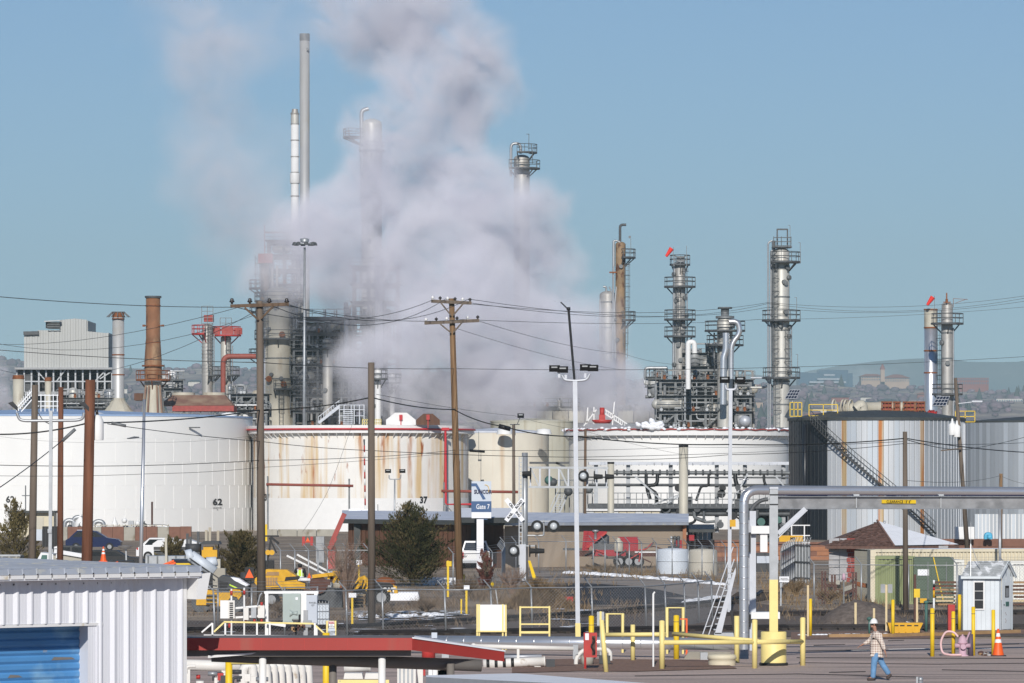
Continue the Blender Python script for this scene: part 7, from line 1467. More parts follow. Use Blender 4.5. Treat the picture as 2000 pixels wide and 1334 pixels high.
for a, b_ in ((1787, 1817), (1819, 1853)):
    o = MB().box(X(a, Yd), Yd-.06, .2, X(b_, Yd), Yd-.005, Z(1095, Yd)).b('door', 'cont_dkgreen', t)
    for yy in (1105, 1128, 1150, 1166): MB().box(X(a+2, Yd), Yd-.08, Z(yy+3, Yd), X(b_-2, Yd), Yd-.06, Z(yy, Yd)).b('door_ridge', 'cont_dkgreen', o)
    MB().bar((X(b_-5, Yd), Yd-.11, .25), (X(b_-5, Yd), Yd-.11, Z(1097, Yd)), .04).b('lock_bar', 'mid_steel', o)
MB().box(X(1792, Yd), Yd-.1, Z(1124, Yd), X(1814, Yd), Yd-.085, Z(1112, Yd)).b('notice', 'white_sign', t)
MB().bar(P(1823, 1088, Yd-.15), P(1842, 1172, Yd-.15), .05).b('yellow_strap', 'yellow', t)
container('shipping_container', 'white container end between the dark green doors and the booth', X(1864, 219), 219, X(1880, 219), 219, Z(1093, 219), 'cont_white', 2)
container('shipping_container', 'white ribbed container right of the booth', X(1976, 222), 222, X(2040, 222), 222, Z(1096, 222), 'cont_white', 9)
one(MB().prism([P(1760, 1072.5, 224.4), P(2030, 1073, 226.4), P(2030, 1071, 227), P(1780, 1071, 226)], (0, .6, .0)), 'roof_snow', 'snow', 'thin snow sheet on the long cream container roof', 'snow', P(1800, 1074, 225))
for a, b_, lb in ((1828, 1884, 'stack of weathered planks below the dark green container'), (1980, 2010, 'stack of weathered planks right of the booth')):
    Y = 214; t = T('plank_stack', lb, 'timber stack', (X(a, Y), Y, 0))
    for j in range(7):
        for i in range(2): MB().box(X(a, Y)+rnd.uniform(-.1, .1), Y+.3*i, .05+.17*j, X(b_, Y)+rnd.uniform(-.1, .1), Y+.26+.3*i, .05+.17*j+.09).b('plank', rnd.choice(['wood_tan', 'lath', 'wood_tan', 'brown_wood']), t)
for i, (px, py, h, m_, lb) in enumerate(((1625, 1150, 36, 'old_iron', 'two rusty pipe stubs before the hip roofed house'), (1606, 1160, 52, 'old_iron', 'rusty steel sheet pile pair left of the house'), (1666, 1160, 50, 'old_iron', 'rusty steel post right of the house doorway'))):
    b = G(px, py+20); MBx = MB()
    t = T('steel_stub', lb, 'post', b)
    for k in (0, 1): MB().bar(b+Vector((.14*k, 0, 0)), b+Vector((.14*k, 0, h*b.y/F+.3)), .09).b('post', m_, t)
t = T('scrap_pile', 'low pile of rusty scrap pipe and beams before the house', 'scrap pile', G(1650, 1168)); q = random.Random(9)
for i in range(26): p = G(q.uniform(1620, 1712), q.uniform(1160, 1176)); p.z = q.uniform(.1, .8); MB().bar(p, p+Vector((q.uniform(-1, 1), q.uniform(-.5, .5), q.uniform(-.2, .2))), q.uniform(.06, .22)).b('beam', q.choice(['old_iron', 'dark_steel', 'rust', 'concrete', 'old_iron']), t)
t = T('white_cabinet', 'white equipment cabinet on the brown wall at the silver tanks', 'cabinet', P(1884, 1052, 359)); MB().box(X(1866, 359), 359, Z(1053, 359), X(1903, 359), 360, Z(1029, 359)).b('case', 'white_paint', t); MB().box(X(1868, 359), 358.97, Z(1051, 359), X(1901, 359), 358.99, Z(1031, 359)).b('door', 'white_paint', t)
t = T('blue_pump', 'sky blue curved pump casing on the brown wall at right', 'pump', P(1931, 1052, 359)); MB().tube(bend([P(1925, 1053, 359), P(1925, 1043, 359), P(1935, 1043, 359), P(1935, 1053, 359)], .3), .15, 8).sph(P(1933, 1049, 359), .2, 10, 6).b('casing', 'sky_blue', t)
t = T('yellow_banner', 'orange yellow banner hung on a white rail frame', 'banner', P(1545, 1056, 318)); MB().box(X(1522, 318), 318, Z(1058, 318), X(1568, 318), 318.04, Z(1046, 318)).b('banner', 'cat_yellow', t)
text('lettering', 'M8', .26, 'ink', t, P(1548, 1052, 317.95), bold=.01)
q = MB()
for y in (1026, 1046, 1060): q.bar(P(1546, y, 318.2), P(1582, y, 318.2), .07)
for px in (1546, 1571): q.bar(P(px, 1026, 318.2), (X(px, 318.2), 318.2, 0), .08)
q.b('rail_frame', 'white_paint', t)
t = T('equipment_block', 'dark blue grey steel skid behind the riser column', 'machinery', (X(1490, 290), 290, 0)); MB().box(X(1478, 290), 290, 0, X(1520, 290), 291, Z(1080, 290)).b('case', 'charcoal', t); MB().box(X(1478, 290), 289.9, Z(1100, 290), X(1520, 290), 289.98, Z(1086, 290)).b('panel', 'box_grey', t)
# ================================================================ PIPE GANTRY WITH RISER
Yg = 147.5; t = T('pipe_gantry', 'bright steel pipe on a yellow footed grey gantry with clearance sign', 'pipe gantry', (X(1510, Yg), Yg, 0))
zp = Z(958, Yg); rp_ = .155; xr = X(1453, 152)
MB().tube(bend([(xr, 152, .35), (xr, 152, Z(957, 152)), (X(2060, 156), 156, Z(960.5, 156))], .5, 7), rp_, 16).b('insulated_pipe', 'bright_metal', t)
for i in range(15): c = Vector((xr, 152, .9+.36*i)); MB().lathe(c, [(rp_, 0), (rp_+.006, 0), (rp_+.006, .03), (rp_, .03)], 18).b('lap_band', 'bright_metal', t)
for i in range(13):
    px = 1490+42*i; Yk = 152+4*(px-1453)/607; x = X(px, Yk); MB().cyl((x, Yk, Z(957.3+.0058*(px-1453), Yk)), (x+.03, Yk, Z(957.3+.0058*(px-1453), Yk)), rp_+.006, n=18).b('lap_band', 'bright_metal', t)
xa = X(1519, Yg); Ye = 153; bm = lambda y0, y1, d0, d1: MB().add([(xa, Yg+d0, Z(y1, Yg)), (X(2060, Ye), Ye+d0, Z(y1, Ye)), (X(2060, Ye), Ye+d0, Z(y0, Ye)), (xa, Yg+d0, Z(y0, Yg)), (xa, Yg+d1, Z(y1, Yg)), (X(2060, Ye), Ye+d1, Z(y1, Ye)), (X(2060, Ye), Ye+d1, Z(y0, Ye)), (xa, Yg+d1, Z(y0, Yg))], [(0, 1, 2, 3), (7, 6, 5, 4), (0, 4, 5, 1), (3, 2, 6, 7), (0, 3, 7, 4), (1, 5, 6, 2)])
Yy = lambda px: Yg+(Ye-Yg)*(X(px, 150)-X(1519, 150))/(X(2060, 150)-X(1519, 150))
bm(970, 993, -.01, .04).b('beam_web', 'beam_grey', t)
for z in (969, 993): bm(z, z+1.4, -.13, .16).b('beam_flange', 'galv', t)
MB().tube([(xa, Yg, Z(967, Yg)), (X(2060, Ye), Ye, Z(967.5, Ye))], .02, 5).b('conduit', 'navy_ink', t)
for px in (1672, 1837):
    yk = Yy(px); MB().box(X(px, yk)-.01, yk-.1, Z(992, yk), X(px, yk)+.015, yk-.01, Z(971, yk)).b('web_stiffener', 'galv', t); MB().box(X(px, yk)-.1, yk-.1, Z(968.6, yk), X(px, yk)+.1, yk+.3, Z(965, yk)).b('pipe_shoe', 'galv', t)
xc = X(1511, Yg)
for z0, z1, m_ in ((0, Z(1132, Yg), 'yellow_pale'), (Z(1132, Yg), Z(953, Yg), 'galv')):
    o = MB().box(xc-.13, Yg-.14, z0, xc+.13, Yg-.115, z1); o.box(xc-.13, Yg+.115, z0, xc+.13, Yg+.14, z1); o.box(xc-.02, Yg-.115, z0, xc+.02, Yg+.115, z1); o.b('column', m_, t)
MB().box(xc-.14, Yg-.16, Z(955, Yg), xc+.14, Yg+.16, Z(951, Yg)).b('cap_plate', 'galv_light', t)
for y in (966, 985): MB().box(xc-.14, Yg-.17, Z(y+1, Yg), xc+.14, Yg-.141, Z(y-1, Yg)).b('strap', 'black', t)
MB().bar((xc+.14, Yg, Z(1042, Yg)), P(1573, 993, Yg), .07, .14).bar((xc+.14, Yg-.12, Z(1050, Yg)), P(1577, 996, Yg-.12), .03).b('knee_brace', 'galv_light', t)
yk = Yy(1755)-.12; ar = atan2(Ye-Yg, X(2060, Ye)-xa)
MB().prism([P(1722, 976, Yy(1722)-.12), P(1789, 976.5, Yy(1789)-.12), P(1789, 983.5, Yy(1789)-.12), P(1722, 983, Yy(1722)-.12)], (0, .02, 0)).b('clearance_plate', 'yellow', t)
text('lettering', "CLEARANCE 15' 6\"", .125, 'ink', t, P(1755.5, 979.8, yk-.03), ar, bold=0, sx=.95)
t2 = T('yellow_drum', 'pale yellow concrete filled drum round the gantry post foot on black rubber ring', 'barrel', (xc, Yg, 0)); MB().lathe((xc, Yg, .08), [(.41, 0), (.41, 1.0), (.36, 1.02)], 28).b('drum', 'yellow_pale', t2); MB().lathe((xc, Yg, 0), [(.38, 0), (.45, 0), (.47, .05), (.45, .1), (.38, .1)], 28).b('rubber_ring', 'rubber', t2)
# pale steel support and equipment stand behind the riser
t = T('riser_stand', 'pale steel stand with bolted plates between the pipe riser and the gantry post', 'support', (X(1478, 160), 160, 0))
MB().bar((X(1470, 160), 160, 0), P(1470, 998, 160), .22).bar((X(1464, 160), 160.2, 1), P(1463, 1000, 160.2), .06).b('post', 'galv_light', t)
MB().box(X(1466, 160), 159.6, Z(1042, 160), X(1508, 160), 160, Z(1027, 160)).box(X(1484, 160), 159.7, Z(1078, 160), X(1498, 160), 160, Z(1030, 160)).b('upper_frame', 'white_paint', t); MB().box(X(1466, 160), 159.6, Z(1208, 160), X(1522, 160), 160.4, Z(1195, 160)).b('lower_beam', 'white_paint', t)
MB().tube(arc(P(1500, 1010, 160), .62, pi*.5, pi, 8), .08, 6).b('curved_pipe', 'dark_steel', t)
MB().bar(P(1464, 1040, 159.8), P(1464, 1078, 159.8), .08).b('hydraulic_ram', 'black', t); MB().bar(P(1466, 1200, 159.8), P(1463, 1225, 159.8), .1).b('ram', 'black', t)
t = T('loading_stair', 'steep folding steel stair with handrails leaning against the pipe riser', 'stairs', G(1405, 1250)); Yl = 166
for a, b_ in (((1372, 1240), (1432, 1068)), ((1384, 1240), (1434, 1092))): MB().bar(P(*a, Yl), P(*b_, Yl), .035).b('handrail', 'galv_light', t)
for dy in (0, .55): MB().prism([P(1396, 1238, Yl+dy), P(1409, 1238, Yl+dy), P(1437, 1120, Yl+dy), P(1437, 1108, Yl+dy), P(1431, 1121, Yl+dy)], (0, .05, 0)).b('stringer', 'galv_light', t)
for i in range(11): c = P(1400+3*i, 1230-11*i, Yl); MB().box(c.x-.11, Yl+.05, c.z-.02, c.x+.11, Yl+.55, c.z+.02).b('tread', 'galv', t)
for i in range(4): MB().bar(P(1378+14*i, 1224-39*i, Yl), P(1392+13*i, 1222-36*i, Yl), .03).b('baluster', 'galv', t)
MB().bar(P(1428, 1192, Yl), P(1436, 1240, Yl), .1).b('counterweight_arm', 'black', t); MB().box(X(1395, Yl), Yl, 0, X(1440, Yl), Yl+.6, Z(1236, Yl)).b('base_frame', 'galv', t)
# big ground pipe
Yp = 155; t = T('ground_pipe', 'long bright insulated pipe lying along the ground behind the yellow rails', 'pipe', (X(1080, Yp), Yp, 0))
MB().cyl(P(690, 1252, Yp+3), P(1450, 1258, 152.4), .205, n=20).b('insulated_pipe', 'bright_metal', t)
for i in range(22): k = (i+.5)/22; a, b_ = P(690, 1252, Yp+3).lerp(P(1450, 1258, 152.4), k), P(690, 1252, Yp+3).lerp(P(1450, 1258, 152.4), k+.0022); MB().cyl(a, b_, .211, n=20).b('lap_band', 'bright_metal', t)
for px in (870, 1126, 1375): p = G(px, 1289-(4 if px < 900 else 0)); MB().box(p.x-.12, p.y-.1, 0, p.x+.12, p.y+.4, .25).b('pipe_support', 'galv', t)
one(MB().cyl(P(925, 1262, 146), P(1120, 1267, 146), .075, n=10).sph(P(925, 1262, 146), .1).bar(P(1012, 1264, 146), (X(1012, 146), 146, 0), .08), 'pipe_line', 'pipe_white', 'thin white pipe line in front of the ground pipe on a short stand', 'pipe', P(1012, 1300, 146))
t = T('pipe_spool', 'white pipe spool with painted black shadow bands lying on gravel below the canopy corner', 'pipe', G(1010, 1302)); Ys = 146
MB().cyl(P(944, 1297, Ys), P(1064, 1292, Ys), .15, n=14).b('pipe', 'pipe_white', t)
for i in range(4): MB().cyl(P(950+16*i, 1296.8-.7*i, Ys), P(956+16*i, 1296.6-.7*i, Ys), .155, n=14).b('painted_shadow', 'black', t)  # shadows across the white pipe, painted as black rings
MB().cyl(P(1062, 1292.2, Ys), P(1065, 1292, Ys), .17, n=14).b('end_flange', 'pipe_white', t); MB().cyl(P(985, 1283, Ys+1), P(1058, 1282, Ys+1), .06, n=8).b('side_pipe', 'galv_light', t); MB().cb(P(1075, 1297, Ys), .28, .3, .3).b('end_block', 'charcoal', t)
for px in (960, 1050): MB().box(X(px, Ys)-.1, Ys-.1, 0, X(px, Ys)+.1, Ys+.1, Z(1301, Ys)).b('chock', 'pipe_white', t)
t = T('gas_meter_bend', 'white pipe bends and grey boxes beside the red hose box', 'pipework', G(1130, 1300)); Ym = 148
MB().tube(bend([P(1125, 1303, Ym), P(1125, 1285, Ym), P(1140, 1268, Ym), P(1185, 1268, Ym), P(1192, 1274, Ym), P(1192, 1290, Ym)], .25), .07, 9).b('pipe', 'pipe_white', t); MB().box(X(1119, Ym), Ym-.1, Z(1278, Ym), X(1129, Ym), Ym+.1, Z(1259, Ym)).b('grey_box', 'galv', t)
MB().cyl((X(1147, Ym), Ym, 0), P(1147, 1280, Ym), .2, n=16).b('concrete_pier', 'concrete', t); MB().box(X(1170, Ym), Ym-.1, Z(1296, Ym), X(1192, Ym), Ym+.15, Z(1280, Ym)).b('valve_body', 'charcoal', t)
t = T('red_hose_box', 'red hose box with white label on a red post beside the leaning yellow post', 'hydrant box', G(1153, 1307)); Yb = 144.5
MB().box(X(1140, Yb), Yb, Z(1284, Yb), X(1166, Yb), Yb+.35, Z(1236, Yb)).b('case', 'red_paint', t); MB().box(X(1143, Yb), Yb-.008, Z(1250, Yb), X(1150, Yb), Yb, Z(1237, Yb)).b('label', 'white_sign', t); MB().bar((X(1143, Yb), Yb+.1, 0), P(1143, 1284, Yb), .07).b('post', 'red_paint', t); MB().box(X(1156, Yb), Yb-.006, Z(1280, Yb), X(1163, Yb), Yb, Z(1242, Yb)).b('dark_slot', 'old_iron', t)
MB().tube([P(1158+3*sin(i), 1245+3.6*i, Yb-.03) for i in range(10)], .03, 6).b('folded_hose', 'black', t)
# white box on pale yellow posts and empty yellow frame
Yw = 161; t = T('board_frame', 'blank white board on pale yellow posts by the ground pipe', 'sign', (X(960, Yw), Yw, 0)); MB().box(X(934, Yw), Yw, Z(1233, Yw), X(986, Yw), Yw+.06, Z(1181, Yw)).b('board', 'white_sign', t)
for px in (932, 936, 982, 988): MB().bar((X(px, Yw), Yw-.03+.04*(px in (936, 982)), 0), P(px, 1180 if px != 988 else 1181, Yw-.03), .055).b('post', 'yellow_pale', t)
MB().bar(P(930, 1233, Yw-.06), P(990, 1233, Yw-.06), .05).b('bottom_rail', 'yellow_pale', t)
t = T('pipe_barrier', 'open pale yellow pipe frame right of the blank white board', 'frame', (X(1045, Yw), Yw, 0))
for px in (1016, 1073): MB().bar((X(px, Yw), Yw, 0), P(px, 1184, Yw), .06).b('post', 'yellow_pale', t)
for y, r_ in ((1186, .025), (1219, .025), (1235, .04)): MB().bar(P(1016, y, Yw), P(1073, y, Yw), r_*2).b('cross_bar', 'yellow_pale', t)
# yellow guard rails
def cyl_post(name, label, px, yt, yb, wpx, m, cat='bollard', group='yellow bollards', lean=0, bands=None, cap=True):
    b = G(px, yb); r = wpx/2*b.y/F; h = (yb-yt)*b.y/F; t = T(name, label, cat, b, group); top = b+Vector((lean*b.y/F, 0, h))
    o = MB().cyl(b, top, r, n=16); 
    if cap: o.sph(top, r, 12, 6, .35)
    o.b('post', m, t)
    for z in (bands or ()): c = b.lerp(top, z); MB().cyl(c, b.lerp(top, z+.012), r*1.015, n=16).b('seam_band', 'dark_steel', t)
    return t
t = T('guard_rail', 'front pale yellow pipe barrier of three posts before the ground pipe', 'barrier', G(1430, 1306))
fr = [G(1293, 1308), G(1474, 1306), G(1568, 1300.5)]; tops = [1213, 1211, 1207]
for b, y in zip(fr, tops): MB().cyl(b, b+Vector((0, 0, (Z(y, b.y)))), .085, n=14).sph(b+Vector((0, 0, Z(y, b.y))), .085, 12, 4, .3).b('post', 'yellow_pale', t)
for a, b_ in ((0, 1), (1, 2)):
    p, q = fr[a].copy(), fr[b_].copy(); p.z = Z((1255, 1254)[a], p.y); q.z = Z((1254, 1253)[a], q.y); MB().cyl(p, q, .075, n=14).b('rail', 'yellow_pale', t)
t = T('guard_rail', 'rear pale yellow pipe barrier running from the leaning post to the riser', 'barrier', G(1320, 1293))
p, q, m_ = P(1172, 1240, 151), P(1300, 1239, 150), P(1480, 1252, 147.2)
MB().cyl(p, q, .07, n=14).b('rail', 'yellow_pale', t); MB().cyl(P(1315, 1238, 149.8), m_, .07, n=14).b('rail', 'yellow_pale', t)
for px, yt, yb in ((1236, 1220, 1291), (1439, 1203, 1295)): b = G(px, yb); MB().cyl(b, b+Vector((0, 0, Z(yt, b.y))), .085 if px > 1300 else .075, n=14).b('post', 'yellow_pale', t)
t = cyl_post('bollard', 'leaning pale yellow post right of the red hose box', 1184, 1212, 1313, 9.5, 'yellow_pale', lean=-9)
for (a, b_, y0, y1, Yf, lb) in ((1186, 1216, 1199, 1240, 158, 'small pale yellow hoop behind the rear barrier left of the white rod'), (1303, 1334, 1187, 1250, 157, 'taller pale yellow hoop behind the rear barrier right of the white rod')):
    t = T('yellow_hoop', lb, 'barrier', (X((a+b_)/2, Yf), Yf, 0)); MB().tube([(X(a, Yf), Yf, 0), P(a, y0, Yf), P(b_, y0, Yf), (X(b_, Yf), Yf, 0)], .045, 8).b('hoop', 'yellow_pale', t)
t = T('white_rod', 'thin white vent pipe with bent tip in front of the rear barrier', 'vent pipe', G(1276, 1304)); b = G(1276, 1304); MB().tube([b, Vector((b.x, b.y, Z(1160, b.y))), Vector((b.x+.05, b.y, Z(1156, b.y)))], .032, 8).b('pipe', 'white_paint', t)
t = T('orange_rod', 'short orange marker rod behind the rear barrier', 'marker post', (X(1341, 156), 156, 0)); MB().bar((X(1341, 156), 156, 0), P(1341, 1208, 156), .06).bar(P(1328, 1209, 156), P(1341, 1209, 156), .04).b('rod', 'orange', t)
cyl_post('bollard', 'bright yellow bollard between the hoops and the riser with dark band', 1321, 1203, 1288, 11, 'yellow', bands=(.86,)); cyl_post('bollard', 'bright yellow bollard just left of the leaning post', 1155, 1204, 1290, 10.5, 'yellow', bands=(.8,))
t = T('grey_meter_box', 'small grey meter box with yellow bar behind the leaning post', 'box', P(1172, 1208, 150)); MB().box(X(1166, 150), 150, Z(1222, 150), X(1180, 150), 150.2, Z(1195, 150)).bar(P(1173, 1222, 150.1), (X(1173, 150), 150.1, 0), .05).b('case', 'galv', t); MB().box(X(1171, 150), 149.97, Z(1212, 150), X(1175, 150), 150, Z(1194, 150)).b('yellow_bar', 'yellow_pale', t)
t = T('manhole_ring', 'cream concrete manhole ring on the gravel below the rear barrier', 'manhole', G(1410, 1300)); c = G(1410, 1300); MB().lathe(c, [(.43, 0), (.44, .12), (.43, .2), (.47, .22), (.46, .32), (.40, .36), (.02, .38)], 30).b('ring', 'cont_cream', t)
one(MB().prism([G(1335, 1288)+Vector((0, 0, 0)), G(1430, 1288), P(1428, 1273, 152.4), P(1345, 1273, 152.4)], (0, .3, 0)), 'concrete_plinth', 'concrete', 'pale concrete plinth below the end of the ground pipe', 'plinth', G(1380, 1288))
# bollards and stakes on the right
for px, yt, yb, w, bd, lb in ((1583, 1170, 1243, 6, (), 'yellow bollard at the kerb left of the walking man'), (1744, 1172, 1245, 6.5, (), 'yellow bollard in front of the yellow ballast crate'), (1821, 1189, 1283, 8.5, (.9,), 'thick yellow bollard left of the pink hose loop'), (1862, 1195, 1281, 7.5, (.84,), 'yellow bollard between the pink hose and hydrant'), (1874, 1162, 1231, 6.5, (), 'yellow bollard close to the left wall of the booth'), (1901, 1186, 1281, 7.5, (.86,), 'yellow bollard just right of the pink hydrant'), (1940, 1192, 1280, 7.5, (), 'yellow bollard beside the orange cone')):
    cyl_post('bollard', lb, px, yt, yb, w, 'yellow', bands=bd)
for px, yt, yb, w, lb in ((1578, 1143, 1244, 4, 'tall pale lath stake at the left kerb bollard'), (1671, 1177, 1224, 4.4, 'short pale lath stake left of the walking man'), (1707, 1188, 1222, 4.2, 'pale lath stake right behind the hard hat'), (1731, 1142, 1234, 4, 'tall pale lath stake left of the ballast crate bollard'), (1791, 1167, 1233, 4, 'pale lath stake at the right end of the ballast crate')):
    b = G(px, yb); t = T('lath_stake', lb, 'stake', b, 'wooden stakes'); MB().bar(b, b+Vector((0, 0, (yb-yt)*b.y/F)), w*b.y/F, .03).b('stake', 'lath', t)
t = T('fence_marker', 'brown wooden post with yellow notice in front of the green doors', 'sign', G(1787, 1216)); b = G(1787, 1216); MB().bar(b, b+Vector((0, 0, Z(1122, b.y))), .1).b('post', 'old_iron', t); MB().box(b.x-.05, b.y-.08, Z(1167, b.y), b.x+.2, b.y-.06, Z(1150, b.y)).b('notice', 'yellow', t)
t = T('pipeline_marker', 'white black red and yellow pipeline marker post left of the booth', 'marker post', G(1824, 1200)); b = G(1824, 1200); zs = [1133, 1141, 1147, 1153, 1168, 1200]
for i, m_ in enumerate(('white_paint', 'black', 'red_ink', 'cat_yellow', 'white_paint')): MB().cyl((b.x, b.y, Z(zs[i+1], b.y)), (b.x, b.y, Z(zs[i], b.y)), .045, n=10).b('band', m_, t)
t = T('post_with_can', 'thin grey stand with a small pinkish can on top by the fence', 'post', G(1648, 1218)); b = G(1648, 1218); MB().bar(b, b+Vector((0, 0, Z(1133, b.y))), .05).lathe(b, [(.25, 0), (.25, .03), (.03, .05)], 14).b('post', 'mid_steel', t); MB().cyl(b+Vector((0, 0, Z(1133, b.y))), b+Vector((0, 0, Z(1120, b.y))), .1, .05).b('can', 'pink', t)
t = T('green_pedestal', 'grey green cable pedestal behind the walking man', 'utility box', G(1696, 1218)); b = G(1696, 1218); MB().box(b.x-.14, b.y, 0, b.x+.14, b.y+.2, Z(1191, b.y)).b('case', 'box_green', t); text('numeral', '7', .25, 'ink', t, (b.x, b.y-.01, Z(1199, b.y)))
t = T('orange_flag', 'small orange lozenge marker on a thin post before the green doors', 'marker post', G(1801, 1196)); b = G(1801, 1196); MB().bar(b, b+Vector((0, 0, Z(1174, b.y))), .03).b('post', 'mid_steel', t); MB().cb((b.x+.05, b.y-.05, Z(1173, b.y)), .3, .03, .2).b('plate', 'cat_yellow', t)
t = T('grey_plate_sign', 'pair of blank grey plates hung on the fence', 'sign', P(1732, 1149, 205)); MB().box(X(1720, 205), 205, Z(1158, 205), X(1729, 205), 205.03, Z(1141, 205)).box(X(1734, 205), 205, Z(1158, 205), X(1743, 205), 205.03, Z(1141, 205)).b('plate', 'grey_steel', t)
t = T('notice_sign', 'small white notice on the slatted gate post', 'sign', P(1531, 1130, 215)); MB().box(X(1522, 215), 215, Z(1137, 215), X(1541, 215), 215.03, Z(1126, 215)).b('plate', 'white_sign', t); text('lettering', 'RAILROAD\nNO TRESPASSING', .07, 'ink', t, P(1531.5, 1131, 214.97)); MB().bar(P(1525, 1137, 215.1), (X(1525, 215.1), 215.1, 0), .07).b('post', 'galv', t)
for px, lb in ((1698, 'dark green pipe stub standing behind the kerb left of the man'), (1809, 'dark green short post right of the ballast crate')):
    b = G(px, 1243 if px < 1750 else 1235); t = T('green_stub', lb, 'post', b); MB().cyl(b, b+Vector((0, 0, .65 if px < 1750 else 1.1)), .04 if px < 1750 else .06, n=8).lathe(b+Vector((0, 0, .6 if px < 1750 else 1.1)), [(.05, 0), (.1, .04), (.1, .1), (.02, .14)], 10).b('stub', 'teal', t)
t = T('ballast_crate', 'yellow plastic containment crate beside the railway', 'crate', G(1769, 1238)); p0, p1 = G(1734, 1238), G(1803, 1238); Yb = p0.y
MB().prism([(p0.x+.12, Yb, 0), (p1.x-.2, Yb, 0), (p1.x, Yb, .42), (p0.x, Yb, .42)], (0, .8, 0)).b('tub', 'cat_yellow', t)
for a in (1750, 1762, 1776, 1790): MB().box(X(a, Yb)-.09, Yb-.02, .30, X(a, Yb)+.09, Yb, .34).b('handle_slot', 'black', t)
for a in (1742, 1756, 1769, 1783, 1795): MB().box(X(a, Yb)-.03, Yb-.03, .06, X(a, Yb)+.03, Yb-.003, .40).b('rib', 'cat_yellow', t)
# pink hydrant with hose
t = T('fire_hydrant', 'faded pink fire hydrant with dark chipped flanges between bollards', 'hydrant', G(1880, 1282)); b = G(1880, 1282)
MB().lathe(b, [(.2, 0), (.2, .05), (.13, .07), (.13, .42), (.17, .44), (.17, .48), (.15, .5), (.14, .58), (.08, .68), (.03, .7), (.03, .74)], 18).b('barrel', 'pink', t)
MB().cyl(b+Vector((-.26, 0, .36)), b+Vector((.26, 0, .36)), .075, n=12).cyl(b+Vector((0, -.24, .33)), b+Vector((0, 0, .33)), .09, n=12).b('outlet_cap', 'pink', t)
MB().cyl(b+Vector((.28, .1, 0)), b+Vector((.28, .1, .75)), .1, .08, 10).bar(b+Vector((.24, .1, .6)), b+Vector((.30, .1, .85)), .05).b('valve_stem', 'purple_dark', t); MB().bar(b+Vector((.12, -.05, .55)), b+Vector((.24, .0, .82)), .04).b('pink_handle', 'pink', t)
one(MB().tube(bend([b+Vector((-.05, -.2, .06)), b+Vector((-.45, -.1, .05)), b+Vector((-.68, .1, .1)), b+Vector((-.74, .15, .5)), b+Vector((-.55, .12, .85)), b+Vector((-.28, .05, .82)), b+Vector((-.15, 0, .66))], .28, 6), .038, 8), 'fire_hose', 'hose_pink', 'pale pink hose looping up from the ground to the hydrant', 'hose', b)
t = T('ground_debris', 'pale rags and cable on the asphalt between hydrant and cone', 'debris', G(1925, 1280)); q = random.Random(3)
for i in range(14): p = G(q.uniform(1908, 1936), q.uniform(1276, 1282)); MB().sph(p+Vector((0, 0, .04)), q.uniform(.04, .1), 7, 5, .5).b('rag', q.choice(['concrete', 'stone_grey', 'wood_tan', 'old_iron']), t)
# red cabinet behind the bollard
t = T('red_cabinet', 'tall red fire cabinet against the booth wall', 'cabinet', G(1860, 1240)); b = G(1859, 1238); MB().box(b.x-.14, b.y, 0, b.x+.12, b.y+.4, Z(1181, b.y)).b('case', 'red_paint', t); MB().box(b.x-.14, b.y-.02, .05, b.x+.12, b.y-.003, Z(1184, b.y)).b('door', 'red_paint', t)
# ---- booth
bx0 = G(1881, 1232); a = R(14); t = T('gate_booth', 'small pale panelled guard booth with gable roof and chipped shingles', 'booth', bx0)
HE, HR = 2.15, 2.68
def Mb(): return MB(tuple(bx0), 0)
n = 8; Lw = 1.42
for i in range(n): Mb().box(Lw*i/n+.004, 0, 0, Lw*(i+1)/n-.004, .05+.012*(i % 2), HE).b('wall_board', 'booth_white', t)
Mb().box(0, .06, 0, Lw, 2.0, HE-.01).b('wall_core', 'booth_white', t)
# right face: narrow, turned; built as separate skew face
c1 = bx0+Vector((Lw, 0, 0)); c2 = c1+Vector((.62, .9, 0)); dn = (c2-c1).normalized(); nb = 6
for i in range(nb):
    p, q = c1+dn*(c2-c1).length*i/nb+dn*.004, c1+dn*(c2-c1).length*(i+1)/nb-dn*.004; k0, k1 = i/nb, (i+1)/nb; g = lambda k: HE+(HR-HE)*(1-abs(2*k-1))
    nv = Vector((dn.y, -dn.x, 0))*.012*(i % 2); MB().add([p+nv, q+nv, q+nv+Vector((0, 0, g(k1))), p+nv+Vector((0, 0, g(k0))), p-Vector((.05, -.0, 0)), q-Vector((.05, 0, 0))], [(0, 1, 2, 3)]).b('gable_board', 'booth_white', t)
mid = c1.lerp(c2, .5); ridge_l = Vector((bx0.x+.28, mid.y+.2, HR+.03)); ridge_r = mid+Vector((.1, -.05, HR+.05))
e0, e1, e2 = bx0+Vector((-.10, -.12, HE-.03)), c1+Vector((.02, -.16, HE-.03)), c2+Vector((.14, 0, HE-.05)); back_l = bx0+Vector((.6, 2.0, HE-.03))
rs = MB(); RW, RN = 8, 12
for j in range(RW):
    q1 = MB()
    for i in range(RN):
        f0, f1 = j/RW, min(1, (j+1.15)/RW); u0, u1 = i/RN, (i+.96)/RN; up = Vector((0, -.02, .02+.02*rnd.random()))
        q1.add([e0.lerp(ridge_l, f0).lerp(e1.lerp(ridge_r, f0), u0)+up, e0.lerp(ridge_l, f0).lerp(e1.lerp(ridge_r, f0), u1)+up, e0.lerp(ridge_l, f1).lerp(e1.lerp(ridge_r, f1), u1)+up*.3, e0.lerp(ridge_l, f1).lerp(e1.lerp(ridge_r, f1), u0)+up*.3], [(0, 1, 2, 3)])
    q1.b('shingle_row', 'booth_roof', t)
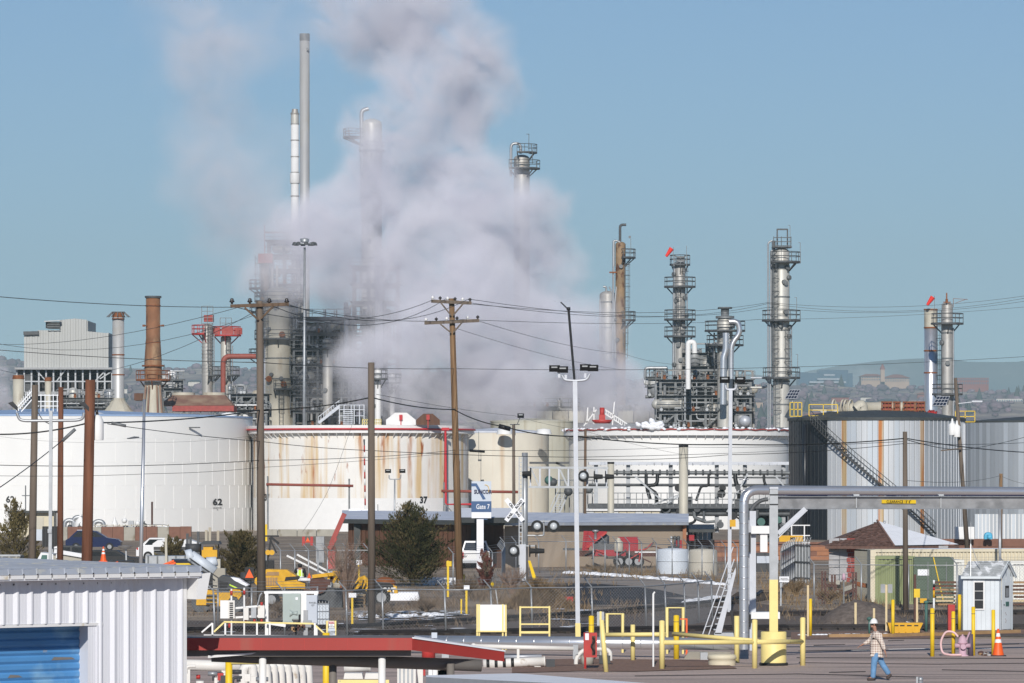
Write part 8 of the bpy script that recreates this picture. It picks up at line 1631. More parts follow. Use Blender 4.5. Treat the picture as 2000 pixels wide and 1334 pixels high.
MB().add([e0, e1, ridge_r, ridge_l, e2, back_l], [(0, 1, 2, 3), (3, 2, 4, 5)]).b('roof_deck', 'booth_roof', t)
for p, q in ((e1, ridge_r), (ridge_r, e2), (e0, e1)): MB().bar(p-Vector((0, 0, .03)), q-Vector((0, 0, .03)), .05, .10).b('barge_board', 'booth_white', t)
MB().bar(e1+Vector((0, -.01, -.02)), ridge_r+Vector((0, -.02, -.02)), .03, .03).bar(ridge_r+Vector((0, -.02, -.02)), e2+Vector((0, -.02, -.02)), .03, .03).b('dark_edge', 'charcoal', t)
def win(x0, x1, z0, z1, name='window'):
    o = MB().box(bx0.x+x0, bx0.y-.05, z0, bx0.x+x1, bx0.y+.0, z1).b(name, 'white_paint', t)
    k = 3; h = (z1-z0-.08)/k
    for i in range(k): MB().box(bx0.x+x0+.045, bx0.y-.056, z0+.05+h*i, bx0.x+x1-.045, bx0.y-.05, z0+.03+h*(i+1)).b('pane', 'glass_dark', o)
win(.40, .83, .82, 1.95)
def onface(k0, k1, z0, z1, m, name, off=.03):
    nv = Vector((dn.y, -dn.x, 0))*off; p, q = c1.lerp(c2, k0)+nv, c1.lerp(c2, k1)+nv; return MB().prism([p+Vector((0, 0, z0)), q+Vector((0, 0, z0)), q+Vector((0, 0, z1)), p+Vector((0, 0, z1))], -nv*.3).b(name, m, t)
onface(.18, .80, .05, 1.92, 'booth_white', 'door', .03); onface(.38, .66, 1.30, 1.76, 'glass_dark', 'door_window', .045); onface(.42, .62, 1.32, 1.66, 'grey_steel', 'window_paper', .05); onface(.42, .66, .95, 1.13, 'teal', 'green_notice', .045)
onface(.25, .31, 1.0, 1.03, 'ink', 'door_handle', .06)
for pz in (.3, .36, .42, .6, .66): onface(.36+.3*(pz % .2), .42+.3*(pz % .2), pz, pz+.06, 'stone_grey', 'scuff', .04)
q = MB().bar(e0.lerp(e1, .25)+Vector((0, 0, .02)), P(1896, 1062, bx0.y+.2), .02).bar(e0.lerp(e1, .55)+Vector((0, .2, .1)), P(1896, 1062, bx0.y+.2), .02).bar(P(1896, 1062, bx0.y+.2), P(1896, 1020, bx0.y+.2), .015); q.b('guy_bracket', 'galv', t)
t = T('steel_pole', 'plain grey steel pole behind the booth roof', 'pole', (X(1953, 222), 222, 0)); MB().cyl((X(1953, 222), 222, 0), P(1953, 990, 222), .07, n=10).b('shaft', 'galv', t)
# ================================================================ WHITE ELECTRICAL FRAME BEHIND THE CANOPY
Ye = 163; t = T('electrical_frame', 'white steel frame carrying grey switch boxes above the red canopy', 'equipment frame', (X(560, Ye), Ye, 0))
for px in (521, 617): MB().bar((X(px, Ye), Ye, 0), P(px, 1157, Ye), .12).b('frame_post', 'white_paint', t)
MB().bar(P(516, 1157, Ye), P(622, 1157, Ye), .09).b('frame_beam', 'white_paint', t)
for (x0, x1, y0, y1, m_, d) in ((553, 573, 1159, 1216, 'box_green', .02), (571, 588, 1159, 1209, 'box_green', -.12), (588, 599, 1159, 1216, 'white_paint', .03), (599, 620, 1162, 1217, 'box_grey', -.06)):
    o = MB().box(X(x0, Ye), Ye-.25+d, Z(y1, Ye), X(x1, Ye), Ye-.02, Z(y0, Ye)).b('switch_box', m_, t); MB().box(X(x0+1, Ye), Ye-.262+d, Z(y1-2, Ye), X(x1-1, Ye), Ye-.25+d, Z(y0+2, Ye)).b('box_door', m_, o)
text('lettering', 'PANEL\nG7', .09, 'ink', t, P(611, 1180, Ye-.33)); MB().box(X(578, Ye), Ye-.39, Z(1171, Ye), X(583, Ye), Ye-.385, Z(1166, Ye)).b('pale_sticker', 'white_sign', t)
for px, yy in ((452, 1150), (477, 1148)): MB().tube(bend([P(px, 1240, Ye-.3), P(px, yy, Ye-.3)], .1), .035, 7).b('white_conduit', 'white_paint', t)
for (x0, x1, y0, y1, m_) in ((432, 447, 1172, 1207, 'white_paint'), (447, 460, 1172, 1207, 'pipe_white'), (478, 487, 1186, 1210, 'pipe_white'), (492, 502, 1186, 1206, 'galv'), (505, 518, 1182, 1206, 'pipe_white')):
    o = MB().box(X(x0, Ye), Ye-.5, Z(y1, Ye), X(x1, Ye), Ye-.3, Z(y0, Ye)).b('terminal_box', m_, t)
    if x0 == 447:
        for i in range(8): MB().box(X(x0+3, Ye), Ye-.53, Z(1178+4*i, Ye), X(x1-3, Ye), Ye-.5, Z(1176+4*i, Ye)).b('breaker_row', 'black', o)
for px, yy in ((452, 1158), (477, 1157), (511, 1180), (448, 1222), (511, 1212), (497, 1212), (480, 1212)): MB().cyl(P(px, yy+4, Ye-.35), P(px, yy-4, Ye-.35), .045, n=8).b('red_coupling', 'red_paint', t)
MB().bar(P(456, 1188, Ye-.2), P(515, 1183, Ye-.2), .07).bar(P(460, 1206, Ye-.2), P(520, 1202, Ye-.2), .07).b('cable_tray', 'white_paint', t); MB().tube(bend([P(503, 1182, Ye-.3), P(508, 1162, Ye-.3), P(512, 1158, Ye-.3)], .1), .03, 6).b('flex_conduit', 'galv', t)
MB().bar(P(520, 1216, Ye-.3), P(558, 1222, Ye-.3), .1).b('lower_tray', 'white_paint', t)
# siren / horn and controls
t = T('siren_horn', 'grey green horn loudspeaker on a bracket before the switch boxes', 'siren', P(575, 1200, 160)); c = P(567, 1198, 160); MB().cyl(c+Vector((-.02, 0, 0)), c+Vector((.10, 0, 0)), .13, .05, 16).cyl(c+Vector((.1, 0, 0)), c+Vector((.25, 0, 0)), .05, .08, 12).b('horn', 'box_green', t)
MB().bar(P(597, 1192, 160), (X(597, 160), 160, 0), .15).box(X(592, 160), 159.9, Z(1225, 160), X(608, 160), 160.2, Z(1212, 160)).b('stand', 'grey_steel', t); MB().tube(bend([P(585, 1200, 159.9), P(585, 1215, 159.9), P(577, 1220, 159.9), P(578, 1240, 159.9)], .15), .035, 6).b('cable', 'black', t)
for i in range(8): MB().cb(P(572+3*i, 1226+rnd.uniform(-6, 14), 159.8), .1, .1, .12).b('fitting', rnd.choice(['black', 'old_iron', 'wood_tan', 'dark_steel']), t)
Yr = 158; t = T('walkway_railing', 'white and pale yellow railing in front of the electrical frame', 'railing', (X(525, Yr), Yr, 0))
MB().bar(P(437, 1214.5, Yr), P(612, 1218, Yr), .055).b('top_rail', 'yellow_pale', t)
for px in (415, 440, 502, 527, 615): MB().bar((X(px, Yr), Yr, 0), P(px, 1217, Yr), .06).b('rail_post', 'white_paint', t)
for a, b_, m_ in (((394, 1235), (415, 1217), 'white_paint'), ((418, 1234), (437, 1216), 'yellow_pale'), ((612, 1218), (638, 1241), 'yellow_pale')): MB().bar(P(*a, Yr), P(*b_, Yr), .055).b('sloping_rail', m_, t)
MB().bar(P(398, 1241, Yr), P(618, 1243, Yr), .06).b('lower_rail', 'white_paint', t)
t = T('warning_sign', 'red and white warning notices on a pale yellow hoop behind the canopy', 'sign', (X(648, 159), 159, 0)); MB().tube([(X(639, 159), 159, 0), P(639, 1213, 159), P(655, 1213, 159), (X(655, 159), 159, 0)], .03, 7).b('hoop', 'yellow_pale', t)
MB().box(X(641, 159), 158.95, Z(1245, 159), X(654.5, 159), 158.97, Z(1227, 159)).b('lower_plate', 'grey_sign', t); MB().box(X(642, 159), 158.95, Z(1226, 159), X(653, 159), 158.97, Z(1213, 159)).b('upper_plate', 'white_sign', t); MB().box(X(642, 159), 158.94, Z(1218, 159), X(653, 159), 158.95, Z(1214, 159)).b('red_header', 'red_ink', t)
text('lettering', 'DANGER', .055, 'white_sign', t, P(647.5, 1216, 158.93)); text('lettering', 'NO\nSMOKING', .05, 'ink', t, P(647.5, 1222, 158.94)); text('lettering', 'AUTHORIZED\nPERSONNEL\nONLY', .045, 'ink', t, P(647.7, 1236, 158.94))
t = T('wire_crate', 'square wire cage wrapped in grey plastic beside the grey switch boxes', 'crate', G(634, 1205)); Yq = 183; 
MB().box(X(612, Yq), Yq+.05, .1, X(642, Yq), Yq+.9, 1.0).b('wrapped_load', 'poly_white', t); q = MB()
for i in range(6): q.bar((X(612+6*i, Yq), Yq, 0), (X(612+6*i, Yq), Yq, 1.1), .02)
for z in (.1, .4, .7, 1.0): q.bar((X(611, Yq), Yq, z), (X(643, Yq), Yq, z), .02)
q.b('cage', 'galv', t); MB().sph((X(627, Yq), Yq+.4, 1.0), .35, 10, 6, .4).b('black_wrap', 'black', t)
# ================================================================ RED CANOPY
Yc = 94; t = T('fuel_canopy', 'long low canopy with red fascia on white posts in the foreground', 'canopy', (X(650, Yc), Yc, 0))
zt_, zb_ = Z(1246, Yc), Z(1270, Yc); xL, xC = X(300, Yc), X(805, Yc); xE, YE = X(985, 96), 96
MB().box(xL, Yc, zb_, xC, Yc+.06, zt_).b('red_fascia', 'canopy_red', t)
MB().add([(xC, Yc, zb_), (xE, YE, Z(1292, YE)), (xE, YE, Z(1272, YE)), (xC, Yc, zt_-.01), (xC, Yc+.06, zb_), (xE, YE+.06, Z(1292, YE)), (xE, YE+.06, Z(1272, YE)), (xC, Yc+.06, zt_-.01)], [(0, 1, 2, 3), (7, 6, 5, 4), (3, 2, 6, 7), (0, 4, 5, 1), (1, 5, 6, 2)]).b('red_fascia', 'canopy_red', t)
MB().box(xL, Yc+.06, zt_-.06, xC, Yc+2.4, zt_-.03).b('roof_deck', 'canopy_grey', t); MB().add([(xC, Yc+.06, zt_-.04), (xE, YE+.06, Z(1272, YE)-.02), (xE, YE+1.2, Z(1272, YE)-.02), (xC, Yc+2.4, zt_-.04)], [(0, 1, 2, 3)]).b('wing_deck', 'snow', t)
MB().bar((xC+.02, Yc+.03, zt_+.0), (xE, YE+.03, Z(1271.5, YE)), .07, .03).b('snow_line', 'snow', t)
for i in range(12): x = xL+(xC-xL)*i/12; MB().box(x, Yc-.004, zb_+.005, x+.006, Yc, zt_-.005).b('panel_joint', 'red_paint', t)
MB().box(xL, Yc+.25, Z(1283, Yc), X(802, Yc), Yc+.45, Z(1271, Yc)).b('soffit_beam', 'canopy_grey', t); MB().cyl((X(410, Yc), Yc+.6, Z(1283, Yc)), (X(940, 95.5), 95.5, Z(1300, 95.5)), .13, n=10).b('lower_beam', 'canopy_grey', t)
MB().prism([(X(405, Yc), Yc+.2, Z(1281, Yc)), (X(500, Yc), Yc+.2, Z(1275, Yc)), (X(490, Yc), Yc+.2, Z(1279, Yc)), (X(405, Yc), Yc+.2, Z(1286, Yc))], (0, .05, 0)).b('pale_flashing', 'shed_trim', t)
for px, Yq, m_ in ((513, 94.4, 'white_paint'), (746, 94.4, 'white_paint'), (880, 95.2, 'canopy_grey'), (650, 95.0, 'canopy_grey')): MB().cyl((X(px, Yq), Yq, 0), (X(px, Yq), Yq, Z(1284 if px != 880 else 1296, Yq)), .075 if m_ == 'white_paint' else .08, n=16).b('post', m_, t)
for px, lb in ((447, 'yellow bollard under the canopy left of the first white post'), (637, 'yellow bollard under the canopy before the grey column')):
    Yq = 110; t2 = T('bollard', lb, 'bollard', (X(px, Yq), Yq, 0), 'yellow bollards'); MB().cyl((X(px, Yq), Yq, 0), (X(px, Yq), Yq, Z(1236 if px > 600 else 1284, Yq)), .085, n=16).b('post', 'yellow', t2)
one(MB().cyl(P(452, 1294, 101), P(600, 1292, 101), .05, n=10), 'yellow_pipe', 'yellow_pale', 'pale yellow pipe running right under the canopy beam', 'pipe', P(452, 1294, 101))
t = T('red_drum', 'red drum with small white sign standing behind the canopy corner', 'drum', (X(836, 158), 158, 0)); MB().cyl((X(837, 150), 150, 0), (X(837, 150), 150, Z(1247, 150)), .22, n=18).b('drum', 'red_paint', t); MB().box(X(843, 150), 149.8, Z(1246, 150), X(854, 150), 149.83, Z(1235, 150)).b('sign_plate', 'grey_sign', t)
MB().bar(P(828, 1308, 140), (X(828, 140), 140, 0), .09).b('red_post', 'red_paint', t)
# things below the canopy
Yu = 128; t = T('pipe_elbow_row', 'row of white insulated U bends under the canopy behind chain link', 'pipework', (X(540, Yu), Yu, 0))
for i in range(9):
    px = 483+13.5*i; Yk = Yu+.5*i; MB().tube(bend([(X(px-8, Yk), Yk, 0), P(px-8, 1304, Yk), P(px+10, 1298, Yk), P(px+12, 1335, Yk)], .35, 5), .13, 12).b('insulated_bend', 'pipe_white', t)
t = T('steel_tank', 'long white horizontal pipe under the canopy at the left', 'pipe', (X(400, 132), 132, 0)); MB().cyl(P(340, 1298, 132), P(470, 1302, 132), .16, n=14).b('pipe', 'pipe_white', t)
for px in (365, 440): MB().box(X(px, 132)-.1, 131.9, 0, X(px, 132)+.1, 132.1, Z(1306, 132)).b('saddle', 'pipe_white', t)
q = random.Random(12)
t = T('valve_cluster', 'cluster of white red and grey valves under the canopy at the left', 'pipework', (X(420, 126), 126, 0))
for i in range(26):
    a, z = q.uniform(358, 500), q.uniform(1308, 1345); p = P(a, z, 126+q.uniform(-1, 1)); k = q.random()
    (MB().cyl(p, p+Vector((q.uniform(.1, .4), 0, 0)), .06, n=8) if k < .4 else MB().cb(p, .16, .12, .2) if k < .7 else MB().tube(bend([p, p+Vector((0, 0, .2)), p+Vector((.25, 0, .2))], .1), .04, 7)).b('valve_part', q.choice(['pipe_white', 'pipe_white', 'galv', 'red_paint', 'charcoal']), t)
t = T('filter_boxes', 'white ribbed filter boxes and pipe under the canopy between the posts', 'pipework', (X(710, 126), 126, 0))
MB().cyl(P(672, 1304, 128), P(722, 1302, 128), .14, n=14).cyl(P(722, 1302, 128), P(724, 1302, 128), .16, n=14).b('capped_pipe', 'pipe_white', t)
for i, px in enumerate((671, 712)): MB().prism([P(px, 1326, 126), P(px+38, 1326, 126), P(px+36, 1315, 126), P(px+2, 1315, 126)], (0, .6, 0)).b('trough', 'pipe_white', t)
MB().box(X(776, 126), 126, 0, X(812, 126), 126.6, Z(1300, 126)).b('filter_box', 'pipe_white', t)
for i in range(4): MB().box(X(779+8*i, 126), 125.97, .1, X(783+8*i, 126), 126, Z(1303, 126)).b('box_rib', 'galv', t)
MB().box(X(815, 127), 127, 0, X(826, 127), 127.4, Z(1302, 127)).b('side_box', 'pipe_white', t); MB().bar(P(660, 1332, 125), P(760, 1332, 125), .12).b('yellow_kerb', 'yellow_pale', t)
for i in range(10): MB().cb(P(836+q.uniform(0, 42), q.uniform(1300, 1320), 126), .12, .12, .3).b('pipe_stub', q.choice(['galv', 'pipe_white', 'white_paint']), t)
# ---- near flat roof at the bottom edge
t = T('near_roof', 'grey metal shed roof edge with thin snow at the bottom of the frame', 'building', (X(1050, 84), 84, 0))
p = [P(832, 1319, 84), P(1010, 1315, 88), P(1300, 1337, 82), P(1300, 1345, 78), P(832, 1322, 83.5)]
MB().add(p, [(0, 4, 3, 2, 1)]).b('snowy_roof', 'snow', t)
MB().add([p[4]-Vector((0, .02, 0)), p[3]-Vector((0, .02, 0)), p[3]-Vector((0, .02, .3)), p[4]-Vector((0, .02, .3))], [(0, 3, 2, 1)]).b('metal_fascia', 'galv', t); MB().box(p[4].x+.1, 84.2, 0, p[2].x-.1, 84.4, p[2].z-.3).b('wall', 'shed_white', t)
# vent post in the foreground
t = T('vent_post', 'small grey pipe post with round cap at the bottom edge near the man', 'post', (X(1798, 120), 120, 0)); MB().cyl((X(1798, 120), 120, 0), P(1798, 1328, 120), .06, n=10).sph(P(1798, 1327, 120), .07).bar((X(1791, 120), 120, 0), P(1791, 1322, 120), .05).b('post', 'galv', t)
# ================================================================ WHITE RIBBED SHED
A_ = R(40); o = P(358, 1122, 92); o = Vector((o.x, o.y, 0)); t = T('metal_shed', 'white ribbed metal shed with faded blue roller door in the near left corner', 'shed', o)
Hs = Z(1126, 92)
def Ms(): return MB((o.x, o.y, 0), A_)
def rib_panel(x0, x1, z0, z1, name):
    """one sheet: flat pan with one trapezoid rib at its right end; local x along the wall, -y outward"""
    r = x1-.125; prof = [(x0, 0), (x0+.08, 0), (x0+.09, -.004), (x0+.10, 0), (x0+.13, 0), (x0+.14, -.004), (x0+.15, 0), (r, 0), (r+.062, -.06), (r+.095, -.06), (r+.108, 0), (x1, 0)]
    k = len(prof); return Ms().add([(x, y, z) for z in (z0, z1) for x, y in prof], [(i, i+1, k+i+1, k+i) for i in range(k-1)]).b(name, 'shed_white', t)
pw = .327; door_r = -2.09; Hd = Z(1215, 90.9)
for i in range(22):
    x1 = -.02-pw*i; x0 = x1-pw
    if x1 > door_r+.1: rib_panel(x0, x1, 0, Hs-.02, 'wall_sheet')
    else: rib_panel(x0, x1, Hd, Hs-.02, 'header_sheet')
Ms().box(-.03, -.05, 0, .05, .03, Hs-.01).b('corner_trim', 'shed_trim', t); Ms().box(-.02, .03, 0, .03, 6, Hs).b('end_wall', 'shed_white', t)
Ms().box(-8, -.03, Hd-.06, door_r+.12, .70, Hd-.004).b('door_head', 'shed_trim', t); Ms().box(door_r+.05, .005, 0, door_r+.09, .75, Hd-.06).b('door_jamb', 'shed_white', t)
Ms().box(door_r-.02, -.04, 0, door_r+.10, .004, Hd-.06).b('jamb_trim', 'shed_white', t)
nd = 20; sl = Hd/nd
for i in range(nd):
    z0 = sl*i; m_ = 'door_blue'; Ms().add([(-8, .70, z0), (door_r+.05, .70, z0), (door_r+.05, .67, z0+sl*.3), (-8, .67, z0+sl*.3), (door_r+.05, .67, z0+sl*.75), (-8, .67, z0+sl*.75), (door_r+.05, .705, z0+sl), (-8, .705, z0+sl)], [(0, 1, 2, 3), (3, 2, 4, 5), (5, 4, 6, 7)]).b('door_slat', m_, t)
for (x0, x1, j, w) in ((-2.72, -2.15, 15, .8), (-3.75, -3.4, 13, .9), (-3.2, -2.2, 11, .6), (-4.6, -4.2, 14, .7)):
    z0 = sl*j; Ms().add([(x0, .664, z0+sl*.32), (x1, .664, z0+sl*.36), (x1-.1*w, .664, z0+sl*.62), (x0+.06, .664, z0+sl*.72)], [(0, 1, 2, 3)]).b('bare_patch', 'door_grey', t)
# sloping roof of ribbed sheets with curled eave ends
ov = .40; rise = .008; nr = 23
for i in range(nr):
    x1 = .18-pw*i; x0 = x1-pw+.004; zc = Hs+.03; f = lambda y: zc+.18+(y+ov)*rise
    Ms().add([(x0, -ov, zc+.06), (x1-.05, -ov, zc+.06), (x1-.03, -ov, zc+.085), (x1, -ov, zc+.085), (x0, -ov, zc-.03+.12*0), (x0, 7, f(7)), (x1-.05, 7, f(7)), (x1-.03, 7, f(7)+.02), (x1, 7, f(7)+.02), (x0, -ov+.03, zc+.17), (x1-.05, -ov+.03, zc+.17), (x1-.03, -ov+.03, zc+.19), (x1, -ov+.03, zc+.19)],
        [(9, 10, 6, 5), (10, 11, 7, 6), (11, 12, 8, 7), (0, 1, 10, 9), (1, 2, 11, 10), (2, 3, 12, 11)]).b('roof_sheet', 'shed_roof', t)
    Ms().box(x0+.01, -ov-.01, zc-.02, x1-.03, -ov+.02, zc+.055).b('eave_closure', 'shed_trim', t)
Ms().box(-8, -ov+.02, Hs-.02, .12, .3, Hs+.03).b('eave_soffit', 'shed_white', t)
for i in range(22): Ms().cb((-.1-.33*i, -.012, Hs-.10), .03, .02, .03).b('screw', 'dark_steel', t)
# white lamp box on the shed corner
Ms().add([(.10, -.35, Hs+.05), (.42, -.35, Hs+.08), (.30, -.35, Hs-.45), (.08, -.35, Hs-.45), (.10, .0, Hs+.0), (.45, .0, Hs+.03), (.30, 0, Hs-.45), (.08, 0, Hs-.45)], [(0, 3, 2, 1), (4, 5, 6, 7), (0, 1, 5, 4), (1, 2, 6, 5), (2, 3, 7, 6), (3, 0, 4, 7)]).b('corner_lamp', 'white_paint', t)
# ================================================================ PEOPLE
def skin(name, verts, edges, radii, m, parent, sub=2, root=0):
    me = bpy.data.meshes.new(name+'_base'); me.from_pydata(verts, edges, []); ob = bpy.data.objects.new(name+'_base', me); COL.objects.link(ob)
    ob.modifiers.new('s', 'SKIN'); ob.modifiers.new('u', 'SUBSURF').levels = sub
    for d, r in zip(me.skin_vertices[0].data, radii): d.radius = (r, r) if not isinstance(r, tuple) else r
    me.skin_vertices[0].data[root].use_root = True; bpy.context.view_layer.update()
    out = bpy.data.meshes.new_from_object(ob.evaluated_get(bpy.context.evaluated_depsgraph_get())); bpy.data.objects.remove(ob); bpy.data.meshes.remove(me)
    out.name = name; out.materials.clear(); out.materials.append(MAT[m]); out.polygons.foreach_set('use_smooth', [True]*len(out.polygons))
    o2 = bpy.data.objects.new(name, out); COL.objects.link(o2); o2.parent = parent; ORG[o2.name] = ORG[parent.name]; return o2
def hand_chain(V, E, Rr, wrist, d, side):
    """palm and five unequal curled fingers continuing the arm chain; d = forearm direction"""
    d = Vector(d).normalized(); s = d.cross(Vector((0, 1, 0))); s = s.normalized() if s.length > .1 else Vector((1, 0, 0)); w = Vector(V[wrist])
    V.append(tuple(w+d*.06)); Rr.append((.034, .018)); p = len(V)-1; E.append((wrist, p)); V.append(tuple(w+d*.095)); Rr.append((.032, .016)); k = len(V)-1; E.append((p, k))
    for i, l in enumerate((.065, .078, .072, .055)):
        off = Vector((0, 1, 0))*(i-1.5)*.018; a = Vector(V[k])+off+d*.02; b_ = a+d*l*.55+s*side*.008; c = b_+d*l*.45+s*side*.022
        for q, r_ in ((a, .0095), (b_, .0085), (c, .0075)): V.append(tuple(q)); Rr.append(r_)
        n = len(V); E += [(k, n-3), (n-3, n-2), (n-2, n-1)]
    a = Vector(V[p])+Vector((0, -.035, 0)); b_ = a+d*.035+Vector((0, -.014, 0)); 
    for q, r_ in ((a, .011), (b_, .009)): V.append(tuple(q)); Rr.append(r_)
    n = len(V); E += [(p, n-2), (n-2, n-1)]
# man walking to the left: local metres, x along the picture, facing -x; origin below the hips on the ground
mb_ = G(1713, 1330); mb_.z = .012; man = T('person', 'man in white hard hat plaid shirt and blue jeans striding left across the asphalt', 'person', mb_)
V = [(0, 0, .93), (-.01, 0, 1.05), (-.02, 0, 1.22), (-.03, 0, 1.38), (-.05, 0, 1.47), (-.075, 0, 1.55), (-.09, 0, 1.66)]; E = [(i, i+1) for i in range(6)]; Rr = [(.095, .12), (.09, .11), (.085, .12), (.07, .115), (.05, .05), (.07, .062), (.085, .07)]
hip_f, hip_b = (-.03, -.09, .88), (.02, .09, .88)
for hp, kn, an, toe in ((hip_f, (-.10, -.10, .50), (-.13, -.10, .10), (-.30, -.11, .05)), (hip_b, (.14, .09, .52), (.36, .09, .19), (.30, .09, .04))):
    b = len(V); V += [hp, kn, an, toe]; Rr += [.075, .055, .042, .034]; E += [(0, b), (b, b+1), (b+1, b+2), (b+2, b+3)]
# arms: far arm swings forward (left), near arm hangs back a little
for sh, el, wr, sd in (((-.05, .19, 1.40), (-.19, .23, 1.17), (-.41, .22, 1.06), 1), ((-.02, -.20, 1.40), (.13, -.25, 1.13), (.21, -.27, .88), -1)):
    b = len(V); V += [sh, el, wr]; Rr += [.045, .038, .028]; E += [(3, b), (b, b+1), (b+1, b+2)]; hand_chain(V, E, Rr, b+2, Vector(wr)-Vector(el), sd)
skin('body', V, E, Rr, 'skin', man, 2)
# face: nose, ears, hair
f = MB(tuple(mb_)); hc = Vector((-.095, 0, 1.665)); f.sph(hc+Vector((-.09, 0, -.012)), .018, 8, 6, 1.3); 
for s_ in (-1, 1): f.sph(hc+Vector((.005, .072*s_, -.01)), .024, 8, 6, 1.4)
f.sph(hc+Vector((-.05, 0, -.062)), .045, 10, 6, .8); f.b('nose_and_ears', 'skin', man)
h_ = MB(tuple(mb_)); h_.sph(hc+Vector((.036, 0, .012)), .080, 14, 9, 1.0); h_.b('hair', 'hair', man)
e_ = MB(tuple(mb_))
for s_ in (-1, 1): e_.sph(hc+Vector((-.076, .03*s_, .012)), .011, 8, 5)
e_.cb(hc+Vector((-.083, 0, -.045)), .008, .042, .008); e_.b('eyes_and_mouth', 'hair', man)
hat = MB((mb_.x-.095, mb_.y, mb_.z+1.715), 0); hat.lathe((0, 0, 0), [(.112, -.005), (.110, .02), (.103, .055), (.08, .09), (.05, .108), (.002, .115)], 22)
hat.lathe((-.012, 0, -.01), [(.105, 0), (.138, -.010), (.14, -.003), (.106, .014)], 22); hat.tube([(.10*cos(a_), 0, .01+.108*sin(a_)) for a_ in [pi*i/10 for i in range(11)]], .012, 6); hat.b('hard_hat', 'white_paint', man)
# shirt and trousers follow the body
Vs = [(0, 0, .90), (-.01, 0, 1.05), (-.02, 0, 1.22), (-.03, 0, 1.39), (-.045, 0, 1.455), (-.01, 0, .80)]; Es = [(0, 1), (1, 2), (2, 3), (3, 4), (0, 5)]; Rs = [(.18, .20), (.175, .19), (.175, .205), (.15, .195), (.085, .09), (.185, .20)]
for sh, el, wr in (((-.05, .19, 1.40), (-.19, .23, 1.17), (-.39, .22, 1.07)), ((-.02, -.20, 1.40), (.13, -.25, 1.13), (.205, -.27, .90))):
    b = len(Vs); Vs += [sh, el, wr]; Rs += [.095, .078, .058]; Es += [(3, b), (b, b+1), (b+1, b+2)]
skin('plaid_shirt', Vs, Es, Rs, 'plaid', man, 2)
Vj = [(0, 0, .92), (0, 0, .86)]; Ej = [(0, 1)]; Rj = [(.145, .17), (.13, .16)]
for hp, kn, an in ((hip_f, (-.10, -.10, .50), (-.13, -.10, .05)), (hip_b, (.14, .09, .52), (.375, .09, .165))):
    b = len(Vj); Vj += [hp, tuple(Vector(hp).lerp(Vector(kn), .5)), kn, an]; Rj += [.135, .118, .094, .085]; Ej += [(1, b), (b, b+1), (b+1, b+2), (b+2, b+3)]
skin('jeans', Vj, Ej, Rj, 'denim', man, 2)
for (hx, hy, hz_), (tx_, ty_, tz_) in (((-.10, -.10, .055), (-.32, -.11, .04)), ((.39, .09, .15), (.29, .09, .035))):
    skin('boot', [(hx, hy, hz_+.05), (hx, hy, hz_), ((hx+tx_)/2, hy, (hz_+tz_)/2), (tx_, ty_, tz_)], [(0, 1), (1, 2), (2, 3)], [.062, .066, .060, .052], 'boot', man, 2)
# worker seen from behind in the yard
Yw = 240; wz = Z(1172, Yw); wb = Vector((X(586, Yw), Yw, 0)); wk = T('person', 'worker seen from behind in yellow safety vest and black hooded jacket in the yard', 'person', wb); zo = Z(1130, Yw)-.95
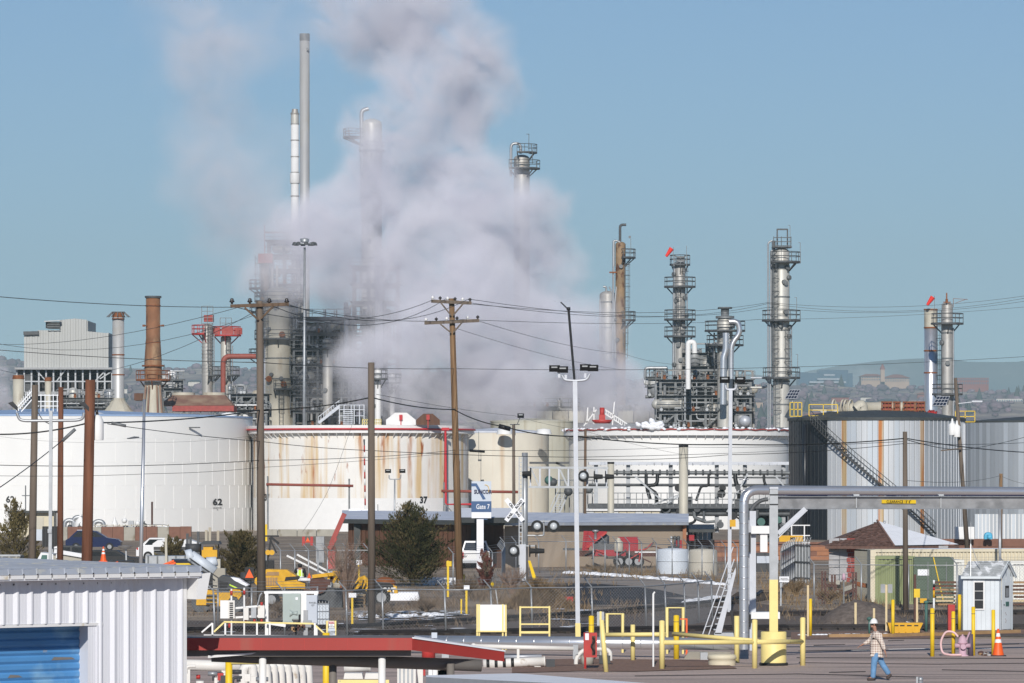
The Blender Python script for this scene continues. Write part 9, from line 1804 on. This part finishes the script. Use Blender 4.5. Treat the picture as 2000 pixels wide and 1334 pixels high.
# stands on a low machine step so that the vest shows above the yellow hood
V = [(0, 0, .95), (0, 0, 1.1), (0, 0, 1.25), (0, 0, 1.4), (0, 0, 1.5), (0, 0, 1.58), (0, -.02, 1.68)]; E = [(i, i+1) for i in range(6)]; Rr = [(.16, .13), (.155, .12), (.17, .12), (.165, .11), (.06, .06), (.065, .07), (.075, .085)]
for s_ in (-1, 1):
    b = len(V); V += [(.09*s_, 0, .9), (.10*s_, .01, .5), (.11*s_, 0, .1), (.12*s_, -.14, .04)]; Rr += [.09, .065, .046, .036]; E += [(0, b), (b, b+1), (b+1, b+2), (b+2, b+3)]
    b = len(V); V += [(.20*s_, 0, 1.42), (.27*s_, .0, 1.15), (.25*s_, .12, .93)]; Rr += [.062, .047, .03]; E += [(3, b), (b, b+1), (b+1, b+2)]; hand_chain(V, E, Rr, b+2, Vector((0, .5, -.8)), s_)
def lift(vs): return [(x, y, z+zo) for x, y, z in vs]
skin('body', lift(V), E, Rr, 'skin', wk, 2)
Vs = [(0, 0, .88), (0, 0, 1.1), (0, 0, 1.25), (0, 0, 1.41), (0, 0, 1.50)]; Es = [(i, i+1) for i in range(4)]; Rs = [(.185, .15), (.18, .145), (.195, .145), (.185, .13), (.09, .09)]
for s_ in (-1, 1): b = len(Vs); Vs += [(.21*s_, 0, 1.42), (.28*s_, .0, 1.15), (.255*s_, .11, .95)]; Rs += [.085, .07, .05]; Es += [(3, b), (b, b+1), (b+1, b+2)]
skin('jacket', lift(Vs), Es, Rs, 'black', wk, 2)
skin('hood', lift([(0, .0, 1.50), (0, .0, 1.60), (0, .0, 1.70), (0, 0, 1.74)]), [(0, 1), (1, 2), (2, 3)], [(.10, .1), (.115, .12), (.11, .12), (.07, .08)], 'black', wk, 2)
skin('vest', lift([(0, -.01, .90), (0, -.01, 1.1), (0, -.01, 1.28), (0, -.01, 1.44)]), [(0, 1), (1, 2), (2, 3)], [(.205, .175), (.198, .17), (.20, .17), (.13, .14)], 'vest', wk, 2)
v_ = MB((wb.x, wb.y, zo)); v_.lathe((0, -.01, 1.02), [(.212, 0), (.212, .05)], 20)
for s_ in (-1, 1): v_.box(.10*s_-.022, -.20, 1.06, .10*s_+.022, -.165, 1.45)
v_.b('reflective_band', 'reflect_white', wk)
skin('trousers', lift([(0, 0, .93), (0, 0, .88)]+[p for s_ in (-1, 1) for p in ((.09*s_, 0, .85), (.10*s_, .01, .5), (.11*s_, 0, .1))]), [(0, 1), (1, 2), (2, 3), (3, 4), (1, 5), (5, 6), (6, 7)], [(.17, .14), (.16, .13), .105, .08, .065, .105, .08, .065], 'denim', wk, 2)
one(MB().box(wb.x-.5, Yw-.3, 0, wb.x+.5, Yw+.5, zo), 'standing_platform', 'dark_steel', 'dark low platform under the worker in the yellow vest', 'platform', wb)
